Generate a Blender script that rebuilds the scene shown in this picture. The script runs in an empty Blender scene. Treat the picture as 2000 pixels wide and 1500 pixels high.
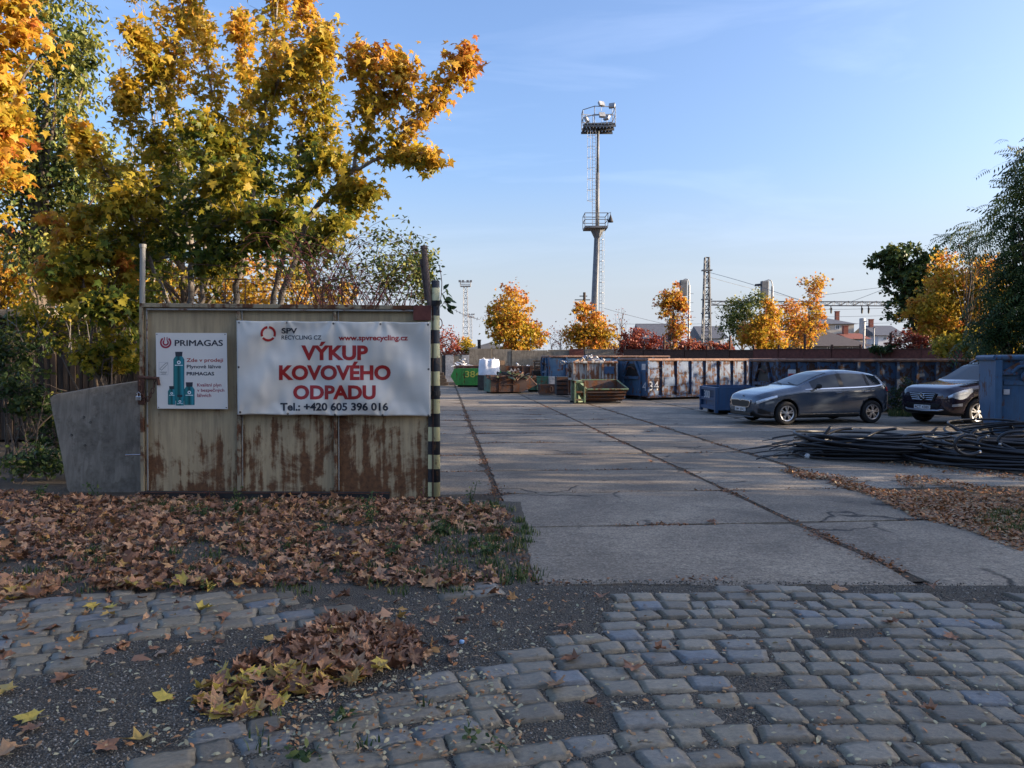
import bpy, bmesh, math, random
import numpy as np
from mathutils import Vector, Matrix

S = bpy.context.scene
COL = S.collection
R = math.radians
random.seed(7)
rng = np.random.default_rng(11)

# ------------------------------------------------------------------ camera, sky, sun, exposure
CAM_H = 1.75
TH = math.atan(48 / 1500)                      # the horizon sits a little above the middle of the frame
cam_data = bpy.data.cameras.new('camera')
cam = bpy.data.objects.new('camera', cam_data)
COL.objects.link(cam)
cam.location = (0, 0, CAM_H)
cam.rotation_euler = (math.pi / 2 - TH, 0, 0)
cam_data.sensor_width = 36
cam_data.lens = 27.0
cam_data.clip_start = 0.05
cam_data.clip_end = 6000
S.camera = cam

SUN_EL, SUN_AZ = R(13.0), R(95.0)              # azimuth measured from +Y towards +X
world = bpy.data.worlds.new('World')
S.world = world
world.use_nodes = True
wn, wl = world.node_tree.nodes, world.node_tree.links
wn.clear()
sky = wn.new('ShaderNodeTexSky')
sky.sky_type = 'NISHITA'
sky.sun_disc = False
sky.sun_elevation = SUN_EL
sky.sun_rotation = SUN_AZ
sky.altitude = 250
sky.air_density = 1.0
sky.dust_density = 5.0
sky.ozone_density = 2.6
# thin cirrus all round the sky
tc = wn.new('ShaderNodeTexCoord')
mp = wn.new('ShaderNodeMapping'); mp.inputs['Scale'].default_value = (1.2, 2.0, 9.0); mp.inputs['Rotation'].default_value = (0.12, 0.1, 0.5)
ns = wn.new('ShaderNodeTexNoise'); ns.inputs['Scale'].default_value = 1.6; ns.inputs['Detail'].default_value = 9; ns.inputs['Roughness'].default_value = 0.55
ns.inputs['Distortion'].default_value = 0.6
rp = wn.new('ShaderNodeValToRGB')
rp.color_ramp.elements[0].position = 0.47; rp.color_ramp.elements[0].color = (0, 0, 0, 1)
rp.color_ramp.elements[1].position = 0.80; rp.color_ramp.elements[1].color = (1, 1, 1, 1)
mx = wn.new('ShaderNodeMix'); mx.data_type = 'RGBA'; mx.blend_type = 'MIX'
ml = wn.new('ShaderNodeMath'); ml.operation = 'MULTIPLY'; ml.inputs[1].default_value = 0.12
bg = wn.new('ShaderNodeBackground'); bg.inputs['Strength'].default_value = 0.13
wo = wn.new('ShaderNodeOutputWorld')
wl.new(tc.outputs['Generated'], mp.inputs['Vector']); wl.new(mp.outputs['Vector'], ns.inputs['Vector'])
wl.new(ns.outputs['Fac'], rp.inputs['Fac']); wl.new(rp.outputs['Color'], ml.inputs[0])
wl.new(ml.outputs[0], mx.inputs['Factor']); wl.new(sky.outputs['Color'], mx.inputs['A'])
mx.inputs['B'].default_value = (5.0, 5.3, 5.6, 1)
tint = wn.new('ShaderNodeMix'); tint.data_type = 'RGBA'; tint.blend_type = 'MULTIPLY'; tint.inputs['Factor'].default_value = 1
tint.inputs['B'].default_value = (1.08, 1.12, 1.29, 1)
wl.new(mx.outputs['Result'], tint.inputs['A'])
# pale autumn haze lying along the whole horizon
sx = wn.new('ShaderNodeSeparateXYZ'); wl.new(tc.outputs['Generated'], sx.inputs[0])
hr = wn.new('ShaderNodeValToRGB'); hr.color_ramp.interpolation = 'EASE'
hr.color_ramp.elements[0].position = 0.0; hr.color_ramp.elements[0].color = (1, 1, 1, 1)
hr.color_ramp.elements[1].position = 0.26; hr.color_ramp.elements[1].color = (0, 0, 0, 1)
wl.new(sx.outputs[2], hr.inputs['Fac'])
hm = wn.new('ShaderNodeMath'); hm.operation = 'MULTIPLY'; hm.inputs[1].default_value = 0.9
hz = wn.new('ShaderNodeMix'); hz.data_type = 'RGBA'; hz.inputs['B'].default_value = (2.2, 2.4, 2.72, 1)
wl.new(hr.outputs['Color'], hm.inputs[0]); wl.new(hm.outputs[0], hz.inputs['Factor']); wl.new(tint.outputs['Result'], hz.inputs['A'])
wl.new(hz.outputs['Result'], bg.inputs['Color']); wl.new(bg.outputs['Background'], wo.inputs['Surface'])

sun_data = bpy.data.lights.new('sun', 'SUN')
sun_data.energy = 5.0
sun_data.angle = R(0.53)
sun_data.color = (1.0, 0.80, 0.58)
sun = bpy.data.objects.new('sun', sun_data)
COL.objects.link(sun)
sd = Vector((math.sin(SUN_AZ) * math.cos(SUN_EL), math.cos(SUN_AZ) * math.cos(SUN_EL), math.sin(SUN_EL)))
sun.rotation_euler = sd.to_track_quat('Z', 'Y').to_euler()
sun.location = sd * 60

S.view_settings.view_transform = 'Standard'
S.view_settings.look = 'None'
S.view_settings.gamma = 1
S.view_settings.use_curve_mapping = False
S.view_settings.exposure = 1.35
S.render.engine = 'CYCLES'
S.cycles.use_denoising = True
S.cycles.max_bounces = 6
S.cycles.diffuse_bounces = 3
S.cycles.glossy_bounces = 3
S.cycles.transmission_bounces = 4
S.cycles.transparent_max_bounces = 4
S.cycles.caustics_reflective = False
S.cycles.caustics_refractive = False

# ------------------------------------------------------------------ measuring helpers (2000 x 1500 picture units to metres)
CT, ST = math.cos(TH), math.sin(TH)
def ray(px, py):
    x, u = (px - 1000) / 1500, (750 - py) / 1500
    return Vector((x, CT + u * ST, -ST + u * CT))
def G(px, py, z=0.0):
    d = ray(px, py); t = (z - CAM_H) / d.z
    return Vector((d.x * t, d.y * t, z))
def P(px, py, Y):
    d = ray(px, py); t = Y / d.y
    return Vector((d.x * t, Y, CAM_H + d.z * t))
def pix(x, y, z=0.0):
    dz = z - CAM_H
    f = y * CT - dz * ST; u = y * ST + dz * CT
    return 1000 + 1500 * x / f, 750 - 1500 * u / f

# ------------------------------------------------------------------ object helpers
def prop(o, label=None, cat=None, group=None, kind=None):
    if label: o['label'] = label
    if cat: o['category'] = cat
    if group: o['group'] = group
    if kind: o['kind'] = kind
    return o
def thing(name, label, cat, loc=(0, 0, 0), rz=0.0, group=None):
    o = bpy.data.objects.new(name, None)
    COL.objects.link(o)
    o.location = loc; o.rotation_euler = (0, 0, rz)
    o.empty_display_size = 0.2
    return prop(o, label, cat, group)
def link(name, me, parent=None, loc=None, rot=None):
    o = bpy.data.objects.new(name, me)
    COL.objects.link(o)
    if parent: o.parent = parent
    if loc is not None: o.location = loc
    if rot is not None: o.rotation_euler = rot
    return o

class MB:
    def __init__(s): s.v, s.f = [], []
    def add(s, vs, fs):
        b = len(s.v)
        s.v += [tuple(v) for v in vs]
        s.f += [tuple(i + b for i in f) for f in fs]
        return s
    def box(s, c, d, m=None):
        x, y, z = d[0] / 2, d[1] / 2, d[2] / 2
        vs = [Vector((a * x, b * y, e * z)) for a in (-1, 1) for b in (-1, 1) for e in (-1, 1)]
        if m is not None: vs = [m @ v for v in vs]
        vs = [v + Vector(c) for v in vs]
        return s.add(vs, [(0, 1, 3, 2), (4, 6, 7, 5), (0, 4, 5, 1), (2, 3, 7, 6), (0, 2, 6, 4), (1, 5, 7, 3)])
    def bx(s, x0, x1, y0, y1, z0, z1):
        return s.box(((x0 + x1) / 2, (y0 + y1) / 2, (z0 + z1) / 2), (abs(x1 - x0), abs(y1 - y0), abs(z1 - z0)))
    def bar(s, a, b, w, h=None):
        a, b = Vector(a), Vector(b); d = b - a; h = h or w
        q = d.to_track_quat('X', 'Z').to_matrix()
        return s.box((a + b) / 2, (d.length, w, h), q)
    def tube(s, pts, r, n=6, cap=True):
        pts = [Vector(p) for p in pts]; m = len(pts)
        rs = list(r) if hasattr(r, '__len__') else [r] * m
        vs, fs = [], []
        up = Vector((0.13, 0.29, 0.95))
        for i, p in enumerate(pts):
            t = (pts[min(i + 1, m - 1)] - pts[max(i - 1, 0)])
            if t.length < 1e-9: t = Vector((0, 0, 1))
            t.normalize()
            a = t.cross(up)
            if a.length < 0.05: a = t.cross(Vector((1, 0, 0)))
            a.normalize(); b = t.cross(a)
            for k in range(n):
                an = 2 * math.pi * k / n
                vs.append(p + (a * math.cos(an) + b * math.sin(an)) * rs[i])
        for i in range(m - 1):
            for k in range(n):
                k2 = (k + 1) % n
                fs.append((i * n + k, i * n + k2, (i + 1) * n + k2, (i + 1) * n + k))
        if cap:
            fs.append(tuple(range(n - 1, -1, -1))); fs.append(tuple((m - 1) * n + k for k in range(n)))
        return s.add(vs, fs)
    def lathe(s, prof, n=24, axis='Z', c=(0, 0, 0)):
        vs, fs = [], []; m = len(prof)
        for (r, h) in prof:
            for k in range(n):
                a = 2 * math.pi * k / n
                p = (r * math.cos(a), r * math.sin(a), h) if axis == 'Z' else (r * math.cos(a), h, r * math.sin(a))
                vs.append(Vector(p) + Vector(c))
        for i in range(m - 1):
            for k in range(n):
                k2 = (k + 1) % n
                fs.append((i * n + k, i * n + k2, (i + 1) * n + k2, (i + 1) * n + k))
        return s.add(vs, fs)
    def prism(s, poly, d0, d1, axis='Y'):
        n = len(poly); vs = []
        for d in (d0, d1):
            for (a, b) in poly:
                vs.append((a, d, b) if axis == 'Y' else (a, b, d) if axis == 'Z' else (d, a, b))
        fs = [tuple(range(n)), tuple(range(2 * n - 1, n - 1, -1))]
        fs += [(i, n + i, n + (i + 1) % n, (i + 1) % n) for i in range(n)]
        return s.add(vs, fs)
    def grid(s, fn, nu, nv, flip=False):
        vs = [fn(i / nu, j / nv) for j in range(nv + 1) for i in range(nu + 1)]
        fs = []
        for j in range(nv):
            for i in range(nu):
                a = j * (nu + 1) + i
                q = (a, a + 1, a + nu + 2, a + nu + 1)
                fs.append(q[::-1] if flip else q)
        return s.add(vs, fs)
    def mesh(s, name, mat=None, smooth=False, fix=True):
        me = bpy.data.meshes.new(name)
        me.from_pydata(s.v, [], s.f)
        if fix:
            bm = bmesh.new(); bm.from_mesh(me)
            bmesh.ops.recalc_face_normals(bm, faces=bm.faces)
            bm.to_mesh(me); bm.free()
        if mat: me.materials.append(mat)
        if smooth: me.polygons.foreach_set('use_smooth', [True] * len(me.polygons))
        me.update()
        return me
    def build(s, name, mat=None, parent=None, smooth=False, bevel=0, loc=None, rot=None, fix=True):
        o = link(name, s.mesh(name, mat, smooth, fix), parent, loc, rot)
        if bevel:
            b = o.modifiers.new('bevel', 'BEVEL'); b.width = bevel; b.segments = 2; b.limit_method = 'ANGLE'; b.angle_limit = R(40)
        return o

def fast_mesh(name, V, F, mat=None, hue=None, smooth=False):
    """numpy vertices (n,3) and triangles (m,3) to a mesh"""
    V = np.ascontiguousarray(V, dtype=np.float32); F = np.ascontiguousarray(F, dtype=np.int32)
    me = bpy.data.meshes.new(name)
    me.vertices.add(len(V)); me.vertices.foreach_set('co', V.ravel())
    me.loops.add(F.size); me.loops.foreach_set('vertex_index', F.ravel())
    me.polygons.add(len(F)); me.polygons.foreach_set('loop_start', np.arange(0, F.size, 3, dtype=np.int32))
    if smooth: me.polygons.foreach_set('use_smooth', np.ones(len(F), dtype=bool))
    me.update(calc_edges=True)
    if hue is not None:
        a = me.attributes.new('hue', 'FLOAT', 'POINT'); a.data.foreach_set('value', np.ascontiguousarray(hue, dtype=np.float32))
    if mat: me.materials.append(mat)
    return me

# ------------------------------------------------------------------ materials
class NT:
    def __init__(s, name):
        s.m = bpy.data.materials.new(name); s.m.use_nodes = True
        s.t = s.m.node_tree; s.t.nodes.clear()
        s.o = s.n('ShaderNodeOutputMaterial')
    def n(s, ty, **kw):
        nd = s.t.nodes.new(ty)
        for k, v in kw.items(): setattr(nd, k, v)
        return nd
    def put(s, sock, val):
        if hasattr(val, 'is_output') or isinstance(val, bpy.types.NodeSocket): s.t.links.new(val, sock)
        elif val is not None:
            if hasattr(sock.default_value, '__len__') and hasattr(val, '__len__') and len(val) == 3 and len(sock.default_value) == 4: val = (*val, 1)
            sock.default_value = val
    def co(s, scale=(1, 1, 1), rot=(0, 0, 0), rand=True, src='Object'):
        c = s.n('ShaderNodeTexCoord').outputs[src]
        if rand:
            oi = s.n('ShaderNodeObjectInfo'); a = s.n('ShaderNodeVectorMath', operation='SCALE')
            cb = s.n('ShaderNodeCombineXYZ'); s.put(cb.inputs[0], oi.outputs['Random']); s.put(cb.inputs[1], oi.outputs['Random']); cb.inputs[2].default_value = 0
            s.put(a.inputs[0], cb.outputs[0]); a.inputs['Scale'].default_value = 43.0
            b = s.n('ShaderNodeVectorMath', operation='ADD'); s.put(b.inputs[0], c); s.put(b.inputs[1], a.outputs[0]); c = b.outputs[0]
        m = s.n('ShaderNodeMapping'); m.inputs['Scale'].default_value = scale; m.inputs['Rotation'].default_value = rot
        s.put(m.inputs['Vector'], c)
        return m.outputs[0]
    def noise(s, v, scale, detail=6, rough=0.6, dist=0.0):
        nd = s.n('ShaderNodeTexNoise'); nd.inputs['Scale'].default_value = scale; nd.inputs['Detail'].default_value = detail
        nd.inputs['Roughness'].default_value = rough; nd.inputs['Distortion'].default_value = dist
        s.put(nd.inputs['Vector'], v); return nd.outputs['Fac']
    def voro(s, v, scale, feature='F1', out='Distance', rnd=1.0):
        nd = s.n('ShaderNodeTexVoronoi', feature=feature); nd.inputs['Scale'].default_value = scale; nd.inputs['Randomness'].default_value = rnd
        s.put(nd.inputs['Vector'], v); return nd.outputs[out]
    def ramp(s, f, stops, interp='LINEAR'):
        nd = s.n('ShaderNodeValToRGB'); cr = nd.color_ramp; cr.interpolation = interp
        while len(cr.elements) < len(stops): cr.elements.new(0.5)
        for e, (p, c) in zip(cr.elements, stops):
            e.position = p; e.color = (c, c, c, 1) if not hasattr(c, '__len__') else (*c, 1)
        s.put(nd.inputs['Fac'], f); return nd.outputs['Color']
    def mix(s, f, a, b, blend='MIX'):
        nd = s.n('ShaderNodeMix', data_type='RGBA', blend_type=blend)
        s.put(nd.inputs['Factor'], f); s.put(nd.inputs['A'], a); s.put(nd.inputs['B'], b)
        return nd.outputs['Result']
    def math(s, op, a, b=None, clamp=False):
        nd = s.n('ShaderNodeMath', operation=op, use_clamp=clamp); s.put(nd.inputs[0], a)
        if b is not None: s.put(nd.inputs[1], b)
        return nd.outputs[0]
    def bump(s, h, st=0.3, dist=0.01):
        nd = s.n('ShaderNodeBump'); nd.inputs['Strength'].default_value = st; nd.inputs['Distance'].default_value = dist
        s.put(nd.inputs['Height'], h); return nd.outputs[0]
    def bsdf(s, color, rough=0.6, metal=0.0, normal=None, spec=0.5, coat=0.0):
        b = s.n('ShaderNodeBsdfPrincipled'); s.put(b.inputs['Base Color'], color); s.put(b.inputs['Roughness'], rough)
        s.put(b.inputs['Metallic'], metal); b.inputs['Specular IOR Level'].default_value = spec
        b.inputs['Coat Weight'].default_value = coat; b.inputs['Coat Roughness'].default_value = 0.05
        if normal is not None: s.put(b.inputs['Normal'], normal)
        s.put(s.o.inputs['Surface'], b.outputs[0]); return s.m

def m_plain(name, c, rough=0.6, var=0.25, scale=6, bump=0.15, metal=0.0, spec=0.4, coat=0.0):
    t = NT(name); v = t.co(); f = t.noise(v, scale, 7)
    lo = tuple(x * (1 - var) for x in c); hi = tuple(min(1, x * (1 + var)) for x in c)
    col = t.ramp(f, [(0.3, lo), (0.7, hi)])
    rr = t.math('ADD', t.math('MULTIPLY', f, 0.25), rough - 0.12)
    return t.bsdf(col, rr, metal, t.bump(t.noise(v, scale * 6, 4), bump, 0.004) if bump else None, spec, coat)

def m_rusty(name, paint, paint2, amount=0.45, rough=0.55, flake=3.0, streak=0.5, dirt=0.3, rustA=(0.045, 0.02, 0.012), rustB=(0.17, 0.065, 0.025), low=0.0):
    t = NT(name); v = t.co(); vs = t.co(scale=(7, 7, 0.55))
    f = t.noise(v, flake, 10, 0.68, 0.4); st = t.noise(vs, 1.3, 6, 0.6)
    k = t.math('ADD', t.math('MULTIPLY', f, 1 - streak), t.math('MULTIPLY', st, streak))
    if low:      # rust creeping up from the bottom edge
        z = t.n('ShaderNodeSeparateXYZ'); t.put(z.inputs[0], t.n('ShaderNodeTexCoord').outputs['Object'])
        k = t.math('ADD', k, t.math('MULTIPLY', t.math('SUBTRACT', 1.15, z.outputs[2]), low))
    th = 0.70 - amount * 0.45
    mask = t.ramp(k, [(max(0.0, th - 0.02), 0.0), (th + 0.035, 1.0)])
    pc = t.mix(t.ramp(t.noise(v, 1.7, 5), [(0.35, 0.0), (0.7, 1.0)]), paint, paint2)
    d = t.noise(vs, 2.2, 8, 0.7)
    pc = t.mix(t.ramp(d, [(0.42, 0.0), (0.75, dirt)]), pc, (0.06, 0.05, 0.04))
    rc = t.ramp(t.noise(v, 16, 8, 0.7), [(0.3, rustA), (0.72, rustB)])
    col = t.mix(mask, pc, rc)
    ro = t.math('ADD', t.math('MULTIPLY', mask, 0.3), rough)
    h = t.math('ADD', t.math('MULTIPLY', mask, -0.5), t.math('MULTIPLY', t.noise(v, 40, 5), 0.4))
    return t.bsdf(col, ro, 0.0, t.bump(h, 0.35, 0.004), 0.35)

def m_leaf(name, stops, trans=0.35, rnd=0.3, useattr=True):
    """leaf colours run along a ramp: the leaf's own hue value plus a random amount for each leaf"""
    t = NT(name)
    g = t.n('ShaderNodeNewGeometry').outputs['Random Per Island']
    if useattr:
        a = t.n('ShaderNodeAttribute', attribute_name='hue').outputs['Fac']
    else:
        a = t.n('ShaderNodeObjectInfo').outputs['Random']
    f = t.math('ADD', a, t.math('MULTIPLY', t.math('SUBTRACT', g, 0.5), rnd), clamp=True)
    c = t.ramp(f, stops)
    v = t.co(rand=False); c = t.mix(t.ramp(t.noise(v, 22, 4), [(0.35, 0.0), (0.75, 0.35)]), c, t.mix(1.0, c, (0.45, 0.35, 0.25), 'MULTIPLY'))
    d = t.n('ShaderNodeBsdfPrincipled'); t.put(d.inputs['Base Color'], c); d.inputs['Roughness'].default_value = 0.5; d.inputs['Specular IOR Level'].default_value = 0.3
    tr = t.n('ShaderNodeBsdfTranslucent'); t.put(tr.inputs['Color'], c)
    mxs = t.n('ShaderNodeMixShader'); mxs.inputs[0].default_value = trans
    t.put(mxs.inputs[1], d.outputs[0]); t.put(mxs.inputs[2], tr.outputs[0]); t.put(t.o.inputs['Surface'], mxs.outputs[0])
    return t.m

def m_bark(name, c=(0.12, 0.095, 0.075)):
    t = NT(name); v = t.co(scale=(9, 9, 1.6)); f = t.noise(v, 2.5, 8, 0.7)
    return t.bsdf(t.ramp(f, [(0.3, tuple(x * 0.5 for x in c)), (0.7, tuple(x * 1.5 for x in c))]), 0.85, 0, t.bump(f, 0.6, 0.01), 0.2)

def m_glass_dark(name, c=(0.012, 0.016, 0.02)):
    t = NT(name); return t.bsdf(c, 0.03, 0.0, None, 0.45, 0.0)

M = {}
M['bark'] = m_bark('bark'); M['bark_grey'] = m_bark('grey_bark', (0.2, 0.175, 0.15)); M['cane'] = m_bark('cane', (0.14, 0.05, 0.05))
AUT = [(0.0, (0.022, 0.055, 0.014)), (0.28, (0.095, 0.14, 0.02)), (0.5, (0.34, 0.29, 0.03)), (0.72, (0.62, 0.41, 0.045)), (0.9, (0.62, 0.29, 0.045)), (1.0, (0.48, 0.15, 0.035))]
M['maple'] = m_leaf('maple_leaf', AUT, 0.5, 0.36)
GRN = [(0.0, (0.012, 0.03, 0.012)), (0.4, (0.03, 0.06, 0.018)), (0.7, (0.075, 0.115, 0.028)), (1.0, (0.26, 0.25, 0.05))]
M['green_leaf'] = m_leaf('green_leaf', GRN, 0.25, 0.4)
RED = [(0.0, (0.05, 0.03, 0.018)), (0.35, (0.22, 0.05, 0.03)), (0.65, (0.32, 0.07, 0.045)), (1.0, (0.38, 0.17, 0.06))]
M['red_leaf'] = m_leaf('red_leaf', RED, 0.3, 0.5)
LIT = [(0.0, (0.10, 0.05, 0.03)), (0.3, (0.28, 0.14, 0.08)), (0.55, (0.42, 0.215, 0.12)), (0.78, (0.56, 0.34, 0.20)), (0.92, (0.48, 0.25, 0.08)), (1.0, (0.62, 0.45, 0.09))]
M['litter'] = m_leaf('dry_leaf', LIT, 0.12, 0.9)
M['fallen'] = m_leaf('fallen_maple_leaf', [(0.0, (0.22, 0.11, 0.06)), (0.35, (0.40, 0.20, 0.11)), (0.6, (0.52, 0.30, 0.15)), (0.8, (0.60, 0.40, 0.09)), (1.0, (0.66, 0.50, 0.10))], 0.15, 0.2, useattr=False)
M['leaflet'] = m_leaf('dry_leaflet', [(0.0, (0.13, 0.06, 0.025)), (0.5, (0.42, 0.18, 0.065)), (0.8, (0.42, 0.28, 0.15)), (1.0, (0.46, 0.42, 0.26))], 0.12, 0.8)
M['grass'] = m_leaf('grass_blade', [(0.0, (0.03, 0.065, 0.018)), (0.6, (0.075, 0.125, 0.03)), (1.0, (0.28, 0.22, 0.09))], 0.2, 0.6)
# ------------------------------------------------------------------ ground, yard slabs, cobbles, gravel
def inpoly(x, y, poly):
    x, y = np.asarray(x), np.asarray(y); r = np.zeros(x.shape, bool); n = len(poly)
    for i in range(n):
        x0, y0 = poly[i]; x1, y1 = poly[(i + 1) % n]
        c = ((y0 > y) != (y1 > y)); xs = x0 + (y - y0) * (x1 - x0) / ((y1 - y0) or 1e-9)
        r ^= c & (x < xs)
    return r
def gpoly(pl): return [tuple(G(a, b)[:2]) for a, b in pl]

def ground_mat():
    t = NT('trodden_earth'); v = t.co(rand=False)
    f = t.noise(v, 0.9, 10, 0.65); g = t.voro(v, 70, out='Color'); k = t.noise(v, 55, 5, 0.7)
    c = t.ramp(f, [(0.3, (0.05, 0.039, 0.028)), (0.55, (0.09, 0.072, 0.052)), (0.8, (0.14, 0.115, 0.085))])
    c = t.mix(0.35, c, t.mix(1.0, c, t.ramp(g, [(0.1, 0.35), (0.9, 1.9)]), 'MULTIPLY'))
    h = t.math('ADD', t.voro(v, 70), t.math('MULTIPLY', k, 0.7))
    return t.bsdf(c, 0.92, 0, t.bump(h, 0.7, 0.012), 0.2)
M['earth'] = ground_mat()
E_ = MB()
rings = [0, 6, 14, 30, 70, 200, 700, 3000]
E_.add([(0, 20, -0.034)] + [(r * math.cos(a * math.pi / 24), 20 + r * math.sin(a * math.pi / 24), -0.034) for r in rings[1:] for a in range(48)],
       [(0, 1 + a, 1 + (a + 1) % 48) for a in range(48)] +
       [(1 + i * 48 + a, 1 + (i + 1) * 48 + a, 1 + (i + 1) * 48 + (a + 1) % 48, 1 + i * 48 + (a + 1) % 48) for i in range(len(rings) - 2) for a in range(48)])
prop(E_.build('ground', M['earth']), kind='structure')

def gravel_mat():
    t = NT('dark_gravel'); v = t.co(rand=False)
    d = t.voro(v, 85); f = t.noise(v, 1.4, 8, 0.65)
    c = t.ramp(t.noise(v, 90, 3, 0.5), [(0.3, (0.030, 0.025, 0.019)), (0.5, (0.085, 0.073, 0.055)), (0.75, (0.24, 0.21, 0.165))])
    c = t.mix(t.ramp(f, [(0.4, 0.0), (0.72, 0.75)]), c, (0.062, 0.05, 0.037))
    return t.bsdf(c, 0.85, 0, t.bump(t.math('MULTIPLY', d, -1.0), 0.9, 0.012), 0.3)
M['gravel'] = gravel_mat()
from mathutils import noise as mnoise
def gz(x, y):
    """height of the loose ground in front of the gate"""
    n = mnoise.noise((x * 0.9, y * 0.9, 0.3)) * 0.012 + mnoise.noise((x * 4, y * 4, 2.3)) * 0.006
    bank = max(0.0, min(1.0, (y - 6.2 - 0.25 * mnoise.noise((x, 3.1, 0))) / 1.2)) * max(0.0, min(1.0, (0.15 - x) / 0.6))
    if y > 9.4: return -0.036
    return 0.000 + n * (0.35 + 0.8 * bank) + 0.03 * bank
gm = MB()
def gfn(u, v):
    x = -10 + u * 19; y = 1.4 + v * 11
    z = gz(x, y)
    if x > 0.2 and y > 5.92: z = -0.036
    return (x, y, z)
gm.grid(gfn, 150, 120)
prop(gm.build('gravel_ground', M['gravel'], smooth=True, fix=False), kind='structure')

def slab_mat(name, tone, warm):
    t = NT(name); v = t.co(); vp = t.co(rand=False)
    f = t.noise(v, 0.8, 9, 0.62); sp = t.noise(v, 42, 5, 0.75); md = t.noise(t.co(scale=(1, 1.6, 1)), 7, 8, 0.75)
    c = t.ramp(f, [(0.28, tuple(x * 0.58 for x in tone)), (0.52, tone), (0.75, tuple(x * 1.25 for x in warm))])
    c = t.mix(1.0, c, t.ramp(t.n('ShaderNodeObjectInfo').outputs['Random'], [(0.0, 0.80), (1.0, 1.14)]), 'MULTIPLY')
    c = t.mix(t.ramp(t.noise(v, 0.55, 6, 0.7, 1.0), [(0.50, 0.0), (0.62, 0.45)]), c, (0.10, 0.083, 0.066))
    c = t.mix(1.0, c, t.ramp(sp, [(0.28, 0.35), (0.5, 1.0), (0.70, 1.75)]), 'MULTIPLY')
    c = t.mix(t.ramp(md, [(0.52, 0.0), (0.68, 0.6)]), c, (0.09, 0.076, 0.064))
    c = t.mix(1.0, c, t.ramp(t.noise(v, 17, 6, 0.8), [(0.3, 0.55), (0.5, 1.0), (0.7, 1.35)]), 'MULTIPLY')
    c = t.mix(t.ramp(t.noise(v, 1.8, 9, 0.75, 0.6), [(0.55, 0.0), (0.66, 0.6)]), c, (0.12, 0.10, 0.083))
    vd = t.n('ShaderNodeVectorMath', operation='ADD')
    nz = t.n('ShaderNodeTexNoise'); nz.inputs['Scale'].default_value = 2.5; nz.inputs['Detail'].default_value = 6; t.put(nz.inputs['Vector'], v)
    sc = t.n('ShaderNodeVectorMath', operation='SCALE'); t.put(sc.inputs[0], nz.outputs['Color']); sc.inputs['Scale'].default_value = 0.5
    t.put(vd.inputs[0], v); t.put(vd.inputs[1], sc.outputs[0])
    e = t.voro(vd.outputs[0], 0.42, 'DISTANCE_TO_EDGE')
    crack = t.math('MULTIPLY', t.ramp(e, [(0.005, 1.0), (0.015, 0.0)]), t.ramp(t.noise(v, 0.6, 3), [(0.50, 0.0), (0.57, 0.9)]))
    c = t.mix(crack, c, (0.02, 0.018, 0.016))
    h = t.math('ADD', t.math('MULTIPLY', sp, 0.35), t.math('ADD', t.math('MULTIPLY', md, 0.5), t.math('MULTIPLY', crack, -1.0)))
    return t.bsdf(c, 0.82, 0, t.bump(h, 0.55, 0.008), 0.35)
M['slab'] = slab_mat('concrete_slab', (0.235, 0.195, 0.145), (0.27, 0.225, 0.165))
M['slab_light'] = slab_mat('smooth_concrete_slab', (0.24, 0.205, 0.16), (0.28, 0.238, 0.185))
SA = R(5.0)
def uv2w(u, v): return (u * math.cos(SA) - v * math.sin(SA), u * math.sin(SA) + v * math.cos(SA))
yb = MB()
yb.add([(*uv2w(-8, 5.75), -0.016), (*uv2w(26, 5.75), -0.016), (*uv2w(26, 75), -0.016), (*uv2w(-8, 75), -0.016)], [(0, 1, 2, 3)])
yard = prop(yb.build('concrete_yard', M['earth'], fix=False), kind='structure')
vrow = [5.93, 7.95]
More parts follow.
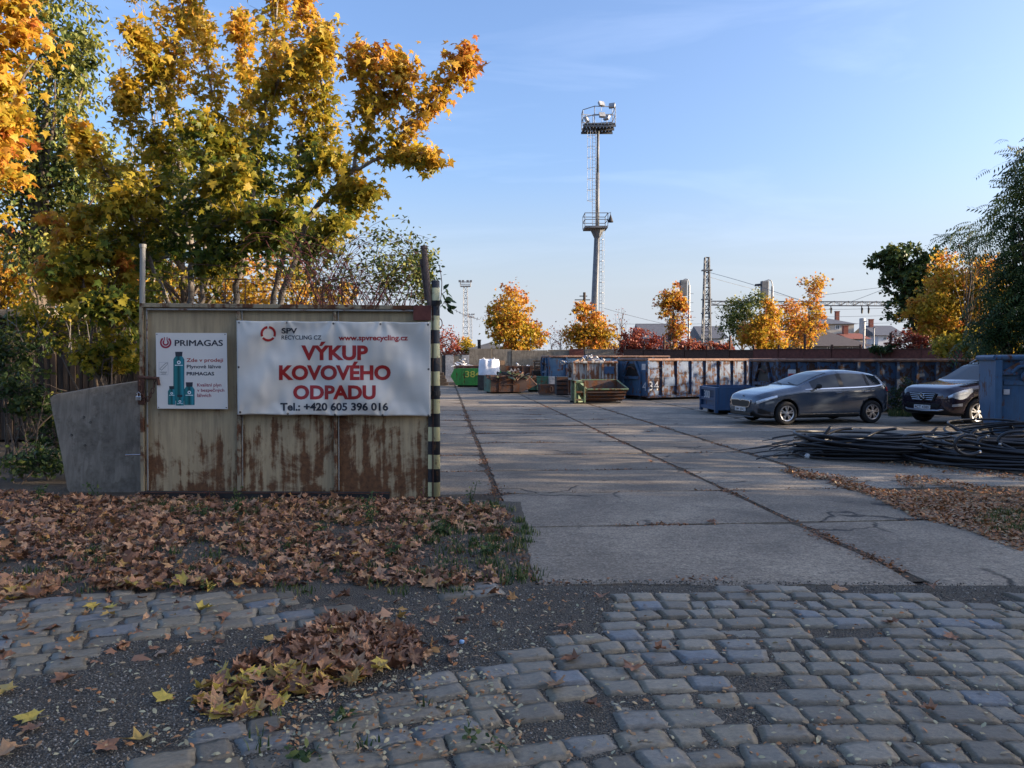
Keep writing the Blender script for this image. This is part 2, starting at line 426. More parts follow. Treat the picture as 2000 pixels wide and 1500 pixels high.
def slab(u0, u1, v0, v1, mat, rough=0.02, zt=0.0, gap=0.014):
    nx, ny = max(4, int((u1 - u0) / 0.22)), max(4, int((v1 - v0) / 0.22))
    if v0 > 20: nx, ny = 5, 4
    sd = random.random() * 90
    tl, tw = random.uniform(-1, 1) * 0.004, random.uniform(-1, 1) * 0.004
    cu, cv = (u0 + u1) / 2, (v0 + v1) / 2
    vs = []; rim = []
    for j in range(ny + 1):
        for i in range(nx + 1):
            a, b = i / nx, j / ny
            u, v = u0 + gap + (u1 - u0 - 2 * gap) * a, v0 + gap + (v1 - v0 - 2 * gap) * b
            ed = i in (0, nx) or j in (0, ny); co = i in (0, nx) and j in (0, ny)
            if v0 == vrow[0]: v = v1 - gap - (v1 - gap - (5.87 - u * .0872) / .9962) * (1 - b)
            z = zt + mnoise.noise((u * 0.8, v * 0.8, sd)) * 0.003 + tl * (a - .5) * 2 + tw * (b - .5) * 2
            if ed:
                k = rough * (mnoise.noise((u * 3, v * 3, sd)) + 0.7 * mnoise.noise((u * 9, v * 9, sd + 7)))
                k = abs(k) + (0.05 * random.random() if co else 0)
                u += (k if i == 0 else -k if i == nx else 0); v += (k if j == 0 else -k if j == ny else 0)
                if v0 == vrow[0] and j == 0: v += .10 * abs(mnoise.noise((u * 1.1, 3.3, 0))) + .09 * abs(mnoise.noise((u * 4.5, 7.1, 0))) + .03 * random.random()
                z -= 0.006 + abs(k) * 0.12
            vs.append((*uv2w(u - cu, v - cv), z))
    n1 = nx + 1
    fs = [(j * n1 + i, j * n1 + i + 1, (j + 1) * n1 + i + 1, (j + 1) * n1 + i) for j in range(ny) for i in range(nx)]
    ring = [i for i in range(nx)] + [j * n1 + nx for j in range(ny)] + [ny * n1 + i for i in range(nx, 0, -1)] + [j * n1 for j in range(ny, 0, -1)]
    b0 = len(vs)
    vs += [(vs[i][0], vs[i][1], -0.06) for i in ring]
    m = len(ring)
    fs += [(ring[k], b0 + k, b0 + (k + 1) % m, ring[(k + 1) % m]) for k in range(m)]
    mb = MB(); mb.add(vs, fs)
    return mb.build('concrete_slab', mat, yard, smooth=False, loc=(*uv2w(cu, cv), 0), fix=False)
vrow = [5.93, 7.95, 9.98, 12.0, 14.05, 16.1, 18.15, 20.2, 22.2, 24.3, 26.4, 28.5, 30.6, 32.8, 35, 37.2, 39.4, 41.6, 43.8, 46, 48.2, 50.4, 52.6]
for a, b in zip(vrow, vrow[1:]):
    ro = 0.03 if a > 6 else 0.075
    slab(0.70, 3.75, a, b, M['slab'], ro)
    if a < 12.5 or a > 14: slab(3.78, 5.62, a, b, M['slab'], ro, gap=0.016)
    else: slab(3.78, 5.62, a, b, M['slab_light'], ro)
    if a > 9.5: slab(-2.35, 0.66, a, b, M['slab'], 0.06, zt=-0.004)
    if a > 9.5 and a < 36:
        for k, u in enumerate((5.68, 8.72, 11.76, 14.8, 17.84)):
            if a > 16 or k < 4: slab(u, u + 3.0, a + 0.35 * (k % 2), b + 0.35 * (k % 2), M['slab_light'], 0.05, zt=0.0 if k else -0.002)
    if a > 20: slab(-5.5, -2.4, a, b, M['slab'], 0.06, zt=-0.006)

# ---- cobbles
def cobble_mat():
    t = NT('granite_sett'); v = t.co(); oi = t.n('ShaderNodeObjectInfo').outputs['Random']
    base = t.ramp(oi, [(0.0, (0.135, 0.115, 0.083)), (0.25, (0.19, 0.162, 0.118)), (0.45, (0.225, 0.19, 0.13)), (0.65, (0.165, 0.15, 0.118)), (0.8, (0.255, 0.217, 0.155)), (0.93, (0.175, 0.168, 0.15)), (1.0, (0.16, 0.17, 0.178))])
    f = t.noise(v, 9, 8, 0.65); s = t.noise(v, 90, 4, 0.7)
    c = t.mix(1.0, base, t.ramp(f, [(0.25, 0.6), (0.75, 1.35)]), 'MULTIPLY')
    c = t.mix(1.0, c, t.ramp(s, [(0.3, 0.7), (0.7, 1.3)]), 'MULTIPLY')
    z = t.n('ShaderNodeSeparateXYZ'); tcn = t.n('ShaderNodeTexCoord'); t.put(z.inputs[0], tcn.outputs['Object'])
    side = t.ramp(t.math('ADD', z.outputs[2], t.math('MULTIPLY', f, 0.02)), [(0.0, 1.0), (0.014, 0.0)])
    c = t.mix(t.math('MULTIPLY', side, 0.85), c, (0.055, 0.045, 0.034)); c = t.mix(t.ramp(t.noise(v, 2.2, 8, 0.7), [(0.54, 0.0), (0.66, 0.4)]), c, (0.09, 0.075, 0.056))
    return t.bsdf(c, t.math('ADD', t.math('MULTIPLY', f, 0.35), 0.36), 0, t.bump(t.math('ADD', f, t.math('MULTIPLY', s, 0.3)), 0.45, 0.006), 0.45)
M['sett'] = cobble_mat()
def cobble_mesh(seed):
    rd = random.Random(seed); nx, ny = 7, 5
    c4 = [(rd.uniform(-.10, .10), rd.uniform(-.10, .10)) for _ in range(4)]
    vs = []
    for j in range(ny + 1):
        for i in range(nx + 1):
            a, b = i / nx * 2 - 1, j / ny * 2 - 1
            p = 13.0; rr = (abs(a) ** p + abs(b) ** p) ** (1 / p); mxx = max(abs(a), abs(b)) or 1
            s = (mxx / rr) if rr else 1
            x, y = a * s * 0.5, b * s * 0.5
            w = [(1 - a) * (1 - b) / 4, (1 + a) * (1 - b) / 4, (1 + a) * (1 + b) / 4, (1 - a) * (1 + b) / 4]
            x += sum(w[k] * c4[k][0] for k in range(4)); y += sum(w[k] * c4[k][1] * .8 for k in range(4))
            x += 0.06 * mnoise.noise((a * 2.2, b * 1.5, seed * 3.1)); y += 0.075 * mnoise.noise((a * 2.4, b * 1.5, seed * 5.7 + 9))
            z = 0.026 - 0.008 * mxx ** 14 + 0.004 * mnoise.noise((a * 1.2, b * 1.2, seed * 1.7)) + 0.004 * mnoise.noise((a * 3, b * 3, seed * 2.7))
            vs.append((x, y, z))
    n1 = nx + 1
    fs = [(j * n1 + i, j * n1 + i + 1, (j + 1) * n1 + i + 1, (j + 1) * n1 + i) for j in range(ny) for i in range(nx)]
    ring = [i for i in range(nx)] + [j * n1 + nx for j in range(ny)] + [ny * n1 + i for i in range(nx, 0, -1)] + [j * n1 for j in range(ny, 0, -1)]
    b0 = len(vs); vs += [(vs[i][0] * 1.06, vs[i][1] * 1.06, -0.05) for i in ring]; m = len(ring)
    fs += [(ring[k], b0 + k, b0 + (k + 1) % m, ring[(k + 1) % m]) for k in range(m)]
    mb = MB(); mb.add(vs, fs)
    return mb.mesh('cobblestone', M['sett'], smooth=True, fix=False)
cob = [cobble_mesh(k) for k in range(14)]
xs_ = np.linspace(-7, 7, 1401)
gp_ = np.interp(xs_, [-7, -1.0, 0.0, 1.0, 2.2, 7], [0.42, 0.45, 0.30, 0.06, -0.01, -0.03])
gi_ = np.concatenate([[0], np.cumsum((gp_[1:] + gp_[:-1]) / 2 * 0.01)]); gi_ -= np.interp(2.0, xs_, gi_)
KEEP = [[(1215, 1158), (1420, 1150), (1700, 1152), (2100, 1165), (3300, 1175), (4200, 2600), (1050, 2600), (1000, 1440), (955, 1330), (1015, 1262), (1190, 1232), (1205, 1190)],
        [(-900, 2600), (340, 1445), (560, 1398), (790, 1366), (850, 1318), (960, 1300), (1070, 1400), (1060, 2600)],
        [(-900, 1200), (300, 1158), (540, 1156), (665, 1190), (640, 1232), (420, 1244), (240, 1262), (170, 1310), (-60, 1345), (-900, 1420)],
        [(850, 1128), (960, 1135), (950, 1168), (860, 1165)]]
HOLES = [[(1035, 1385), (1160, 1345), (1195, 1390), (1190, 1440), (1060, 1470)], [(1400, 1385), (1475, 1378), (1480, 1412), (1400, 1420)], [(1575, 1228), (1700, 1222), (1700, 1258), (1590, 1256)],
         [(1800, 1155), (2000, 1160), (2000, 1180), (1830, 1178)]]
cz = MB()
cz.add([(-9, 1.5, -0.045), (9, 1.5, -0.045), (9, 6.4, -0.045), (-9, 6.4, -0.045)], [(0, 1, 2, 3)])
pave = prop(cz.build('cobblestone_pavement', M['earth'], fix=False), kind='structure')
stones = []
for row in range(-20, 34):
    s = 0; x = -6.2 + random.uniform(0, .2)
    Y0 = 2.6 + row * 0.188
    while x < 7.4:
        sl = float(np.interp(x, xs_, gp_)); an = math.atan(sl); w = random.choice([.13, .17, .20, .22, .23, .25, .28]) + random.uniform(-.015, .015)
        xc = x + w / 2 * math.cos(an); yc = Y0 + float(np.interp(xc, xs_, gi_)) + random.uniform(-.008, .008)
        x += (w + 0.006) * math.cos(an)
        if yc < 1.9 or yc > 6.4: continue
        px, py = pix(xc, yc)
        keep = any(inpoly(px, py, k) for k in KEEP) and not (any(inpoly(px, py, h) for h in HOLES) and random.random() < .75)
        if not keep or random.random() < .025: continue
        stones.append((xc, yc, an, w, not (-40 < px < 2040 and py < 1530)))
stones.sort(key=lambda t: (t[4], t[1]))
many = MB()
for i, (xc, yc, an, w, py) in enumerate(stones):
    z = random.uniform(-.018, -.005) - (.010 if random.random() < .08 else 0); dep = random.uniform(.174, .190)
    rot = Vector((random.uniform(-.035, .035), random.uniform(-.035, .035), an + random.uniform(-.045, .045) + random.choice([0, math.pi])))
    me = random.choice(cob)
    if i < 298:
        o = link('cobblestone', me, pave, (xc, yc, z), rot); o.scale = (w * .99, dep * .98, 1)
    else:
        from mathutils import Euler
        mt = Matrix.Translation((xc, yc, z)) @ Euler(rot).to_matrix().to_4x4() @ Matrix.Diagonal((w * .99, dep * .98, 1, 1))
        many.add([mt @ v.co for v in me.vertices], [tuple(p.vertices) for p in me.polygons])
if many.v: prop(many.build('far_cobblestones', M['sett'], pave, smooth=True, fix=False), kind='stuff')
print('cobbles', len(stones))

# ---- clouds of small pieces
def rand_rot(n, bias, spread, tip=None):
    """n orthonormal frames: normal around bias, tip direction random (or around tip)"""
    N = np.asarray(bias, float) + rng.normal(0, spread, (n, 3)); N /= np.linalg.norm(N, axis=1, keepdims=True)
    T = rng.normal(0, 1, (n, 3)) if tip is None else np.asarray(tip, float) + rng.normal(0, 0.55, (n, 3))
    T -= N * np.sum(T * N, 1, keepdims=True); T /= np.linalg.norm(T, axis=1, keepdims=True) + 1e-9
    X = np.cross(T, N)
    return X, T, N
def cloud(name, Pn, size, shape, hue, mat, bias=(0, 0, 1), spread=0.8, tip=None):
    V0, F0 = shape; n = len(Pn); k = len(V0)
    X, T, N = rand_rot(n, bias, spread, tip)
    size = np.broadcast_to(np.asarray(size, float), (n,))
    V = Pn[:, None, :] + size[:, None, None] * (V0[None, :, 0:1] * X[:, None, :] + V0[None, :, 1:2] * T[:, None, :] + V0[None, :, 2:3] * N[:, None, :])
    F = (F0[None] + (np.arange(n) * k)[:, None, None]).reshape(-1, 3)
    return fast_mesh(name, V.reshape(-1, 3), F, mat, np.repeat(np.broadcast_to(hue, (n,)), k))
def maple_shape(curl=0.25, fold=0.15, detail=True):
    h = [(0.0, 0.0), (.36, -.08), (.27, .10), (.60, .36), (.42, .40), (.21, .44), (.27, .66), (.13, .68), (0, 1.0)] if detail else [(0, 0), (.36, -.05), (.26, .14), (.58, .42), (.2, .46), (0, 1.0)]
    pts = h + [(-a, b) for a, b in h[-2:0:-1]]
    c = (0.0, .32); V = [c] + pts
    Z = [curl * -(((x * 1.6) ** 2 + (y - .32) ** 2)) + fold * abs(x) for x, y in V]
    V = np.array([(x, y, z) for (x, y), z in zip(V, Z)], float); m = len(pts)
    F = np.array([(0, 1 + i, 1 + (i + 1) % m) for i in range(m)])
    return V, F
def crumpled(k, amp=.16):
    """a dried maple leaf: torn outline, a middle ring of vertices, buckled surface"""
    rd = random.Random(k); V0, _ = maple_shape(0, 0); m = len(V0) - 1; c = V0[0]
    out = [(c + (V0[1 + i] - c) * rd.uniform(.78, 1.08)) for i in range(m)]; mid = [c + (o_ - c) * rd.uniform(.45, .6) for o_ in out]
    V = np.array([c] + mid + out); V[:, 1] -= .35
    a0, cu, fo = rd.uniform(0, 6.28), rd.uniform(-.7, .8), rd.uniform(-.1, .6)
    dx, dy = math.cos(a0), math.sin(a0); t_ = V[:, 0] * dx + V[:, 1] * dy
    V[:, 2] = cu * t_ ** 2 + fo * np.abs(V[:, 0]) + np.array([amp * (mnoise.noise((v[0] * 3.4, v[1] * 3.4, k * 3.1)) + .6 * mnoise.noise((v[0] * 8, v[1] * 8, k * 1.7))) for v in V])
    V[:, 2] -= V[:, 2].min()
    F = [(0, 1 + i, 1 + (i + 1) % m) for i in range(m)]
    for i in range(m): a, b = 1 + i, 1 + (i + 1) % m; F += [(a, a + m, b + m), (a, b + m, b)]
    return V, np.array(F)
MAPLE = maple_shape(); MAPLE_S = maple_shape(0.35, 0.1, False)
OVAL = (np.array([(0, 0, 0), (.24, .35, .06), (.2, .7, .03), (0, 1, -.06), (-.2, .7, .03), (-.24, .35, .06)], float), np.array([(0, 1, 5), (1, 2, 5), (2, 4, 5), (2, 3, 4)]))
DIAM = (np.array([(0, 0, 0), (.38, .45, .05), (0, 1, -.1), (-.38, .45, .05)], float), np.array([(0, 1, 3), (1, 2, 3)]))
def frond_shape(n=7, w=0.30):
    V, F = [], []
    for i in range(n):
        t = (i + .6) / n; y = t; z = -0.42 * t * t
        L = w * (1 - .45 * t)
        for s in (-1, 1):
            b = len(V); V += [(0, y, z), (s * L * .55, y + .02, z - .05), (s * L, y + .10, z - .16), (s * L * .5, y + .10, z - .06)]; F += [(b, b + 1, b + 3), (b + 1, b + 2, b + 3)]
    return np.array(V, float), np.array(F)
FROND = frond_shape()
PEB = (np.array([(1, 0, 0), (-1, .2, 0), (.1, .9, 0), (-.1, -.8, .05), (.15, .1, .7), (0, 0, -.6)], float),
       np.array([(0, 2, 4), (2, 1, 4), (1, 3, 4), (3, 0, 4), (2, 0, 5), (1, 2, 5), (3, 1, 5), (0, 3, 5)]))
def scatter_px(poly, n):
    """n ground points spread evenly over the area a region has in the view"""
    a = np.array(poly); out = []
    while len(out) < n:
        x = rng.uniform(a[:, 0].min(), a[:, 0].max(), n * 2); y = rng.uniform(a[:, 1].min(), a[:, 1].max(), n * 2)
        k = inpoly(x, y, poly); out += list(zip(x[k], y[k]))
    return np.array([tuple(G(x, y)[:2]) for x, y in out[:n]])
def scatter_w(poly, n):
    """n ground points spread evenly on the ground itself"""
    a = np.array(gpoly(poly)); pl = [tuple(p) for p in a]; out = []
    while len(out) < n:
        x = rng.uniform(a[:, 0].min(), a[:, 0].max(), n * 2); y = rng.uniform(a[:, 1].min(), a[:, 1].max(), n * 2)
        k = inpoly(x, y, pl); out += list(zip(x[k], y[k]))
    return np.array(out[:n])
def withz(xy, f): return np.array([(x, y, f(x, y)) for x, y in xy])

def pebble_mat():
    t = NT('pebbles'); g = t.n('ShaderNodeNewGeometry').outputs['Random Per Island']
    return t.bsdf(t.ramp(g, [(0.0, (0.04, 0.035, 0.03)), (0.5, (0.115, 0.104, 0.085)), (0.85, (0.20, 0.183, 0.155)), (1.0, (0.38, 0.35, 0.30))]), 0.75, 0, None, 0.3)
M['pebble'] = pebble_mat()
GRAV = [(-40, 1300), (200, 1260), (420, 1230), (650, 1215), (860, 1130), (1060, 1145), (1240, 1165), (1210, 1235), (1000, 1280), (850, 1330), (700, 1380), (420, 1410), (200, 1520), (-40, 1520)]
pts = np.concatenate([scatter_px(GRAV, 15000), scatter_px([(1000, 1150), (2000, 1150), (2000, 1500), (300, 1500)], 9000), scatter_px([(1030, 1130), (2000, 1140), (2000, 1175), (1100, 1165)], 1800)])
pts = withz(pts, lambda x, y: gz(x, y) + .001)
prop(link('gravel', cloud('gravel', pts, rng.uniform(.0025, .0085, len(pts)) * (0.6 + 0.11 * pts[:, 1]), PEB, 0.5, M['pebble'], spread=.4)), kind='stuff')

# ---- leaf litter
BANK = [(-500, 960), (-60, 955), (120, 965), (270, 975), (860, 985), (960, 985), (1010, 1030), (1035, 1130), (900, 1150), (640, 1142), (430, 1152), (200, 1160), (-60, 1185), (-500, 1200)]
PILE = [(385, 1405), (395, 1352), (470, 1310), (590, 1240), (640, 1205), (730, 1210), (810, 1240), (825, 1295), (700, 1345), (560, 1375), (480, 1408)]
b1 = scatter_w(BANK, 11200)
dens = np.array([mnoise.noise((x * 1.1, y * 1.1, 4.0)) for x, y in b1]) - np.clip((b1[:, 0] + 0.9) * 0.35, 0, .5)
b1 = b1[dens > -0.22]
b1 = withz(b1, lambda x, y: gz(x, y) + random.uniform(.004, .055))
p1 = scatter_w(PILE, 620)
pc = np.array(gpoly([(610, 1310)]))[0]
p1 = withz(p1, lambda x, y: gz(x, y) + random.uniform(.005, .02) + .075 * max(0, 1 - ((x - pc[0]) ** 2 * 1.3 + (y - pc[1]) ** 2 * 5)) * random.random())
n_near = [(-40, 1140), (1030, 1140), (900, 1300), (-40, 1300)]
b2 = withz(scatter_px(n_near, 160), lambda x, y: gz(x, y) + .012)
allp = np.concatenate([b1, b2])
FOLD = crumpled(31, .2); CRUMP = crumpled(33, .24)
rng.shuffle(allp); n3 = len(allp) // 10
prop(link('leaf_litter', cloud('leaf_litter', allp[:n3 * 4], rng.uniform(.045, .12, n3 * 4), MAPLE_S, 0.5, M['litter'], spread=.45)), kind='stuff')
prop(link('leaf_litter', cloud('leaf_litter', allp[n3 * 4:n3 * 7], rng.uniform(.05, .105, n3 * 3), FOLD, 0.5, M['litter'], spread=.8)), kind='stuff')
prop(link('leaf_litter', cloud('leaf_litter', allp[n3 * 7:], rng.uniform(.045, .10, len(allp) - n3 * 7), CRUMP, 0.42, M['litter'], spread=.8)), kind='stuff')
crumbs = scatter_w(BANK, 12000); crumbs = withz(crumbs, lambda x, y: gz(x, y) + random.uniform(.002, .03))
prop(link('leaf_crumbs', cloud('leaf_crumbs', crumbs, rng.uniform(.015, .05, len(crumbs)), DIAM, 0.4, M['litter'], spread=.7)), kind='stuff')
# small dry leaflets between the stones, on the slabs' edge and in the joints
lf = np.concatenate([scatter_px([(380, 1410), (860, 1290), (1000, 1300), (1250, 1160), (2000, 1170), (2000, 1500), (200, 1500)], 900), scatter_px([(560, 1370), (860, 1290), (1010, 1330), (1030, 1480), (560, 1480)], 500),
                     scatter_px([(640, 1200), (900, 1140), (1240, 1170), (1000, 1290), (850, 1300)], 350), scatter_px([(0, 1170), (640, 1170), (640, 1440), (0, 1500)], 500)])
lf = withz(lf, lambda x, y: gz(x, y) + .018)
lsz = rng.uniform(.018, .042, len(lf))
# drifts on the right
DR = [[(1500, 915), (1560, 920), (1650, 940), (1760, 965), (2050, 1000), (2050, 1110), (2000, 1082), (1900, 1040), (1780, 1008), (1690, 965), (1600, 940)],
      [(1745, 930), (1800, 930), (1900, 948), (2050, 962), (2050, 985), (1800, 968), (1760, 950)],
      [(1690, 958), (1900, 962), (2050, 975), (2050, 1000), (1780, 992)],
      [(1520, 915), (1680, 936), (1650, 945), (1560, 936)], [(1690, 900), (1860, 912), (2050, 935), (2050, 945), (1850, 925)]]
dp = np.concatenate([scatter_w(DR[0], 6500), scatter_w(DR[1], 1500), scatter_w(DR[2], 1300), scatter_w(DR[3], 500), scatter_w(DR[4], 500)])
dk = np.array([mnoise.noise((x * 1.6, y * 1.6, 8.0)) for x, y in dp]) > -.30
dp = withz(dp[dk], lambda x, y: random.uniform(.004, .03))
# joints
jp = []
for v in vrow:
    for _ in range(26 if v < 26 else 0):
        jp.append(uv2w(random.uniform(-2, 5.6), v + random.gauss(0, .02)))
    for k in range(5):
        c = random.uniform(-1.5, 5.4)
        if v < 30: jp += [uv2w(c + random.gauss(0, .16), v + random.gauss(0, .035)) for _ in range(70)]
for u in (.68, 3.76, 5.65):
    for _ in range(900): jp.append(uv2w(u + random.gauss(0, .03), 6 + 24 * random.random() ** 1.6))
    for k in range(9):
        c = 6.3 + 22 * random.random() ** 1.5
        jp += [uv2w(u + random.gauss(0, .07), c + random.gauss(0, .2)) for _ in range(70)]
jp = np.array([(x, y, random.uniform(0, .012) - .012) for x, y in jp])
al = np.concatenate([lf, dp, jp]); sz = np.concatenate([lsz, rng.uniform(.03, .07, len(dp)), rng.uniform(.02, .05, len(jp))])
prop(link('dry_leaflets', cloud('dry_leaflets', al, sz, OVAL, np.concatenate([np.full(len(lf), .8), np.full(len(dp), .5), np.full(len(jp), .12)]), M['leaflet'], spread=.35)), kind='stuff')

# individual fallen maple leaves
def leaf_obj_mesh(k):
    V, F = crumpled(k); rd = random.Random(k); z = V[1, 2]
    st = np.array([(-.012, -.33, z), (.012, -.33, z), (.03 + .012, -.72, z + .05), (.03 - .012, -.72, z + .05)])
    b = len(V); V = np.concatenate([V, st]); F = np.concatenate([F, [(b, b + 1, b + 2), (b, b + 2, b + 3)]])
    return fast_mesh('fallen_leaf', V, F, M['fallen'], smooth=False)
lmesh = [leaf_obj_mesh(k) for k in range(18)]
def fleaf(x, y, z, s, label, group, tilt=.15):
    o = link('fallen_leaf', random.choice(lmesh), None, (x, y, z), (random.gauss(0, tilt), random.gauss(0, tilt), random.uniform(0, 6.3)))
    o.scale = (s, s, s); return prop(o, label, 'leaf', group)
single = [(538, 1433, 'curled tan maple leaf on the lowest row of cobblestones left of centre'), (400, 1195, 'yellow maple leaf on the left cobble patch below the bank'), (370, 1160, 'maple leaf at the front foot of the leaf bank on the left cobbles'), (800, 1228, 'maple leaf at the upper right tip of the leaf heap'),
 (645, 1240, 'yellow maple leaf on the upper left edge of the leaf heap'), (505, 1297, 'lone maple leaf on gravel left of the leaf heap'), (583, 1293, 'maple leaf touching the left flank of the leaf heap'), (120, 1335, 'brown maple leaf alone on the gravel at the left'), (318, 1370, 'small yellow maple leaf on bare gravel left below the heap'),
 (55, 1410, 'yellow maple leaf on gravel near the lower left corner'), (18, 1475, 'orange maple leaf in the bottom left corner'), (100, 1232, 'maple leaf on the far left cobbles between two others'), (50, 1230, 'yellow maple leaf on the left cobbles nearest the picture edge'), (180, 1190, 'left one of two maple leaves side by side on the left cobbles'),
 (215, 1190, 'right one of two maple leaves side by side on the left cobbles'), (35, 1170, 'maple leaf on the topmost left cobble at the edge'), (135, 1163, 'yellow maple leaf where bank and left cobbles meet'), (92, 1158, 'maple leaf on the bank margin at far left'), (213, 1205, 'maple leaf just below the side by side pair'), (530, 1255, 'reddish maple leaf on gravel above the leaf heap'),
 (1085, 1346, 'yellow maple leaf on the bare dirt gap among the cobblestones'), (1160, 1387, 'maple leaf on cobbles right of the bare dirt gap'), (1232, 1312, 'maple leaf on a cobblestone above the bare dirt gap'), (1109, 1230, 'maple leaf at the left end of the cobble rows'), (1465, 1162, 'upright dry maple leaf on the first cobble row by the slab edge'),
 (1640, 1158, 'dry maple leaf on the slab edge right of the upright one'), (1740, 1223, 'yellow maple leaf on the right hand cobbles'), (1815, 1395, 'large dry maple leaf low on the right cobbles'), (1855, 1252, 'brown maple leaf right of the yellow one on the cobbles'), (1822, 1153, 'maple leaf at the far right slab edge'), (1290, 1277, 'maple leaf between cobble rows in the middle'),
 (1115, 1295, 'maple leaf on the cobble edge beside the gravel'), (880, 1252, 'small yellow maple leaf beside the blue cap'), (752, 1250, 'broad maple leaf on the right shoulder of the heap'), (10, 1355, 'yellow maple leaf cut by the left picture edge'), (210, 1467, 'tan maple leaf on the lowest gravel at left'), (60, 1430, 'maple leaf just below the yellow one near the lower left corner'),
 (268, 1452, 'yellowish maple leaf beside the lowest left cobbles'), (1390, 1020, 'small maple leaf lying on the wide concrete slab'), (1270, 902, 'maple leaf on the slabs in front of the yard'), (1175, 1172, 'maple leaf in the dirt below the slab corner'), (660, 1172, 'maple leaf on gravel between the bank and the heap')]
for px, py, lb in single:
    g = G(px, py); on = px > 1000
    fleaf(g.x, g.y, (0.022 if py > 1150 and on else gz(g.x, g.y) + .012 if not on else .004), random.uniform(.085, .135), lb, 'single maple leaves on the ground')
p1 = p1[np.argsort(p1[:, 1])]
for x, y, z in p1[:170]:
    fleaf(x, y, z, random.uniform(.07, .125), 'dry maple leaf in the leaf heap between gravel and cobblestones', 'maple leaves in the heap', .45)
rest_ = p1[170:]; rng.shuffle(rest_)
for k in range(3): prop(link('leaf_heap', cloud('leaf_heap', rest_[k::3], rng.uniform(.07, .13, len(rest_[k::3])), crumpled(40 + k), 0.45, M['litter'], spread=.6)), kind='stuff')
b1 = np.array([q for q in b1 if 0 < pix(*q)[0] < 1040]); fb = b1[np.argsort(b1[:, 1])][:85]
for x, y, z in fb:
    fleaf(x, y, z + .012, random.uniform(.08, .14), 'dry maple leaf at the front edge of the leaf covered bank', 'maple leaves on the bank edge', .4)

# ---- grass and weeds
def blades(pts, hmin, hmax, lean=.35):
    n = len(pts); V = np.zeros((n, 5, 3)); a = rng.uniform(0, 6.28, n); h = rng.uniform(hmin, hmax, n); w = .0035 + .003 * rng.random(n)
    d = np.stack([np.cos(a), np.sin(a), 0 * a], 1); s = np.stack([-np.sin(a), np.cos(a), 0 * a], 1); l = rng.uniform(.1, lean * 2, n) * h
    V[:, 0] = pts - s * w[:, None]; V[:, 1] = pts + s * w[:, None]
    m = pts + d * (l * .35)[:, None] + np.array([0, 0, 1]) * (h * .6)[:, None]
    V[:, 2] = m - s * (w * .7)[:, None]; V[:, 3] = m + s * (w * .7)[:, None]; V[:, 4] = pts + d * l[:, None] + np.array([0, 0, 1]) * h[:, None]
    F = np.array([(0, 1, 3), (0, 3, 2), (2, 3, 4)]); F = (F[None] + (np.arange(n) * 5)[:, None, None]).reshape(-1, 3)
    return V.reshape(-1, 3), F, np.repeat(rng.uniform(.2, .8, n), 5)
gp = []
def tuft(px, py, n, r):
    g = G(px, py)
    for _ in range(n): gp.append((g.x + random.gauss(0, r), g.y + random.gauss(0, r), gz(g.x, g.y) - .005))
for _ in range(95):
    x = random.uniform(260, 1010); tuft(x, random.uniform(985, 1010 + max(0, (x - 700)) * .35), random.randint(15, 60), random.uniform(.03, .10))
for _ in range(60): tuft(random.uniform(800, 1035), random.uniform(985, 1140), random.randint(30, 80), random.uniform(.03, .09))
for _ in range(110): tuft(random.uniform(-20, 900), random.uniform(1000, 1160), random.randint(12, 40), random.uniform(.03, .07))
for _ in range(9): tuft(random.uniform(500, 1000), random.uniform(1370, 1500), random.randint(5, 10), .02)
for _ in range(30): tuft(random.uniform(1930, 2040), random.uniform(1000, 1040), 40, .06)
gp = np.array(gp)
V, F, hu = blades(gp, .02, .085)
prop(link('grass', fast_mesh('grass', V, F, M['grass'], hu)), kind='stuff')
# ------------------------------------------------------------------ more materials
M['gate_paint'] = m_rusty('gate_paint', (0.46, 0.355, 0.205), (0.38, 0.285, 0.16), 0.34, 0.6, 1.5, 0.42, 0.55, (0.075, 0.036, 0.02), (0.21, 0.10, 0.042), low=.085)
M['frame_paint'] = m_rusty('frame_paint', (0.35, 0.28, 0.17), (0.27, 0.22, 0.14), 0.42, 0.55, 4, 0.4, 0.5)
M['rust'] = m_plain('rusty_steel', (0.085, 0.038, 0.024), 0.8, 0.55, 14, 0.4)
M['rust_red'] = m_plain('red_oxide_steel', (0.13, 0.04, 0.028), 0.75, 0.4, 8, 0.3)
M['black_steel'] = m_plain('black_steel', (0.022, 0.02, 0.019), 0.6, 0.4, 8, 0.3)
M['pipe'] = m_rusty('pipe_paint', (0.30, 0.29, 0.26), (0.22, 0.21, 0.18), 0.3, 0.5, 5, 0.3, 0.4)
M['pipe_rust'] = m_plain('rusty_pipe', (0.12, 0.085, 0.07), 0.75, 0.5, 18, 0.4)
M['concrete'] = m_rusty('weathered_concrete', (0.30, 0.255, 0.195), (0.21, 0.178, 0.135), 0.42, 0.85, 3.5, 0.35, 0.7, (0.12, 0.10, 0.075), (0.24, 0.205, 0.16))
M['white_vinyl'] = m_plain('banner_vinyl', (0.66, 0.62, 0.54), 0.42, 0.05, 3, 0.04)
M['board'] = m_plain('sign_board', (0.68, 0.65, 0.59), 0.35, 0.02, 3, 0)
M['ink_red'] = m_plain('red_ink', (0.34, 0.022, 0.02), 0.45, 0.05, 3, 0)
M['ink_dark'] = m_plain('dark_ink', (0.03, 0.034, 0.045), 0.45, 0.05, 3, 0)
M['ink_pink'] = m_plain('crimson_ink', (0.30, 0.022, 0.05), 0.45, 0.05, 3, 0)
M['ink_grey'] = m_plain('grey_ink', (0.42, 0.42, 0.43), 0.45, 0.05, 3, 0)
M['ink_white'] = m_plain('white_ink', (0.7, 0.75, 0.76), 0.45, 0.05, 3, 0)
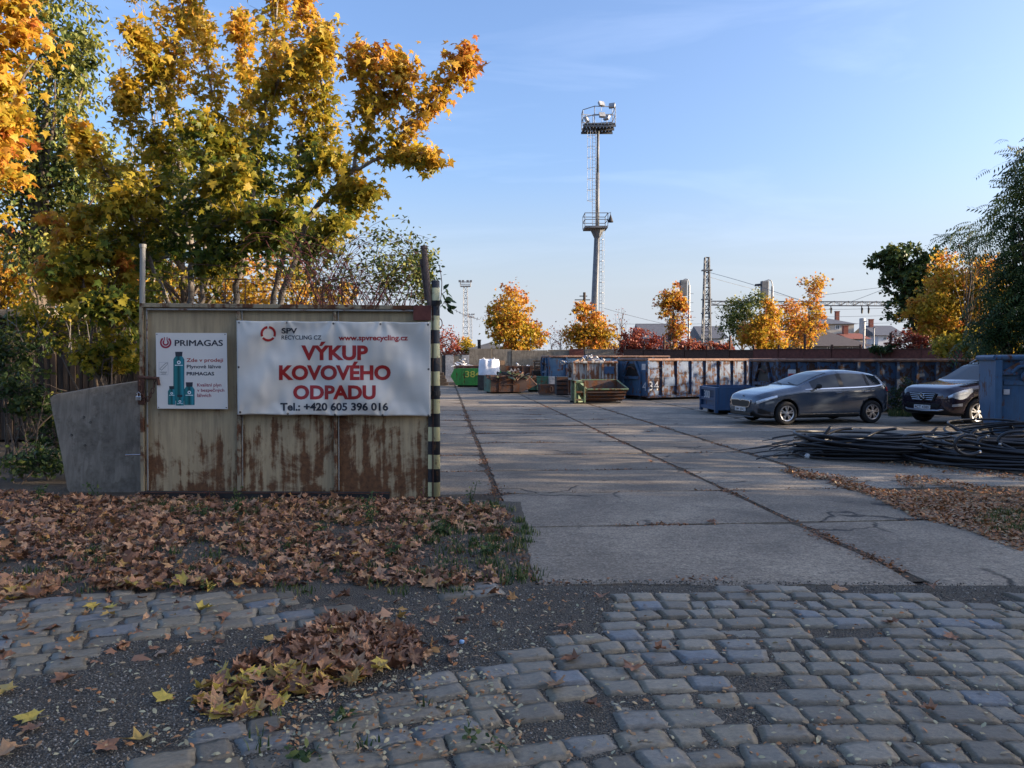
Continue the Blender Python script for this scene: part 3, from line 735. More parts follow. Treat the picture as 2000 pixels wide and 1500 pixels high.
M['silver'] = m_plain('worn_chrome', (0.55, 0.55, 0.55), 0.25, 0.1, 8, 0, 1.0)
M['wood'] = m_bark('weathered_wood', (0.15, 0.10, 0.065)); M['wood_dark'] = m_bark('dark_wood', (0.06, 0.045, 0.035))
def stripe_mat(name, z0):
    t = NT(name); tcn = t.n('ShaderNodeTexCoord'); z = t.n('ShaderNodeSeparateXYZ'); t.put(z.inputs[0], tcn.outputs['Object'])
    v = t.co(rand=False); nz = t.noise(v, 9, 6)
    zz = t.math('ADD', z.outputs[2], t.math('MULTIPLY', nz, 0.012))
    fr = t.math('FRACT', t.math('DIVIDE', t.math('SUBTRACT', z0 + 0.006 + 40 * 0.344, zz), 0.344))
    b = t.ramp(fr, [(0.0, 1.0), (0.487, 0.0)], 'CONSTANT')
    c = t.mix(b, t.mix(nz, (0.50, 0.46, 0.23), (0.58, 0.55, 0.33)), t.mix(nz, (0.012, 0.014, 0.018), (0.035, 0.036, 0.04)))
    vs = t.co(scale=(12, 12, 1.5), rand=False)
    wear = t.ramp(t.math('ADD', t.math('MULTIPLY', t.noise(v, 7, 9, 0.7), .6), t.math('MULTIPLY', t.noise(vs, 2, 6), .4)), [(0.55, 0.0), (0.62, 1.0)])
    c = t.mix(wear, c, t.ramp(nz, [(0.3, (0.10, 0.045, 0.025)), (0.7, (0.22, 0.13, 0.07))]))
    return t.bsdf(c, 0.55, 0, t.bump(wear, -0.3, 0.003), 0.4)
GY = 9.5
ztop = P(850, 590, GY).z
M['stripes'] = stripe_mat('warning_stripes', ztop)

# ------------------------------------------------------------------ the sheet metal gate leaf
def gp_(px, py, dy=0.0): return P(px, py, GY + dy)
g0 = gp_(278, 978)
gate = thing('sheet_metal_gate', 'wide beige sheet metal gate leaf streaked with rust, standing open beside the leaf bank', 'gate', (g0.x, GY, 0))
GO = Vector((g0.x, GY, 0))
def L(px, py, dy=0.0): return gp_(px, py, dy) - GO
def plate(name, q, dy, mat, parent, amp=0.008, sub=(20, 26), seed=0, org=GO, Yb=GY):
    def f(u, v):
        a = Vector(q[0]).lerp(Vector(q[1]), u); b = Vector(q[3]).lerp(Vector(q[2]), u); p = a.lerp(b, v)
        e = min(1, 6 * min(u, 1 - u, v, 1 - v))
        d = amp * e * (mnoise.noise((u * 2.2, v * 2.6, seed)) + .4 * mnoise.noise((u * 5, v * 5, seed + 3)))
        w = P(p.x, p.y, Yb + dy); return (w.x - org.x, w.y - org.y + d, w.z)
    mb = MB(); mb.grid(f, *sub); return mb.build(name, mat, parent, smooth=True)
plate('sheet_panel', [(281, 600), (467, 600), (467, 962), (285, 962)], 0.02, M['gate_paint'], gate, .014, seed=1)
plate('sheet_panel', [(467, 600), (656, 600), (656, 974), (467, 970)], 0.02, M['gate_paint'], gate, .014, seed=5)
plate('sheet_panel', [(656, 600), (842, 603), (842, 976), (656, 974)], 0.02, M['gate_paint'], gate, .014, seed=9)
def gbar(name, a, b, w, d, mat, dy=-0.01, bevel=.004):
    mb = MB(); mb.bar(L(*a, dy), L(*b, dy), d, w); return mb.build(name, mat, gate, bevel=bevel)
def vbar(name, a, b, w, d, mat, dy=-0.01):
    A, B = L(*a, dy), L(*b, dy); mb = MB()
    mb.add([(A.x - w / 2, A.y - d / 2, A.z), (A.x + w / 2, A.y - d / 2, A.z), (A.x + w / 2, A.y + d / 2, A.z), (A.x - w / 2, A.y + d / 2, A.z),
            (B.x - w / 2, B.y - d / 2, B.z), (B.x + w / 2, B.y - d / 2, B.z), (B.x + w / 2, B.y + d / 2, B.z), (B.x - w / 2, B.y + d / 2, B.z)],
           [(0, 1, 2, 3), (4, 5, 6, 7), (0, 1, 5, 4), (1, 2, 6, 5), (2, 3, 7, 6), (3, 0, 4, 7)])
    return mb.build(name, mat, gate, bevel=.004)
vbar('frame_stile', (277, 598), (280, 985), .045, .05, M['frame_paint'])
vbar('frame_stile', (287, 604), (289, 958), .016, .02, M['pipe'], -.012)
vbar('frame_stile', (466, 603), (468, 958), .05, .035, M['frame_paint'])
vbar('frame_stile', (654, 604), (656, 958), .04, .035, M['frame_paint'])
vbar('frame_stile', (473, 604), (474, 958), .012, .02, M['pipe'], -.012)
vbar('frame_stile', (661, 604), (662, 958), .012, .02, M['pipe'], -.012)
gbar('top_rail', (274, 596), (843, 601), .05, .055, M['frame_paint'])
gbar('top_angle', (286, 604), (808, 607), .02, .02, M['pipe'], -.03)
gbar('bottom_channel', (276, 966), (761, 968), .085, .07, M['black_steel'], -.03)
gbar('channel_lip', (276, 961), (761, 963), .012, .085, M['rust'], -.03)
MB().bx(L(761, 966).x, L(842, 976).x, -.01, .02, L(800, 979).z, L(800, 974).z).build('bottom_edge', M['rust'], gate)
mb = MB(); a, b = L(808, 597), L(843, 626); mb.bx(a.x, b.x, -.05, -.036, b.z, a.z); mb.build('corner_plate', M['rust_red'], gate, bevel=.003)
vbar('striped_stile', (841, 626), (840, 976), .05, .05, M['stripes'], .012)
vbar('edge_strip', (846, 600), (846, 976), .014, .03, M['rust'], -.012)
for x0, x1 in ((440, 479), (630, 668)):
    mb = MB(); mb.tube([L(x0, 600), L(x0, 545), L(x1, 545), L(x1, 600)], .009, 6)
    mb.build('wire_bracket', M['rust'], gate)
mb = MB(); mb.tube([L(278, 597), L(279, 482)], .033, 12); mb.tube([L(279, 484), L(279, 477)], .042, 12); mb.build('wire_post', M['pipe'], gate)
mb = MB(); mb.tube([L(840, 600), L(828, 484)], .035, 12); mb.tube([L(828, 486), L(827.6, 480)], .043, 12)
for y in (497, 515, 545, 573):
    t_ = (600 - y) / 116; mb.tube([L(840 - 12 * t_, y + .9), L(840 - 12 * t_, y - .9)], .039, 12)
mb.build('wire_post', M['pipe_rust'], gate)
mb = MB(); mb.tube([L(833, 585, .05), L(823, 506, .05)], .024, 10); mb.build('wire_post', M['pipe_rust'], gate)
def barbed(pts, name='barbed_wire', parent=gate, f=L, r=.0032):
    mb = MB(); q = []
    for (a, b) in zip(pts, pts[1:]):
        n = 14
        for i in range(n): t_ = i / n; q.append(f(a[0] + (b[0] - a[0]) * t_ + random.gauss(0, .3), a[1] + (b[1] - a[1]) * t_ + 4 * 0 + random.gauss(0, .35), random.gauss(0, .004)))
    q.append(f(*pts[-1]))
    mb.tube(q, r, 5)
    tot = sum((q[i + 1] - q[i]).length for i in range(len(q) - 1)); k = 0; acc = 0
    for i in range(len(q) - 1):
        acc += (q[i + 1] - q[i]).length
        if acc > .11:
            acc = 0
            for _ in range(2):
                d = Vector((random.uniform(-.5, .5), random.uniform(-1, 1), random.uniform(-1, 1))).normalized() * .022
                mb.tube([q[i] - d, q[i] + d], r * .7, 4)
    return mb.build(name, M['rust'], parent)
barbed([(279, 508), (440, 520), (620, 522), (735, 502), (790, 496), (828, 489)])
barbed([(279, 540), (450, 546), (640, 547), (760, 528), (825, 517)])
barbed([(279, 567), (450, 572), (650, 560), (780, 548), (832, 542)])
barbed([(279, 520), (400, 548), (560, 556), (700, 570), (838, 573)])
barbed([(279, 582), (480, 586), (660, 584), (838, 586)])
# latch
mb = MB(); mb.tube([L(272, 737, -.04), L(311, 739, -.06)], .018, 10); mb.tube([L(308, 738, -.06), L(310, 752, -.065)], .02, 10)
mb.build('latch_bar', M['rust'], gate)
mb = MB(); a, b = L(272, 733), L(286, 790); mb.bx(a.x, b.x, -.05, -.036, b.z, a.z); mb.build('latch_plate', M['rust'], gate, bevel=.003)
mb = MB(); mb.tube([L(245, 889, .02), L(272, 888, .0), L(282, 888, -.02)], .008, 8); mb.build('bolt_rod', M['silver'], gate)
# chain and padlock
ch = thing('chain', 'rusty chain looped from the gate latch to the padlock', 'chain', GO)
cp = [(302, 741), (301, 752), (298, 763), (294, 772), (289, 779), (283, 781), (278, 776), (276, 768), (274, 758), (273, 748)]
for i, (x, y) in enumerate(cp):
    c = L(x, y, -.062); mb = MB(); a0 = i * 1.57
    ring = [c + Vector((.018 * math.cos(k) * math.cos(a0), .018 * math.cos(k) * math.sin(a0), .034 * math.sin(k))) for k in np.linspace(0, 2 * math.pi, 11)]
    mb.tube(ring, .006, 5, False); mb.build('chain_link', M['rust'], ch)
pl_ = thing('padlock', 'small silver padlock hanging on the rusty chain at the gate edge', 'padlock', GO)
a, b = L(272, 773), L(283, 782); mb = MB(); mb.bx(a.x, b.x, -.10, -.072, b.z, a.z); mb.build('lock_body', M['silver'], pl_, bevel=.008)
mb = MB(); c = (a + b) / 2; mb.tube([(c.x - .02, -.086, a.z - .01), (c.x - .02, -.086, a.z + .03), (c.x, -.086, a.z + .05), (c.x + .02, -.086, a.z + .03), (c.x + .02, -.086, a.z - .01)], .006, 8); mb.build('shackle', M['silver'], pl_)

# ------------------------------------------------------------------ striped post with plant
sp = gp_(851.5, 978)
SPY = GY + 0.02
post = thing('striped_post', 'round black and yellow striped steel pole at the free edge of the gate', 'post', (sp.x, SPY, 0))
mb = MB(); zt = P(852, 549, SPY).z
mb.lathe([(0, -.1), (.052, -.1), (.052, zt), (.045, zt + .006), (0, zt + .006)], 24); mb.build('pole', M['stripes'], post, smooth=False).data.polygons.foreach_set('use_smooth', [len(p.vertices) == 4 for p in post.children[0].data.polygons])
for py in (592, 768):
    z = P(852, py, SPY).z; mb = MB(); mb.lathe([(.056, z - .03), (.06, z - .03), (.06, z + .03), (.056, z + .03)], 20); mb.bx(-.012, .012, -.085, -.05, z - .025, z + .025); mb.build('hinge_collar', M['black_steel'], post)
mb = MB(); c = P(862, 632, SPY - .02) - Vector((sp.x, SPY, 0)); mb.tube([c + Vector((-.02 + .03 * math.sin(k), 0, .06 * math.cos(k))) for k in np.linspace(0, math.pi, 9)], .006, 6); mb.build('eye_hook', M['rust'], post)
iv = thing('climbing_plant', 'green leafy sprig growing out of the striped pole top', 'plant', (sp.x, SPY, 0))
def lo(px, py, dy=0): return P(px, py, SPY + dy) - Vector((sp.x, SPY, 0))
mb = MB()
mb.tube([lo(858, 600, .05), lo(862, 575, .06), lo(863, 552, .06), lo(861, 535), lo(858, 518)], .005, 5); mb.tube([lo(860, 600, .05), lo(868, 590), lo(878, 596)], .004, 5); mb.tube([lo(862, 575, .06), lo(872, 568)], .004, 5)
mb.build('stem', M['cane'], iv)
lp = np.array([lo(x, y, d) for x, y, d in [(858, 518, 0), (855, 528, .02), (861, 520, 0), (854, 532, 0), (864, 538, 0), (853, 545, .03), (863, 548, -.02), (866, 566, 0), (872, 572, 0), (870, 580, -.05), (875, 577, .02), (862, 572, -.06), (866, 590, 0), (874, 592, 0), (880, 595, 0), (872, 602, 0), (877, 600, .04), (868, 585, -.07), (860, 582, -.07), (864, 596, -.05), (872, 588, .05), (878, 588, .0)]])
link('leaves', cloud('leaves', lp, np.array([.06] * 7 + [.12] * 15), OVAL, np.full(len(lp), .45), M['green_leaf'], bias=(.3, -.6, .5), spread=.5, tip=(.6, 0, -.2)), iv)
stw = thing('loose_wire', 'thin loose wire hanging from the striped pole over the yard', 'wire', (sp.x, SPY, 0))
barbed([(868, 592), (885, 604), (905, 614), (925, 621), (937, 624)], 'wire_strand', stw, lambda x, y, d=0: lo(x, y, d + (x - 868) * .02), .0028)

# ------------------------------------------------------------------ banner
BY = GY - 0.10
def bdisp(px, py):
    u, v = (px - 462) / 379, (py - 627) / 185
    e = min(1, 7 * min(max(u, 0), max(1 - u, 0))) * min(1, 7 * min(max(v, 0), max(1 - v, 0)))
    d = .010 * math.sin(px * .045 + py * .055) * (1 - u) ** 1.5 + .011 * math.sin(px * .05 - py * .045 + 1) * u ** 2
    d += .007 * math.sin(px * .028 + .9) + .006 * mnoise.noise((px * .02, py * .02, 2.0)) + .004 * mnoise.noise((px * .05, py * .03, 7.0))
    for k in range(5):
        gx = 467 + 93 * k
        r = math.hypot(px - gx, (py - 627) * .6); d += .007 * math.exp(-r / 22) * math.sin(math.atan2(py - 620, px - gx) * 7)
        r = math.hypot(px - gx, (py - 812) * .6); d += .007 * math.exp(-r / 22) * math.sin(math.atan2(py - 818, px - gx) * 7)
    d += .0035 * math.sin(px * .35) * math.exp(-max(0, py - 627) / 9) + .0025 * math.sin(px * .31) * math.exp(-max(0, 812 - py) / 9)
    return d * (.25 + .75 * e) * 3.4
def bpt(px, py, off=0.0): return P(px, py, BY - bdisp(px, py) - off) - GO
ban = thing('banner', 'large white vinyl banner with red lettering tied onto the gate', 'banner', GO)
def bq(u, v):
    a = (462 + (841 - 462) * u, 626 + 3 * u); b = (464 + (841 - 464) * u, 810 + 3 * u)
    s1 = 1.2 * math.sin(u * 4 * math.pi) ** 2
    return (a[0] + (b[0] - a[0]) * v, a[1] + (b[1] - a[1]) * v + s1 * (1 - 2 * v))
mb = MB(); mb.grid(lambda u, v: bpt(*bq(u, v)), 120, 60)
o = mb.build('vinyl_sheet', M['white_vinyl'], ban, smooth=True)
sm = o.modifiers.new('thickness', 'SOLIDIFY'); sm.thickness = .0012; sm.offset = 1 if False else 0
for (x, y) in [(467, 630), (560, 630), (651, 632), (743, 633), (836, 634), (466, 717), (837, 721), (469, 805), (562, 808), (654, 810), (747, 811), (837, 811)]:
    c = bpt(x, y, .003); mb = MB(); mb.lathe([(.005, 0), (.011, -.003), (.013, 0)], 12, 'Y', c); mb.tube([c + Vector((0, -.003, 0)), c + Vector((random.uniform(-.006, .006), .03, .028 if y < 660 else -.03))], .0035, 5)
    mb.build('eyelet', M['black_steel'], ban)
def text_mesh(s, bold=0.0):
    cu = bpy.data.curves.new('text', 'FONT'); cu.body = s; cu.offset = bold; cu.resolution_u = 4
    ob = bpy.data.objects.new('text', cu); COL.objects.link(ob); bpy.context.view_layer.update()
    me = bpy.data.meshes.new_from_object(ob.evaluated_get(bpy.context.evaluated_depsgraph_get()))
    bpy.data.objects.remove(ob); bpy.data.curves.remove(cu)
    return me
def lettering(s, box, bold, mat, parent, fn, cut=None, name='lettering', fat=0.0):
    """print a line of text into a picture box; fn places a point of it on the printed surface"""
    me = text_mesh(s, bold); bm = bmesh.new(); bm.from_mesh(me)
    xs = [v.co.x for v in bm.verts]; ys = [v.co.y for v in bm.verts]
    x0, x1, y0, y1 = min(xs), max(xs), min(ys), max(ys)
    for v in bm.verts: v.co = Vector((box[0] + (v.co.x - x0) / (x1 - x0) * (box[2] - box[0]), box[3] + (v.co.y - y0) / (y1 - y0) * (box[1] - box[3]), 0))
    bmesh.ops.triangulate(bm, faces=bm.faces)
    if cut:
        for _ in range(5):
            es = [e for e in bm.edges if e.calc_length() > cut]
            if not es: break
            bmesh.ops.subdivide_edges(bm, edges=es, cuts=1); bmesh.ops.triangulate(bm, faces=bm.faces)
    src = [v for v in bm.verts]
    if fat:
        base = list(bm.faces); n0 = len(src); cp = {}
        for q, (ax, ay) in enumerate(((fat, 0), (-fat, 0), (0, fat * .6), (0, -fat * .6))):
            d = bmesh.ops.duplicate(bm, geom=base)
            for e in d['geom']:
                if isinstance(e, bmesh.types.BMVert): e.co.x += ax; e.co.y += ay; e.co.z = (q + 1) * 1e-4
    for v in bm.verts: z = v.co.z; v.co = Vector(fn(v.co.x, v.co.y)) + (Vector((0, -z, 0)) if fat else Vector())
    bm.to_mesh(me); bm.free(); me.materials.clear(); me.materials.append(mat); me.name = name
    return link(name, me, parent)
bf = lambda x, y: bpt(x, y, .0035)
for s, bx_, bo, ma in [('SPV', (549.8, 640.6, 580.4, 651.5), .03, 'ink_dark'), ('RECYCLING CZ', (549.8, 655, 627.8, 663.3), .018, 'ink_dark'), ('www.spvrecycling.cz', (661, 654.5, 796.7, 668.2), .03, 'ink_red'),
                       ('VÝKUP', (588.3, 667.3, 718.7, 703.8), .042, 'ink_red'), ('KOVOVÉHO', (544.9, 706.2, 763.1, 742.7), .042, 'ink_red'), ('ODPADU', (572.5, 752.2, 733.9, 780.5), .042, 'ink_red'), ('Tel.: +420 605 396 016', (547.4, 786.4, 758.2, 802.6), .034, 'ink_dark')]:
    lettering(s, bx_, bo, M[ma], ban, bf, 5)
mb = MB()
for a0 in (97, 217, 337):
    mb.grid(lambda u, v: bf(523.9 + (10.6 + 4.6 * v) * math.cos(R(a0 + 106 * u)), 651.9 - (10.6 + 4.6 * v) * math.sin(R(a0 + 106 * u))), 14, 1)
mb.build('emblem', M['ink_red'], ban)

# ------------------------------------------------------------------ gas bottle sign
PY = GY - 0.055
def ppt(px, py, off=0.0): return P(px, py, PY - off) - GO
sgn = thing('bottle_sign', 'white board advertising green gas bottles, screwed to the gate left of the banner', 'sign', GO)
mb = MB(); q = [(304, 650), (443, 650.5), (445, 799), (307, 798)]
A_ = [ppt(*p) for p in q]; B_ = [ppt(*p, -.006) for p in q]
mb.add(A_ + B_, [(0, 1, 2, 3), (7, 6, 5, 4), (0, 4, 5, 1), (1, 5, 6, 2), (2, 6, 7, 3), (3, 7, 4, 0)]); mb.build('sign_panel', M['board'], sgn)
for x, y in ((306.5, 653), (439.5, 653), (442, 796), (310, 795.5)):
    mb = MB(); mb.lathe([(0, -.004), (.006, -.003), (.007, 0)], 10, 'Y', ppt(x, y, .0005)); mb.build('screw', M['black_steel'], sgn)
pf = lambda x, y, o=.0015: ppt(x, y, o)
for s, bx_, bo, ma in [('PRIMAGAS', (341.6, 664.2, 435, 675.6), -.5, 'ink_dark'), ('Zde v prodeji', (364.3, 699.8, 435.7, 709.2), .014, 'ink_red'), ('Plynové láhve', (364.8, 712.4, 431.7, 721.6), .016, 'ink_dark'), ('PRIMAGAS', (364.8, 726.6, 418, 733.2), -.35, 'ink_dark'),
                       ('Kvalitní plyn', (385, 748.6, 432.3, 757), .012, 'ink_pink'), ('v bezpečných', (385, 758.4, 438, 767), .012, 'ink_pink'), ('láhvích', (385, 768.6, 412.4, 775.6), .012, 'ink_pink'), ('PRÁZDNÉ', (313, 725.6, 325.5, 728), .01, 'ink_dark'), ('LAHVE', (314.5, 729.4, 324, 731.4), .01, 'ink_dark')]:
    lettering(s, bx_, max(bo, 0), M[ma], sgn, pf, fat=max(-bo, 0))
mb = MB(); ec = (323.6, 669)
for r0, r1, a0, a1 in ((7.8, 11.3, -235, 55), (3.2, 6.3, -230, 50)):
    mb.grid(lambda u, v: pf(ec[0] + (r0 + (r1 - r0) * v) * math.cos(R(a0 + (a1 - a0) * u)), ec[1] - (r0 + (r1 - r0) * v) * math.sin(R(a0 + (a1 - a0) * u)), .0016), 26, 1)
for x0 in (320.2, 325.4): mb.add([pf(x0, 658.3, .002), pf(x0 + 1.7, 658.3, .002), pf(x0 + 1.7, 665, .002), pf(x0, 665, .002)], [(0, 1, 2, 3)])
mb.build('emblem', M['ink_pink'], sgn)
mb = MB()
for a, b, c, d in ((310.4, 707.4, 328.6, 708), (310.4, 731.8, 328.6, 732.4), (310.4, 707.4, 311, 732.4), (328, 707.4, 328.6, 732.4)): mb.add([pf(a, b), pf(c, b), pf(c, d), pf(a, d)], [(0, 1, 2, 3)])
mb.build('pictogram_frame', M['ink_grey'], sgn)
mb = MB(); rr = [(312, 720.5), (323.5, 709.4), (326.8, 708.6), (326.6, 712), (315.4, 723.2)]
for i in range(5):
    a, b = Vector((*rr[i], 0)), Vector((*rr[(i + 1) % 5], 0)); n = (b - a).normalized(); n = Vector((-n.y, n.x, 0)) * .3
    mb.add([pf(*(a + n)[:2]), pf(*(b + n)[:2]), pf(*(b - n)[:2]), pf(*(a - n)[:2])], [(0, 1, 2, 3)])
mb.build('pictogram', M['ink_dark'], sgn)
def bottle_mat():
    t = NT('printed_bottles'); tcn = t.n('ShaderNodeTexCoord'); z = t.n('ShaderNodeSeparateXYZ'); t.put(z.inputs[0], tcn.outputs['Generated'])
    return t.bsdf(t.ramp(z.outputs[0], [(0.0, (0.012, 0.10, 0.11)), (0.25, (0.02, 0.19, 0.20)), (0.5, (0.006, 0.06, 0.06)), (0.8, (0.03, 0.25, 0.30)), (1.0, (0.01, 0.10, 0.13))]), 0.35)
M['bottle_print'] = bottle_mat()
def printed_bottle(x0, x1, y0, y1, k, off):
    w = x1 - x0; c = (x0 + x1) / 2; nh = min(w * .42, (y1 - y0) * .22); sh = w * .28
    poly = [(x0 + .6, y1), (x0, y1 - 1), (x0, y0 + nh + sh), (x0 + w * .10, y0 + nh + sh * .4), (c - w * .3, y0 + nh), (c + w * .3, y0 + nh), (x1 - w * .10, y0 + nh + sh * .4), (x1, y0 + nh + sh), (x1, y1 - 1), (x1 - .6, y1)]
    mb = MB(); mb.add([pf(x, y, off) for x, y in poly], [tuple(range(len(poly)))]); o = mb.build('bottle_picture', M['bottle_print'], sgn)
    mb = MB(); mb.add([pf(x, y, off + .0003) for x, y in [(c - w * .3, y0 + nh), (c - w * .34, y0), (c + w * .34, y0), (c + w * .3, y0 + nh)]], [(0, 1, 2, 3)]); mb.build('collar', M['ink_dark'], o)
    r = w * .17; yy = y0 + nh + sh + r * 1.6
    mb = MB(); mb.grid(lambda u, v: pf(c + r * (.45 + .55 * v) * math.cos(6.2832 * u), yy + r * (.45 + .55 * v) * math.sin(6.2832 * u), off + .0003), 18, 1)
    mb.add([pf(c - w * .36, yy + r * 1.35, off + .0003), pf(c + w * .36, yy + r * 1.35, off + .0003), pf(c + w * .36, yy + r * 1.75, off + .0003), pf(c - w * .36, yy + r * 1.75, off + .0003)], [(0, 1, 2, 3)])
    mb.build('bottle_mark', M['ink_white'], o)
printed_bottle(338.6, 360, 687, 783, 0, .0012)
printed_bottle(359.5, 380, 746.6, 791, 1, .0020)
printed_bottle(328, 342.6, 754, 790.5, 2, .0020)
printed_bottle(343.6, 359, 771, 792, 3, .0028)

# ------------------------------------------------------------------ leaning concrete panel
LY = 10.15
lp0 = G(135, 958)
pan = thing('concrete_panel', 'tilted grey concrete slab leaning on edge behind the gate on the left', 'slab', (P(200, 960, LY).x, LY, 0))
LO = Vector((P(200, 960, LY).x, LY, 0))
poly = [(97, 777), (104, 772), (186, 757), (276, 744), (330, 736), (330, 985), (150, 985), (131, 955), (120, 890), (101, 800)]
def lpn(u, y, d): return P(u, y, LY + d) - LO
mb = MB(); n = len(poly)
fr = [lpn(x, y, .16 * (980 - y) / 240 - .0) for x, y in poly]; bk = [p + Vector((-.02, .13, .012)) for p in fr]
mb.add(fr + bk, [tuple(range(n)), tuple(range(2 * n - 1, n - 1, -1))] + [(i, n + i, n + (i + 1) % n, (i + 1) % n) for i in range(n)])
mb.build('slab_body', M['concrete'], pan, bevel=.008)
for x, y in ((164, 815), (177, 825), (166, 870), (140, 850)):
    p = lpn(x, y, .16 * (980 - y) / 240); mb = MB(); mb.lathe([(.012, -.006), (.018, 0.0), (.014, .004)], 8, 'Y', p); mb.build('fixing_hole', M['black_steel'], pan)
# ------------------------------------------------------------------ containers and skips
M['blue'] = m_rusty('blue_container_paint', (0.04, 0.105, 0.20), (0.065, 0.14, 0.235), 0.32, 0.5, 2.2, 0.35, 0.5)
M['blue_worn'] = m_rusty('worn_blue_paint', (0.028, 0.08, 0.19), (0.075, 0.115, 0.17), 0.44, 0.55, 4.0, 0.3, 0.4, (0.03, 0.018, 0.014), (0.12, 0.05, 0.025))
M['blue_scaly'] = m_rusty('scaly_blue_paint', (0.03, 0.08, 0.165), (0.055, 0.095, 0.15), 0.45, 0.6, 4.5, 0.25, 0.6, (0.028, 0.018, 0.014), (0.10, 0.045, 0.026))
M['blue_new'] = m_rusty('fresh_blue_paint', (0.026, 0.07, 0.155), (0.038, 0.09, 0.18), 0.22, 0.45, 3, 0.4, 0.35)
M['white_worn'] = m_rusty('worn_white_paint', (0.47, 0.46, 0.42), (0.34, 0.33, 0.30), 0.46, 0.55, 1.6, 0.6, 0.4, (0.10, 0.04, 0.02), (0.26, 0.11, 0.055))
M['green_skip'] = m_rusty('bright_green_paint', (0.06, 0.30, 0.05), (0.05, 0.22, 0.05), 0.28, 0.5, 2, 0.4, 0.4)
M['green_dull'] = m_rusty('dull_green_paint', (0.10, 0.17, 0.085), (0.16, 0.20, 0.12), 0.36, 0.55, 2.5, 0.4, 0.5)
M['green_dark'] = m_rusty('dark_green_paint', (0.03, 0.11, 0.075), (0.04, 0.14, 0.09), 0.36, 0.55, 2.5, 0.4, 0.5)
M['brown_skip'] = m_rusty('brown_skip_steel', (0.055, 0.034, 0.030), (0.075, 0.044, 0.036), 0.4, 0.65, 3, 0.4, 0.5)
M['rail_rust'] = m_plain('rusty_rail', (0.22, 0.125, 0.085), 0.75, 0.45, 5, 0.3)
M['paint_white'] = m_plain('white_stencil', (0.62, 0.62, 0.60), 0.6, 0.25, 25, 0)
M['paint_yellow'] = m_plain('yellow_stencil', (0.55, 0.5, 0.08), 0.6, 0.25, 25, 0)
M['bag'] = m_plain('woven_bag', (0.72, 0.74, 0.78), 0.6, 0.08, 6, 0.2)
M['sticker'] = m_plain('sticker', (0.6, 0.55, 0.52), 0.5, 0.2, 10, 0)

def ltext(s, x0, x1, z0, z1, plane, mat, parent, bold=.02, name='lettering'):
    """lettering on a flat face: plane maps (a, b) on the face to a point"""
    return lettering(s, (x0, -z1, x1, -z0), bold, mat, parent, lambda a, b: plane(a, -b), None, name)

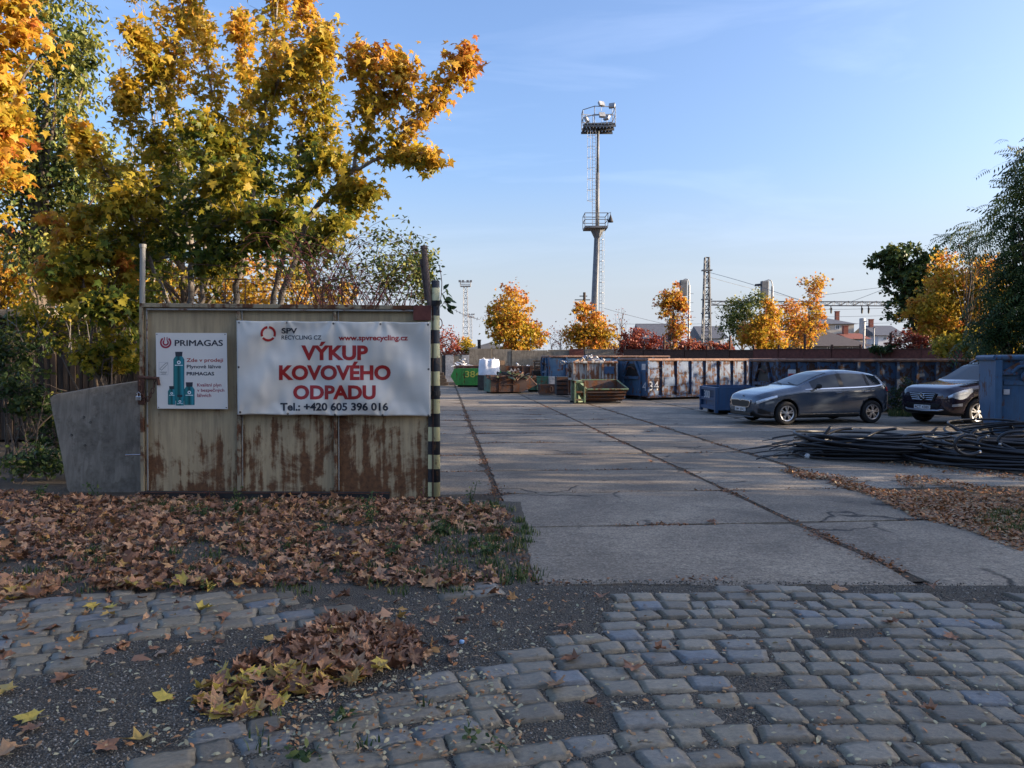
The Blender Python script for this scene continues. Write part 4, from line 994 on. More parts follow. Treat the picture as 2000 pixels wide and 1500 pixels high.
def container(label, loc, rz, Ln, W, H, bays, mats, group='hook lift containers', rungs=False, z0=.16):
    side, rail, end = mats
    t = thing('roll_container', label, 'container', (*loc, 0), rz, group)
    bw = Ln / bays
    pm = MB()
    def pf_(u, v):
        d = min(u, 1 - u); b = .018 * math.sin(math.pi * u) * math.sin(math.pi * min(1, max(0, v))) + .006 * mnoise.noise((u * 2, v * 3, 1))
        return (u * bw, .075 - b, z0 + .05 + v * (H - z0 - .1))
    pm.grid(pf_, 8, 10); pme = pm.mesh('side_panel', side, True)
    rm = MB(); rm.add([(-.045, 0, z0), (.045, 0, z0), (.045, 0, H - .1), (-.045, 0, H - .1), (-.06, .08, z0), (.06, .08, z0), (.06, .08, H - .06), (-.06, .08, H - .06)],
                      [(0, 1, 2, 3), (0, 3, 7, 4), (1, 5, 6, 2), (3, 2, 6, 7), (0, 4, 5, 1)]); rme = rm.mesh('rib', rail if False else side)
    for k in range(bays): link('side_panel', pme, t, (k * bw, 0, 0))
    for k in range(bays + 1): link('rib', rme, t, (min(max(k * bw, .05), Ln - .05), -.012, 0))
    MB().bx(.0, Ln, W - .05, W, z0, H - .08).build('far_side', side, t)
    mb = MB()
    mb.tube([(0, .04, H - .04), (Ln, .04, H - .04)], .06, 8); mb.build('top_rail', rail, t)
    mb = MB(); mb.tube([(0, W - .04, H - .04), (Ln, W - .04, H - .04)], .06, 8); mb.build('top_rail', rail, t)
    for x in (0.04, Ln - .04): mb = MB(); mb.tube([(x, 0, H - .04), (x, W, H - .04)], .058, 8); mb.build('top_rail', rail, t)
    MB().bx(-.02, Ln, .0, .10, z0 - .06, z0 + .05).build('bottom_rail', side, t, bevel=.005)
    MB().bx(.02, Ln - .02, .05, W - .05, z0 - .02, z0 + .02).build('floor', M['rust'], t)
    MB().bx(Ln - .06, Ln - .02, .04, W - .04, z0, H - .08).build('end_door', end, t)
    mb = MB(); mb.bx(.05, .09, .04, W - .04, z0, H - .08); mb.build('end_plate', end, t)
    # A frame with hook bar on the end
    c = W / 2
    for s in (-1, 1):
        mb = MB(); mb.bar((-.0, c + s * .62, z0), (-.0, c + s * .62, H * .62), .12, .1); mb.bar((0, c + s * .62, H * .6), (0, c + s * .28, H - .12), .1, .1)
        mb.build('frame_post', end, t, bevel=.008)
    mb = MB(); mb.bx(-.05, .05, c - .60, c + .60, H * .50, H * .56); mb.build('cross_bar', end, t, bevel=.006)
    mb = MB(); mb.tube([(-.06, c - .3, H * .74), (-.1, c - .1, H * .80), (-.1, c + .1, H * .80), (-.06, c + .3, H * .74)], .03, 8); mb.build('hook_bar', M['rust'], t)
    mb = MB(); mb.prism([(c - .5, H * .58), (c + .5, H * .58), (c + .22, H * .88), (c - .22, H * .88)], .035, .048, 'X'); mb.build('hook_recess', M['black_steel'], t)
    for y in (.0, W):
        mb = MB(); mb.bx(-.02, .09, y - (0 if y == 0 else .13), y + (.13 if y == 0 else 0), z0, H - .08); mb.build('corner_post', end, t, bevel=.006)
    for s in (-1, 1):
        mb = MB(); mb.bx(.1, Ln - .1, c + s * .53 - .05, c + s * .53 + .05, 0.02, z0 - .02); mb.build('skid', M['black_steel'], t)
        mb = MB(); mb.tube([(Ln - .3, c + s * .8 - .12, .09), (Ln - .3, c + s * .8 + .12, .09)], .09, 12); mb.build('roller', M['black_steel'], t)
    if rungs:
        for z in (.55, .95, 1.38):
            mb = MB(); mb.tube([(.12, .05, z), (.12, -.04, z), (bw - .1, -.04, z), (bw - .1, .05, z)], .014, 6); mb.build('ladder_rung', M['black_steel'], t)
    return t
c34 = container('blue and rust hook lift container numbered 34 with sunlit ribbed side', G(1265, 782)[:2], R(28), 8.2, 2.3, 1.78, 10, (M['blue_worn'], M['rail_rust'], M['blue']), rungs=True)
ltext('34', -.72, -.14, .40, .78, lambda a, b: (.046, -a, b), M['paint_white'], c34, 0.0, 'number')
ltext('34', .10, .62, .42, .80, lambda a, b: (a, .048, b), M['paint_white'], c34, 0.0, 'number')
MB().bx(.044, .047, .22, .48, 1.30, 1.56).build('label_plate', M['sticker'], c34)
MB().bx(.95, 1.62, .048, .052, .60, .98).build('paint_patch', M['blue_new'], c34)
c2 = container('long blue container with flaking rust scaled ribbed side behind the grey hatchback', G(1519, 807)[:2], R(6), 7.6, 2.3, 1.76, 11, (M['blue_scaly'], M['rail_rust'], M['blue_scaly']))
MB().bx(.35, .62, .035, .04, 1.15, 1.42).build('label_plate', M['paint_white'], c2)
MB().bx(.36, .61, .030, .034, 1.16, 1.29).build('label_stripe', M['ink_red'], c2)
c3 = container('pale blue container with rust runs half hidden behind the rusty white bin', (2.05, 42.5), R(9), 7.0, 2.3, 1.95, 7, (M['blue'], M['rail_rust'], M['blue']))

def skip(label, loc, rz, Ln, W, H, mat, endmat, inner, group='low scrap skips', lip=.55, slope=.5, foot=.1, endw=0, name='skip', ribs=2, frame=True, bothslope=False):
    """open skip: x along its side, the sloped end at x = Ln"""
    t = thing(name, label, 'skip', (*loc, 0), rz, group)
    x0 = slope * .5 if bothslope else 0
    prof = [(x0, foot), (0 if not bothslope else 0, H * lip if bothslope else foot)] if bothslope else [(0, foot)]
    poly = ([(x0, foot), (Ln - slope, foot), (Ln, H * lip), (Ln - slope * .55, H), (x0 * .6, H), (0, H * lip)] if bothslope else [(0, foot), (Ln - slope, foot), (Ln, H * lip), (Ln - slope * .6, H), (0, H)])
    for y, nm in ((0, 'side_plate'), (W - .04, 'side_plate')):
        mb = MB(); mb.prism(poly, y, y + .04); mb.build(nm, mat, t, bevel=.006)
    MB().bx(x0, Ln - slope, .04, W - .04, foot, foot + .03).build('floor', inner, t)
    mb = MB(); mb.add([(Ln - slope, .04, foot), (Ln - slope, W - .04, foot), (Ln, W - .04, H * lip), (Ln, .04, H * lip), (Ln - slope - .03, .04, foot + .03), (Ln - slope - .03, W - .04, foot + .03), (Ln - .04, W - .04, H * lip + .02), (Ln - .04, .04, H * lip + .02)],
                      [(0, 1, 2, 3), (4, 5, 6, 7), (3, 2, 6, 7), (0, 1, 5, 4)]); mb.build('sloped_end', inner, t)
    if bothslope:
        mb = MB(); mb.add([(x0, .04, foot), (x0, W - .04, foot), (0, W - .04, H * lip), (0, .04, H * lip)], [(0, 1, 2, 3)]); mb.build('sloped_end', endmat, t)
    else:
        MB().bx(-.02, .02, .0, W, foot, H).build('end_plate', endmat, t, bevel=.005)
        if frame:
            for y in (.06, W - .06):
                mb = MB(); mb.bx(-.12, -.02, y - .06, y + .06, foot * .4, H); mb.build('end_post', endmat, t, bevel=.008)
            for z in (H - .06, H * .55, foot + .05):
                mb = MB(); mb.bx(-.10, -.03, .12, W - .12, z - .05, z + .05); mb.build('cross_bar', endmat, t, bevel=.006)
    for k in range(ribs):
        x = x0 + .1 + (Ln - slope - x0 - .2) * (k + .5) / max(1, ribs) ; mb = MB(); mb.bx(x - .05, x + .05, -.05, 0, foot, H - .04); mb.build('rib', mat, t, bevel=.006)
    mb = MB(); mb.tube([(x0 * .6, .02, H), (Ln - slope * .6, .02, H), (Ln, .02, H * lip)], .032, 7); mb.build('rim', M['rail_rust'] if mat is M['brown_skip'] else mat, t)
    mb = MB(); mb.tube([(x0 * .6, W - .02, H), (Ln - slope * .6, W - .02, H), (Ln, W - .02, H * lip)], .032, 7); mb.build('rim', mat, t)
    for y in (W * .25, W * .75):
        mb = MB(); mb.bx(x0 + .05, Ln - slope, y - .06, y + .06, .005, foot); mb.build('skid', M['black_steel'], t)
    return t
# small blue skip beside the hatchback
s1 = skip('small dark blue skip with plate steel end frame in front of the hatchback nose', G(1404, 810)[:2], R(3), 1.95, 1.7, .86, M['blue_new'], M['blue_new'], M['blue_new'], lip=.5, slope=.55, ribs=1, foot=.14)
ltext('300', -1.15, -.55, .50, .74, lambda a, b: (-.125, -a, b), M['paint_white'], s1, 0, 'number')
# open green skip with the chute facing the yard
t = thing('skip', 'dull green open skip with dark chute facing the yard, before the rusty white bin', 'skip', (*G(1122, 789)[:2], 0), R(4), 'low scrap skips')
os_L, os_W = 2.15, 1.6
q = [(0, .10), (0.42, .10), (.9, .10), (.9, .10)]
def osec(x, k):  # cross-section from front lip down and up the back
    return [(0.0, .56), (.30, .10), (1.3, .10), (1.6, .88)][k]
mb = MB(); mb.add([(.5 if k in (0, 3) else .55, *osec(0, k)) for k in range(4)] + [((2.15 if k in (0,) else 1.95 if k in (1, 2) else 2.0), *osec(0, k)) for k in range(4)], [(0, 1, 5, 4), (1, 2, 6, 5), (2, 3, 7, 6), (4, 5, 6, 7)])
o = mb.build('trough', M['brown_skip'], t); sm = o.modifiers.new('thickness', 'SOLIDIFY'); sm.thickness = .03
mb = MB(); mb.prism([(0.0, .56), (.30, .06), (1.3, .06), (1.6, .90), (.0, .90)], .50, .54, 'X'); 
mb = MB(); mb.add([(.10, -.02, .90), (.52, -.02, .56), (.40, .28, .06), (.10, .02, .06), (.10, 1.6, .90), (.52, 1.6, .90), (.40, 1.3, .06), (.10, 1.6, .06)], [(0, 1, 2, 3), (4, 5, 6, 7), (0, 1, 5, 4), (3, 2, 6, 7), (1, 2, 6, 5)])
mb.build('side_wedge', M['green_dull'], t)
for z in (.20, .34, .46):
    yy = .30 - (z - .1) / .46 * .30; mb = MB(); mb.bx(.5, 2.05, yy - .05, yy, z - .025, z + .025); mb.build('rib', M['brown_skip'], t, bevel=.006)
mb = MB(); mb.tube([(.52, -.0, .57), (2.15, -.0, .57)], .035, 8); mb.build('front_lip', M['green_dull'], t)
mb = MB(); mb.tube([(.5, 1.6, .90), (2.0, 1.6, .90), (2.15, .05, .58)], .032, 8); mb.build('rim', M['green_dull'], t)
for y in (.02, 1.55):
    for x in (0.0, .12) if y < 1 else (0,):
        pass
for x in (-.02, .36):
    mb = MB(); mb.bx(x, x + .07, -.06, .03, .05, .90); mb.build('end_post', M['green_dull'], t, bevel=.008)
for z in (.16, .47, .86):
    mb = MB(); mb.bx(.05, .36, -.05, .0, z - .04, z + .04); mb.build('cross_bar', M['green_dull'], t, bevel=.008)
for y in (.35, 1.2): mb = MB(); mb.bx(0, 1.9, y - .06, y + .06, .0, .07); mb.build('skid', M['black_steel'], t)
# rusty white bin
wb = container('rusty white bin with blue patch heaped with scrap packaging', (2.66, 33.4), R(3), 1.95, 1.4, 1.66, 3, (M['white_worn'], M['white_worn'], M['white_worn']), None)
wb.name = 'waste_bin'; wb['category'] = 'bin'
MB().bx(1.36, 1.80, .012, .020, 1.12, 1.44).build('paint_patch', M['blue_new'], wb)
def scrapheap(name, loc, lx, ly, lz, n, mats_, kind, label=None, cat=None):
    mb = [MB() for _ in mats_]
    for i in range(n):
        k = random.randrange(len(mats_)); c = Vector((random.gauss(0, lx / 3), random.gauss(0, ly / 3), 0)); c.z = lz * max(0.05, 1 - (c.x / lx) ** 2 * 2 - (c.y / ly) ** 2 * 2) * random.random()
        ty = random.random(); q = Matrix.Rotation(random.uniform(0, 3.1), 3, 'Z') @ Matrix.Rotation(random.uniform(-.5, .5), 3, 'X') @ Matrix.Rotation(random.uniform(-.5, .5), 3, 'Y')
        if ty < .4: mb[k].box(c, (random.uniform(.15, .5), random.uniform(.05, .3), random.uniform(.02, .12)), q)
        elif ty < .8: d = q @ Vector((random.uniform(.15, .5), 0, 0)); mb[k].tube([c - d, c + d * .3 + Vector((0, 0, .03)), c + d], random.uniform(.015, .05), 6)
        else: r = random.uniform(.07, .16); mb[k].tube([c + q @ Vector((r * math.cos(a), r * math.sin(a), 0)) for a in np.linspace(0, 6.283, 11)], .03, 5, False)
    root = thing(name, label, cat, loc)
    for m_, b in zip(mats_, mb):
        if b.v: prop(b.build('scrap_pieces', m_, root), kind='stuff')
    return root
M['scrap_a'] = m_plain('scrap_rust', (0.10, 0.05, 0.03), .8, .6, 9, .3); M['scrap_b'] = m_plain('scrap_dark', (0.035, 0.034, 0.033), .7, .5, 9, .3); M['scrap_c'] = m_plain('scrap_pale', (0.35, 0.34, 0.33), .6, .4, 9, .2); M['scrap_d'] = m_plain('scrap_blue', (0.08, 0.16, 0.32), .6, .4, 9, .2); M['card'] = m_plain('cardboard', (0.36, 0.24, 0.15), .8, .2, 9, .2)
scrapheap('packaging_waste', (3.5, 34.1, 1.60), 1.5, .9, .28, 46, [M['scrap_c'], M['card'], M['scrap_d'], M['scrap_c']], 'stuff', 'heap of crumpled packaging on the rusty white bin', 'waste')
# brown skip with green end
s2 = skip('brown rusty skip with dark green end heaped with scrap in the middle of the yard', G(958, 769)[:2], R(13), 2.45, 1.65, .90, M['brown_skip'], M['green_dark'], M['brown_skip'], lip=.48, slope=.75, ribs=2, foot=.08, frame=False)
mb = MB(); mb.bx(.55, 1.35, -.05, -.0, .44, .50); mb.build('stiffener', M['brown_skip'], s2, bevel=.006)
scrapheap('scrap_heap', (-.1, 39.6, .78), 1.5, 1.0, .34, 60, [M['scrap_a'], M['scrap_b'], M['scrap_a'], M['green_dull']], 'stuff', 'dark tangle of scrap pipes and rings heaped in the brown skip', 'scrap')
# bright green skip with yellow number
s3 = skip('bright green skip with yellow number 384 at the far left of the yard', G(880, 756)[:2], R(-4), 3.3, 1.7, 1.13, M['green_skip'], M['green_dull'], M['green_dull'], lip=.6, slope=.7, ribs=3, foot=.12, bothslope=True)
ltext('384', .95, 1.9, .62, 1.02, lambda a, b: (a, -.056, b), M['paint_yellow'], s3, .01, 'number')
s4 = skip('dark brown rusted skip standing behind the bright green one', (-3.95, 52.2), R(-2), 2.6, 1.7, 1.32, M['brown_skip'], M['brown_skip'], M['brown_skip'], lip=.6, slope=.5, ribs=3, bothslope=True)
scrapheap('plastic_waste', (-3.4, 53, 1.3), .9, .7, .4, 14, [M['bag'], M['scrap_c']], 'stuff', 'white crumpled plastic lying on the dark brown skip', 'waste')
# big white bag on a low bin
lowb = thing('scrap_bin', 'low dark steel bin carrying the big white bag', 'bin', (-1.95, 43.6, 0))
for nm, a in (('side_plate', (0, 1.35, 0, .04)), ('side_plate', (0, 1.35, 1.2, 1.24)), ('end_plate', (0, .04, .04, 1.2)), ('end_plate', (1.31, 1.35, .04, 1.2))): MB().bx(a[0], a[1], a[2], a[3], .05, .86).build(nm, M['scrap_b'], lowb, bevel=.005)
MB().bx(.04, 1.31, .04, 1.2, .74, .80).build('lid', M['scrap_b'], lowb)
bag = thing('bulk_bag', 'big white woven bulk bag gathered at the top', 'bag', (-1.32, 44.2, .86))
def bagf(u, v):
    a = 6.2832 * u; r = .60 * (1.0 - .12 * v + .05 * math.sin(v * 3)); sq = (abs(math.cos(a)) ** 5 + abs(math.sin(a)) ** 5) ** (-.2)
    r *= .5 * sq + .5; r *= 1 + .045 * math.sin(9 * a) * v + .03 * mnoise.noise((math.cos(a) * 2, math.sin(a) * 2, v * 3))
    return (r * math.cos(a), r * math.sin(a), .86 * v + .05 * v * math.sin(5 * a))
mb = MB(); mb.grid(bagf, 48, 12); mb.grid(lambda u, v: tuple(Vector(bagf(u, 1)) * (1 - v * .98) + Vector((0, 0, .86 * .98 * v + .06 * v * math.sin(7 * 6.28 * u)))), 48, 4); mb.build('fabric', M['bag'], bag, smooth=True)
for s in (-1, 1):
    mb = MB(); mb.tube([(s * .42, -.42, .8), (s * .3, -.44, .98), (s * .12, -.42, .82)], .022, 5); mb.build('lifting_loop', M['bag'], bag)
# brown box behind, pallets, board, bins
bb = thing('scrap_box', 'tall rusty brown scrap box with pale scrawl before the grey wall', 'bin', (-.45, 46, 0), R(2))
for nm, a in (('side_plate', (0, 2.1, 0, .04)), ('side_plate', (0, 2.1, 1.4, 1.44)), ('end_plate', (0, .04, .04, 1.4)), ('end_plate', (2.06, 2.1, .04, 1.4)), ('floor', (.04, 2.06, .04, 1.4))):
    MB().bx(a[0], a[1], a[2], a[3], .08, 1.36 if nm != 'floor' else 1.0).build(nm, M['brown_skip'], bb, bevel=.005)
for k in range(5): MB().bx(.05 + k * .49, .13 + k * .49, -.04, 0, .08, 1.34).build('rib', M['rust'], bb, bevel=.004)
ltext('AA2', .3, .9, 1.02, 1.20, lambda a, b: (a, -.046, b), M['sticker'], bb, 0, 'number')
scrapheap('scrap_heap', (.55, 46.7, 1.0), 1.2, .8, .5, 30, [M['scrap_a'], M['scrap_b'], M['bag']], 'stuff', 'rusty scrap with a white scrap piece showing over the brown box', 'scrap')
cr = thing('wooden_crate', 'slatted wooden crate perched by the blue container', 'crate', (1.28, 45.0, 1.10), R(3))
for z in (0, .17, .34, .5): MB().bx(0, .78, -.02, 0, z, z + .09).build('slat', M['wood'], cr)
for x in (.0, .35, .7): MB().bx(x, x + .08, .001, .06, 0, .6).build('crate_post', M['wood'], cr)
for z in (0, .17, .34, .5): MB().bx(0, .78, .70, .72, z, z + .09).build('slat', M['wood'], cr)
cst = thing('crate_stack', 'dark stacked box under the slatted wooden crate', 'box', (1.22, 44.9, 0), R(3))
MB().bx(0, .9, 0, .8, .05, 1.09).build('box_body', M['brown_skip'], cst, bevel=.01)
for k in range(4): MB().bx(.02, .88, -.03, 0, .12 + k * .26, .28 + k * .26).build('slat', M['wood_dark'], cst)
bd = thing('leaning_board', 'brown board standing upright in the scrap near the white bag', 'board', (-.52, 44.9, .85), R(8))
MB().box((0, 0, .42), (.27, .03, .85), Matrix.Rotation(-.10, 3, 'Y')).build('board_sheet', M['wood'], bd, bevel=.005)
gbn = skip('dark green skip half hidden behind the brown one', (.9, 41.3), R(4), 2.0, 1.3, .80, M['green_dark'], M['green_dark'], M['green_dark'], lip=.6, slope=.4, ribs=2, frame=False)
gw = thing('steel_cabinet', 'pale grey steel box standing between dark bins', 'box', (1.92, 40.0, 0))
MB().bx(0, .36, 0, .4, .04, .85).build('cabinet_body', M['scrap_c'], gw, bevel=.01); MB().bx(.03, .33, -.012, 0, .1, .8).build('cabinet_door', M['scrap_c'], gw, bevel=.004)
rb = thing('scrap_bin', 'low dark brown bin with a pale ring drawn on its side', 'bin', (1.35, 37.6, 0), R(3))
for nm, a in (('side_plate', (0, .85, 0, .04)), ('side_plate', (0, .85, .8, .84)), ('end_plate', (0, .04, .04, .8)), ('end_plate', (.81, .85, .04, .8)), ('lid', (.04, .81, .04, .8))): MB().bx(a[0], a[1], a[2], a[3], .05 if nm != 'lid' else .45, .52 if nm != 'lid' else .48).build(nm, M['brown_skip'], rb, bevel=.005)
mb = MB(); mb.tube([(.58 + .07 * math.cos(a), -.012, .30 + .14 * math.sin(a)) for a in np.linspace(0, 6.283, 17)], .014, 6, False); mb.build('ring_handle', M['rail_rust'], rb)
db = thing('scrap_bin', 'tall dark slatted bin left of the rusty white bin', 'bin', (2.1, 36.2, 0), R(3))
MB().bx(0, .72, .03, .8, .06, .93).build('bin_body', M['scrap_b'], db, bevel=.01)
for k in range(4): MB().bx(.0, .72, -.02, .028, .12 + k * .21, .27 + k * .21).build('slat', M['brown_skip'], db)
lt = thing('timber_stack', 'low stack of dark timbers left of the bright green skip', 'timber', (-5.6, 51, 0), R(4))
for i in range(3):
    for j in range(4): MB().bx(0, 1.35 - .1 * j, i * .3, i * .3 + .24, .04 + j * .22, .22 + j * .22).build('timber', M['wood_dark'], lt, bevel=.01)
# right blue skip
RB0 = Vector((G(1944, 852).x, G(1944, 852).y, 0))
rt = thing('skip', 'chalky blue rust spotted skip at the right edge of the picture', 'skip', RB0, R(-20), 'low scrap skips')
Hh, Ww, Dd = 1.79, 2.35, 1.75
mb = MB(); mb.prism([(0, .05), (0, Hh - .05), (Dd, Hh - .05), (Dd, .75), (Dd - .5, .25), (.5, .05)], 0, .04, 'X'); mb.build('side_plate', M['blue'], rt, bevel=.006)
mb = MB(); mb.prism([(0, .05), (0, Hh - .05), (Dd, Hh - .05), (Dd, .75), (Dd - .5, .25), (.5, .05)], Ww - .04, Ww, 'X'); mb.build('side_plate', M['blue'], rt, bevel=.006)
MB().bx(.04, Ww - .04, .10, .14, .05, Hh - .05).build('end_plate', M['blue'], rt)
MB().bx(.04, Ww - .04, Dd - .04, Dd, .75, Hh - .05).build('end_plate', M['blue'], rt)
for x in (0.04, Ww - .04): MB().bx(x - .07, x + .07, -.04, .08, .03, Hh - .05).build('corner_post', M['blue'], rt, bevel=.01)
for (a, b) in (((-.04, 0, Hh), (Ww + .04, 0, Hh)), ((-.02, -.03, Hh), (-.02, Dd, Hh)), ((Ww, -.03, Hh), (Ww, Dd, Hh))): mb = MB(); mb.tube([a, b], .065, 10); mb.build('top_rail', M['blue'], rt)
mb = MB(); mb.bar((.12, .03, Hh - .36), (.62, .03, Hh - .04), .10, .10); mb.bar((.12, .03, Hh - .36), (.42, .03, Hh - .36), .1, .06); mb.build('brace', M['blue'], rt, bevel=.01)
mb = MB(); mb.tube([(.30, .0, Hh - .34), (.42, -.03, Hh - .20), (.62, -.05, Hh - .18), (.80, -.03, Hh - .34), (1.0, -.02, Hh - .36), (1.2, -.02, Hh - .22), (1.5, -.02, Hh - .2), (1.9, 0, Hh - .34)], .04, 8); mb.build('hook_bar', M['blue'], rt)
mb = MB(); mb.lathe([(0, -.06), (.12, -.05), (.12, .02)], 18, 'Y', (.60, .06, Hh - .42)); mb.build('boss', M['blue'], rt)
MB().bx(.16, Ww, .07, .10, Hh - .62, Hh - .52).build('stiffener', M['blue'], rt, bevel=.006)
MB().bx(.16, .28, .06, .10, .95, 1.07).build('lock_plate', M['sticker'], rt, bevel=.006)
MB().bx(.2, Ww - .2, .14, Dd - .3, .02, .06).build('floor', M['rust'], rt)
for x in (.5, Ww - .5): MB().bx(x - .06, x + .06, .12, Dd - .4, .0, .05).build('skid', M['black_steel'], rt)

# ------------------------------------------------------------------ walls and fences
wl_ = thing('concrete_wall', 'tall grey concrete panel wall closing the far end of the yard', 'wall', (-3.2, 56, 0))
xs = [916, 961, 999, 1070, 1142, 1215]
ys = [681, 682, 684, 683, 682, 679]
for i in range(len(xs) - 1):
    a, b = P(xs[i], ys[i], 56), P(xs[i + 1], ys[i], 56)
    mb = MB(); mb.bx(a.x + 3.2 + .015, b.x + 3.2 - .015, (i % 2) * .03, .16, 0, a.z); mb.build('wall_panel', M['concrete'], wl_, bevel=.01)
    MB().bx(b.x + 3.2 - .07, b.x + 3.2 + .07, .17, .32, 0, a.z - .1).build('wall_post', M['concrete'], wl_)
mb = MB(); a, b = P(1112, 684, 55.9), P(1140, 697, 55.9); mb.bx(a.x + 3.2, b.x + 3.2, -.08, -.02, b.z, a.z + .1); mb.build('rusty_sheet', M['rust_red'], wl_)
fw = thing('sheet_fence', 'low weathered sheet fence left of the concrete wall', 'fence', (P(855, 693, 59).x, 59, 0))
for k, (x0, x1) in enumerate(((640, 690), (690, 740), (740, 790), (790, 840), (840, 862), (862, 870), (870, 886), (886, 902), (902, 918))):
    a, b = P(x0, 693 + (k % 2), 59), P(x1, 693, 59); MB().bx(a.x - fw.location.x + .01, b.x - fw.location.x - .01, (k % 2) * .02, .05, 0.02, a.z).build('fence_sheet', (M['concrete'], M['scrap_b'], M['scrap_c'], M['concrete'], M['scrap_c'])[(k + 1) % 5], fw)
a, b = P(640, 692.2, 59), P(918, 692.2, 59); MB().bx(a.x - fw.location.x, b.x - fw.location.x, -.03, .08, a.z, a.z + .06).build('coping', M['rust'], fw)
rf = thing('steel_fence', 'long rusty red sheet steel fence behind the blue containers', 'fence', (7.0, 48.2, 0))
FA, FB = Vector((7.0, 48.2, 0)), Vector((24.0, 33.4, 0)); nf = 16
ang = math.atan2(FB.y - FA.y, FB.x - FA.x)
for i in range(nf):
    a = FA.lerp(FB, i / nf); b = FA.lerp(FB, (i + 1) / nf); l = (b - a).length
    top = P(pix(a.x, a.y, 2)[0], 684.5 - (i > 5) * 1.5, a.y).z + random.uniform(-.02, .02)
    o = MB().bx(.015, l - .015, (i % 2) * .025, .03 + (i % 2) * .025, .05, top).build('fence_sheet', M['rust_red'] if i > 5 else M['rust'], rf); o.location = a - FA; o.rotation_euler = (0, 0, ang)
    o = MB().bx(-.05, .05, .06, .16, 0, top + (.85 if i % 3 == 2 else .25)).build('fence_post', M['rust'], rf); o.location = a - FA; o.rotation_euler = (0, 0, ang)
    o = MB().bx(0, l, -.02, .06, top + .001, top + .05).build('fence_cap', M['rust'], rf); o.location = a - FA; o.rotation_euler = (0, 0, ang)

# ------------------------------------------------------------------ flood light mast
M['galv'] = m_plain('galvanised_steel', (0.32, 0.33, 0.34), 0.55, 0.25, 4, 0.1, 0.3)
M['mast_dark'] = m_plain('mast_grey', (0.16, 0.165, 0.17), 0.6, 0.3, 4, 0.1, 0.2)
def rail(mb, pts, z0, h, r):
    for p in pts: mb.tube([(p[0], p[1], z0), (p[0], p[1], z0 + h)], r, 5)
    for hh in (h, h * .5):
        for a, b in zip(pts, pts[1:] + pts[:1]): mb.tube([(a[0], a[1], z0 + hh), (b[0], b[1], z0 + hh)], r, 5)
MY = 70.0
mx_ = P(1166, 600, MY).x
mast = thing('floodlight_mast', 'tall grey lighting mast with caged ladder and two railed platforms', 'mast', (mx_, MY, 0))
def mz(y): return P(1166, y, MY).z
def mxp(x): return (x - 1166) * MY / 1500
mb = MB(); mb.tube([(mxp(1158 + 2), 0, 0), (mxp(1161), 0, mz(590)), (0, 0, mz(450))], [.36, .30, .25], 14); mb.tube([(0, 0, mz(450)), (.02, 0, mz(338))], [.19, .17], 12); mb.tube([(.02, 0, mz(340)), (.05, 0, mz(248))], [.13, .12], 12)
mb.build('pole', M['mast_dark'], mast, smooth=True)
z1 = mz(447)
mb = MB(); mb.bx(mxp(1140), mxp(1184), -1.0, 1.0, z1 - .05, z1 + .12); mb.tube([(0, 0, z1 - .9), (0, 0, z1)], [.26, .7], 8); mb.build('lower_platform', M['mast_dark'], mast)
mb = MB(); rail(mb, [(mxp(1140), -1), (mxp(1163), -1), (mxp(1184), -1), (mxp(1184), 1), (mxp(1140), 1)], z1 + .1, 1.15, .035); mb.build('railing', M['mast_dark'], mast)
mb = MB(); mb.tube([(mxp(1184), -1, z1 + 1.2), (mxp(1189), -1, z1 + 1.3), (mxp(1189), -1, z1 + 1.0)], .03, 5); mb.lathe([(.03, z1 + 1.1), (.10, z1 + .9), (.26, z1 + .45), (.24, z1 + .42)], 12, 'Z', (mxp(1189), -1, 0)); mb.build('bell_lamp', M['black_steel'], mast)
z2 = mz(250)
mb = MB()
for k in range(9): mb.bx(mxp(1138) + k * .31, mxp(1138) + k * .31 + .26, -1.3, 1.3, z2, z2 + .08)
for y in (-1.1, 0, 1.1): mb.bx(mxp(1136), mxp(1198), y - .05, y + .05, z2 - .22, z2 - .02)
mb.build('top_platform', M['mast_dark'], mast)
tp = [(mxp(1137), -.3), (mxp(1157), -1.3), (mxp(1197), -1.1), (mxp(1197), .9), (mxp(1160), 1.3), (mxp(1137), 1)]
mb = MB(); rail(mb, tp, z2 + .08, 1.45, .04); mb.build('railing', M['galv'], mast)
for (x, y, zz, rt_) in ((1170, -1.2, 212, .5), (1191, -1.0, 214, -.4), (1144, -.3, 236, 1.0), (1171, -1.3, 234, .2), (1183, -.3, 232, -.8), (1146, .5, 229, 1.2)):
    c = Vector((mxp(x), y, mz(zz))); q = Matrix.Rotation(rt_, 3, 'Z') @ Matrix.Rotation(-.5, 3, 'X')
    mb = MB(); mb.box(c, (.52, .22, .44), q); mb.box(c + q @ Vector((0, -.12, 0)), (.56, .03, .48), q); mb.tube([c - Vector((0, 0, .6)), c], .03, 5); mb.build('floodlight', M['galv'], mast, bevel=.02)
mb = MB()
for x in (1156, 1162): mb.tube([(mxp(x), -.25, z1), (mxp(x), -.25, z2)], .025, 5)
zz = z1
while zz < z2: mb.tube([(mxp(1156), -.25, zz), (mxp(1162), -.25, zz)], .014, 4); zz += .32
mb.build('ladder', M['galv'], mast)
mb = MB(); zz = z1 + 2.4
while zz < z2 - .3:
    mb.tube([(mxp(1156), -.25, zz), (mxp(1148), -.45, zz), (mxp(1145), -.7, zz), (mxp(1150), -1.0, zz), (mxp(1159), -1.0, zz), (mxp(1162), -.6, zz), (mxp(1162), -.25, zz)], .022, 4); zz += .95
for x, y in ((1145, -.7), (1150, -1.0)): mb.tube([(mxp(x), y, z1 + 2.4), (mxp(x), y, z2 - .2)], .018, 4)
mb.build('ladder_cage', M['galv'], mast)
mb = MB()
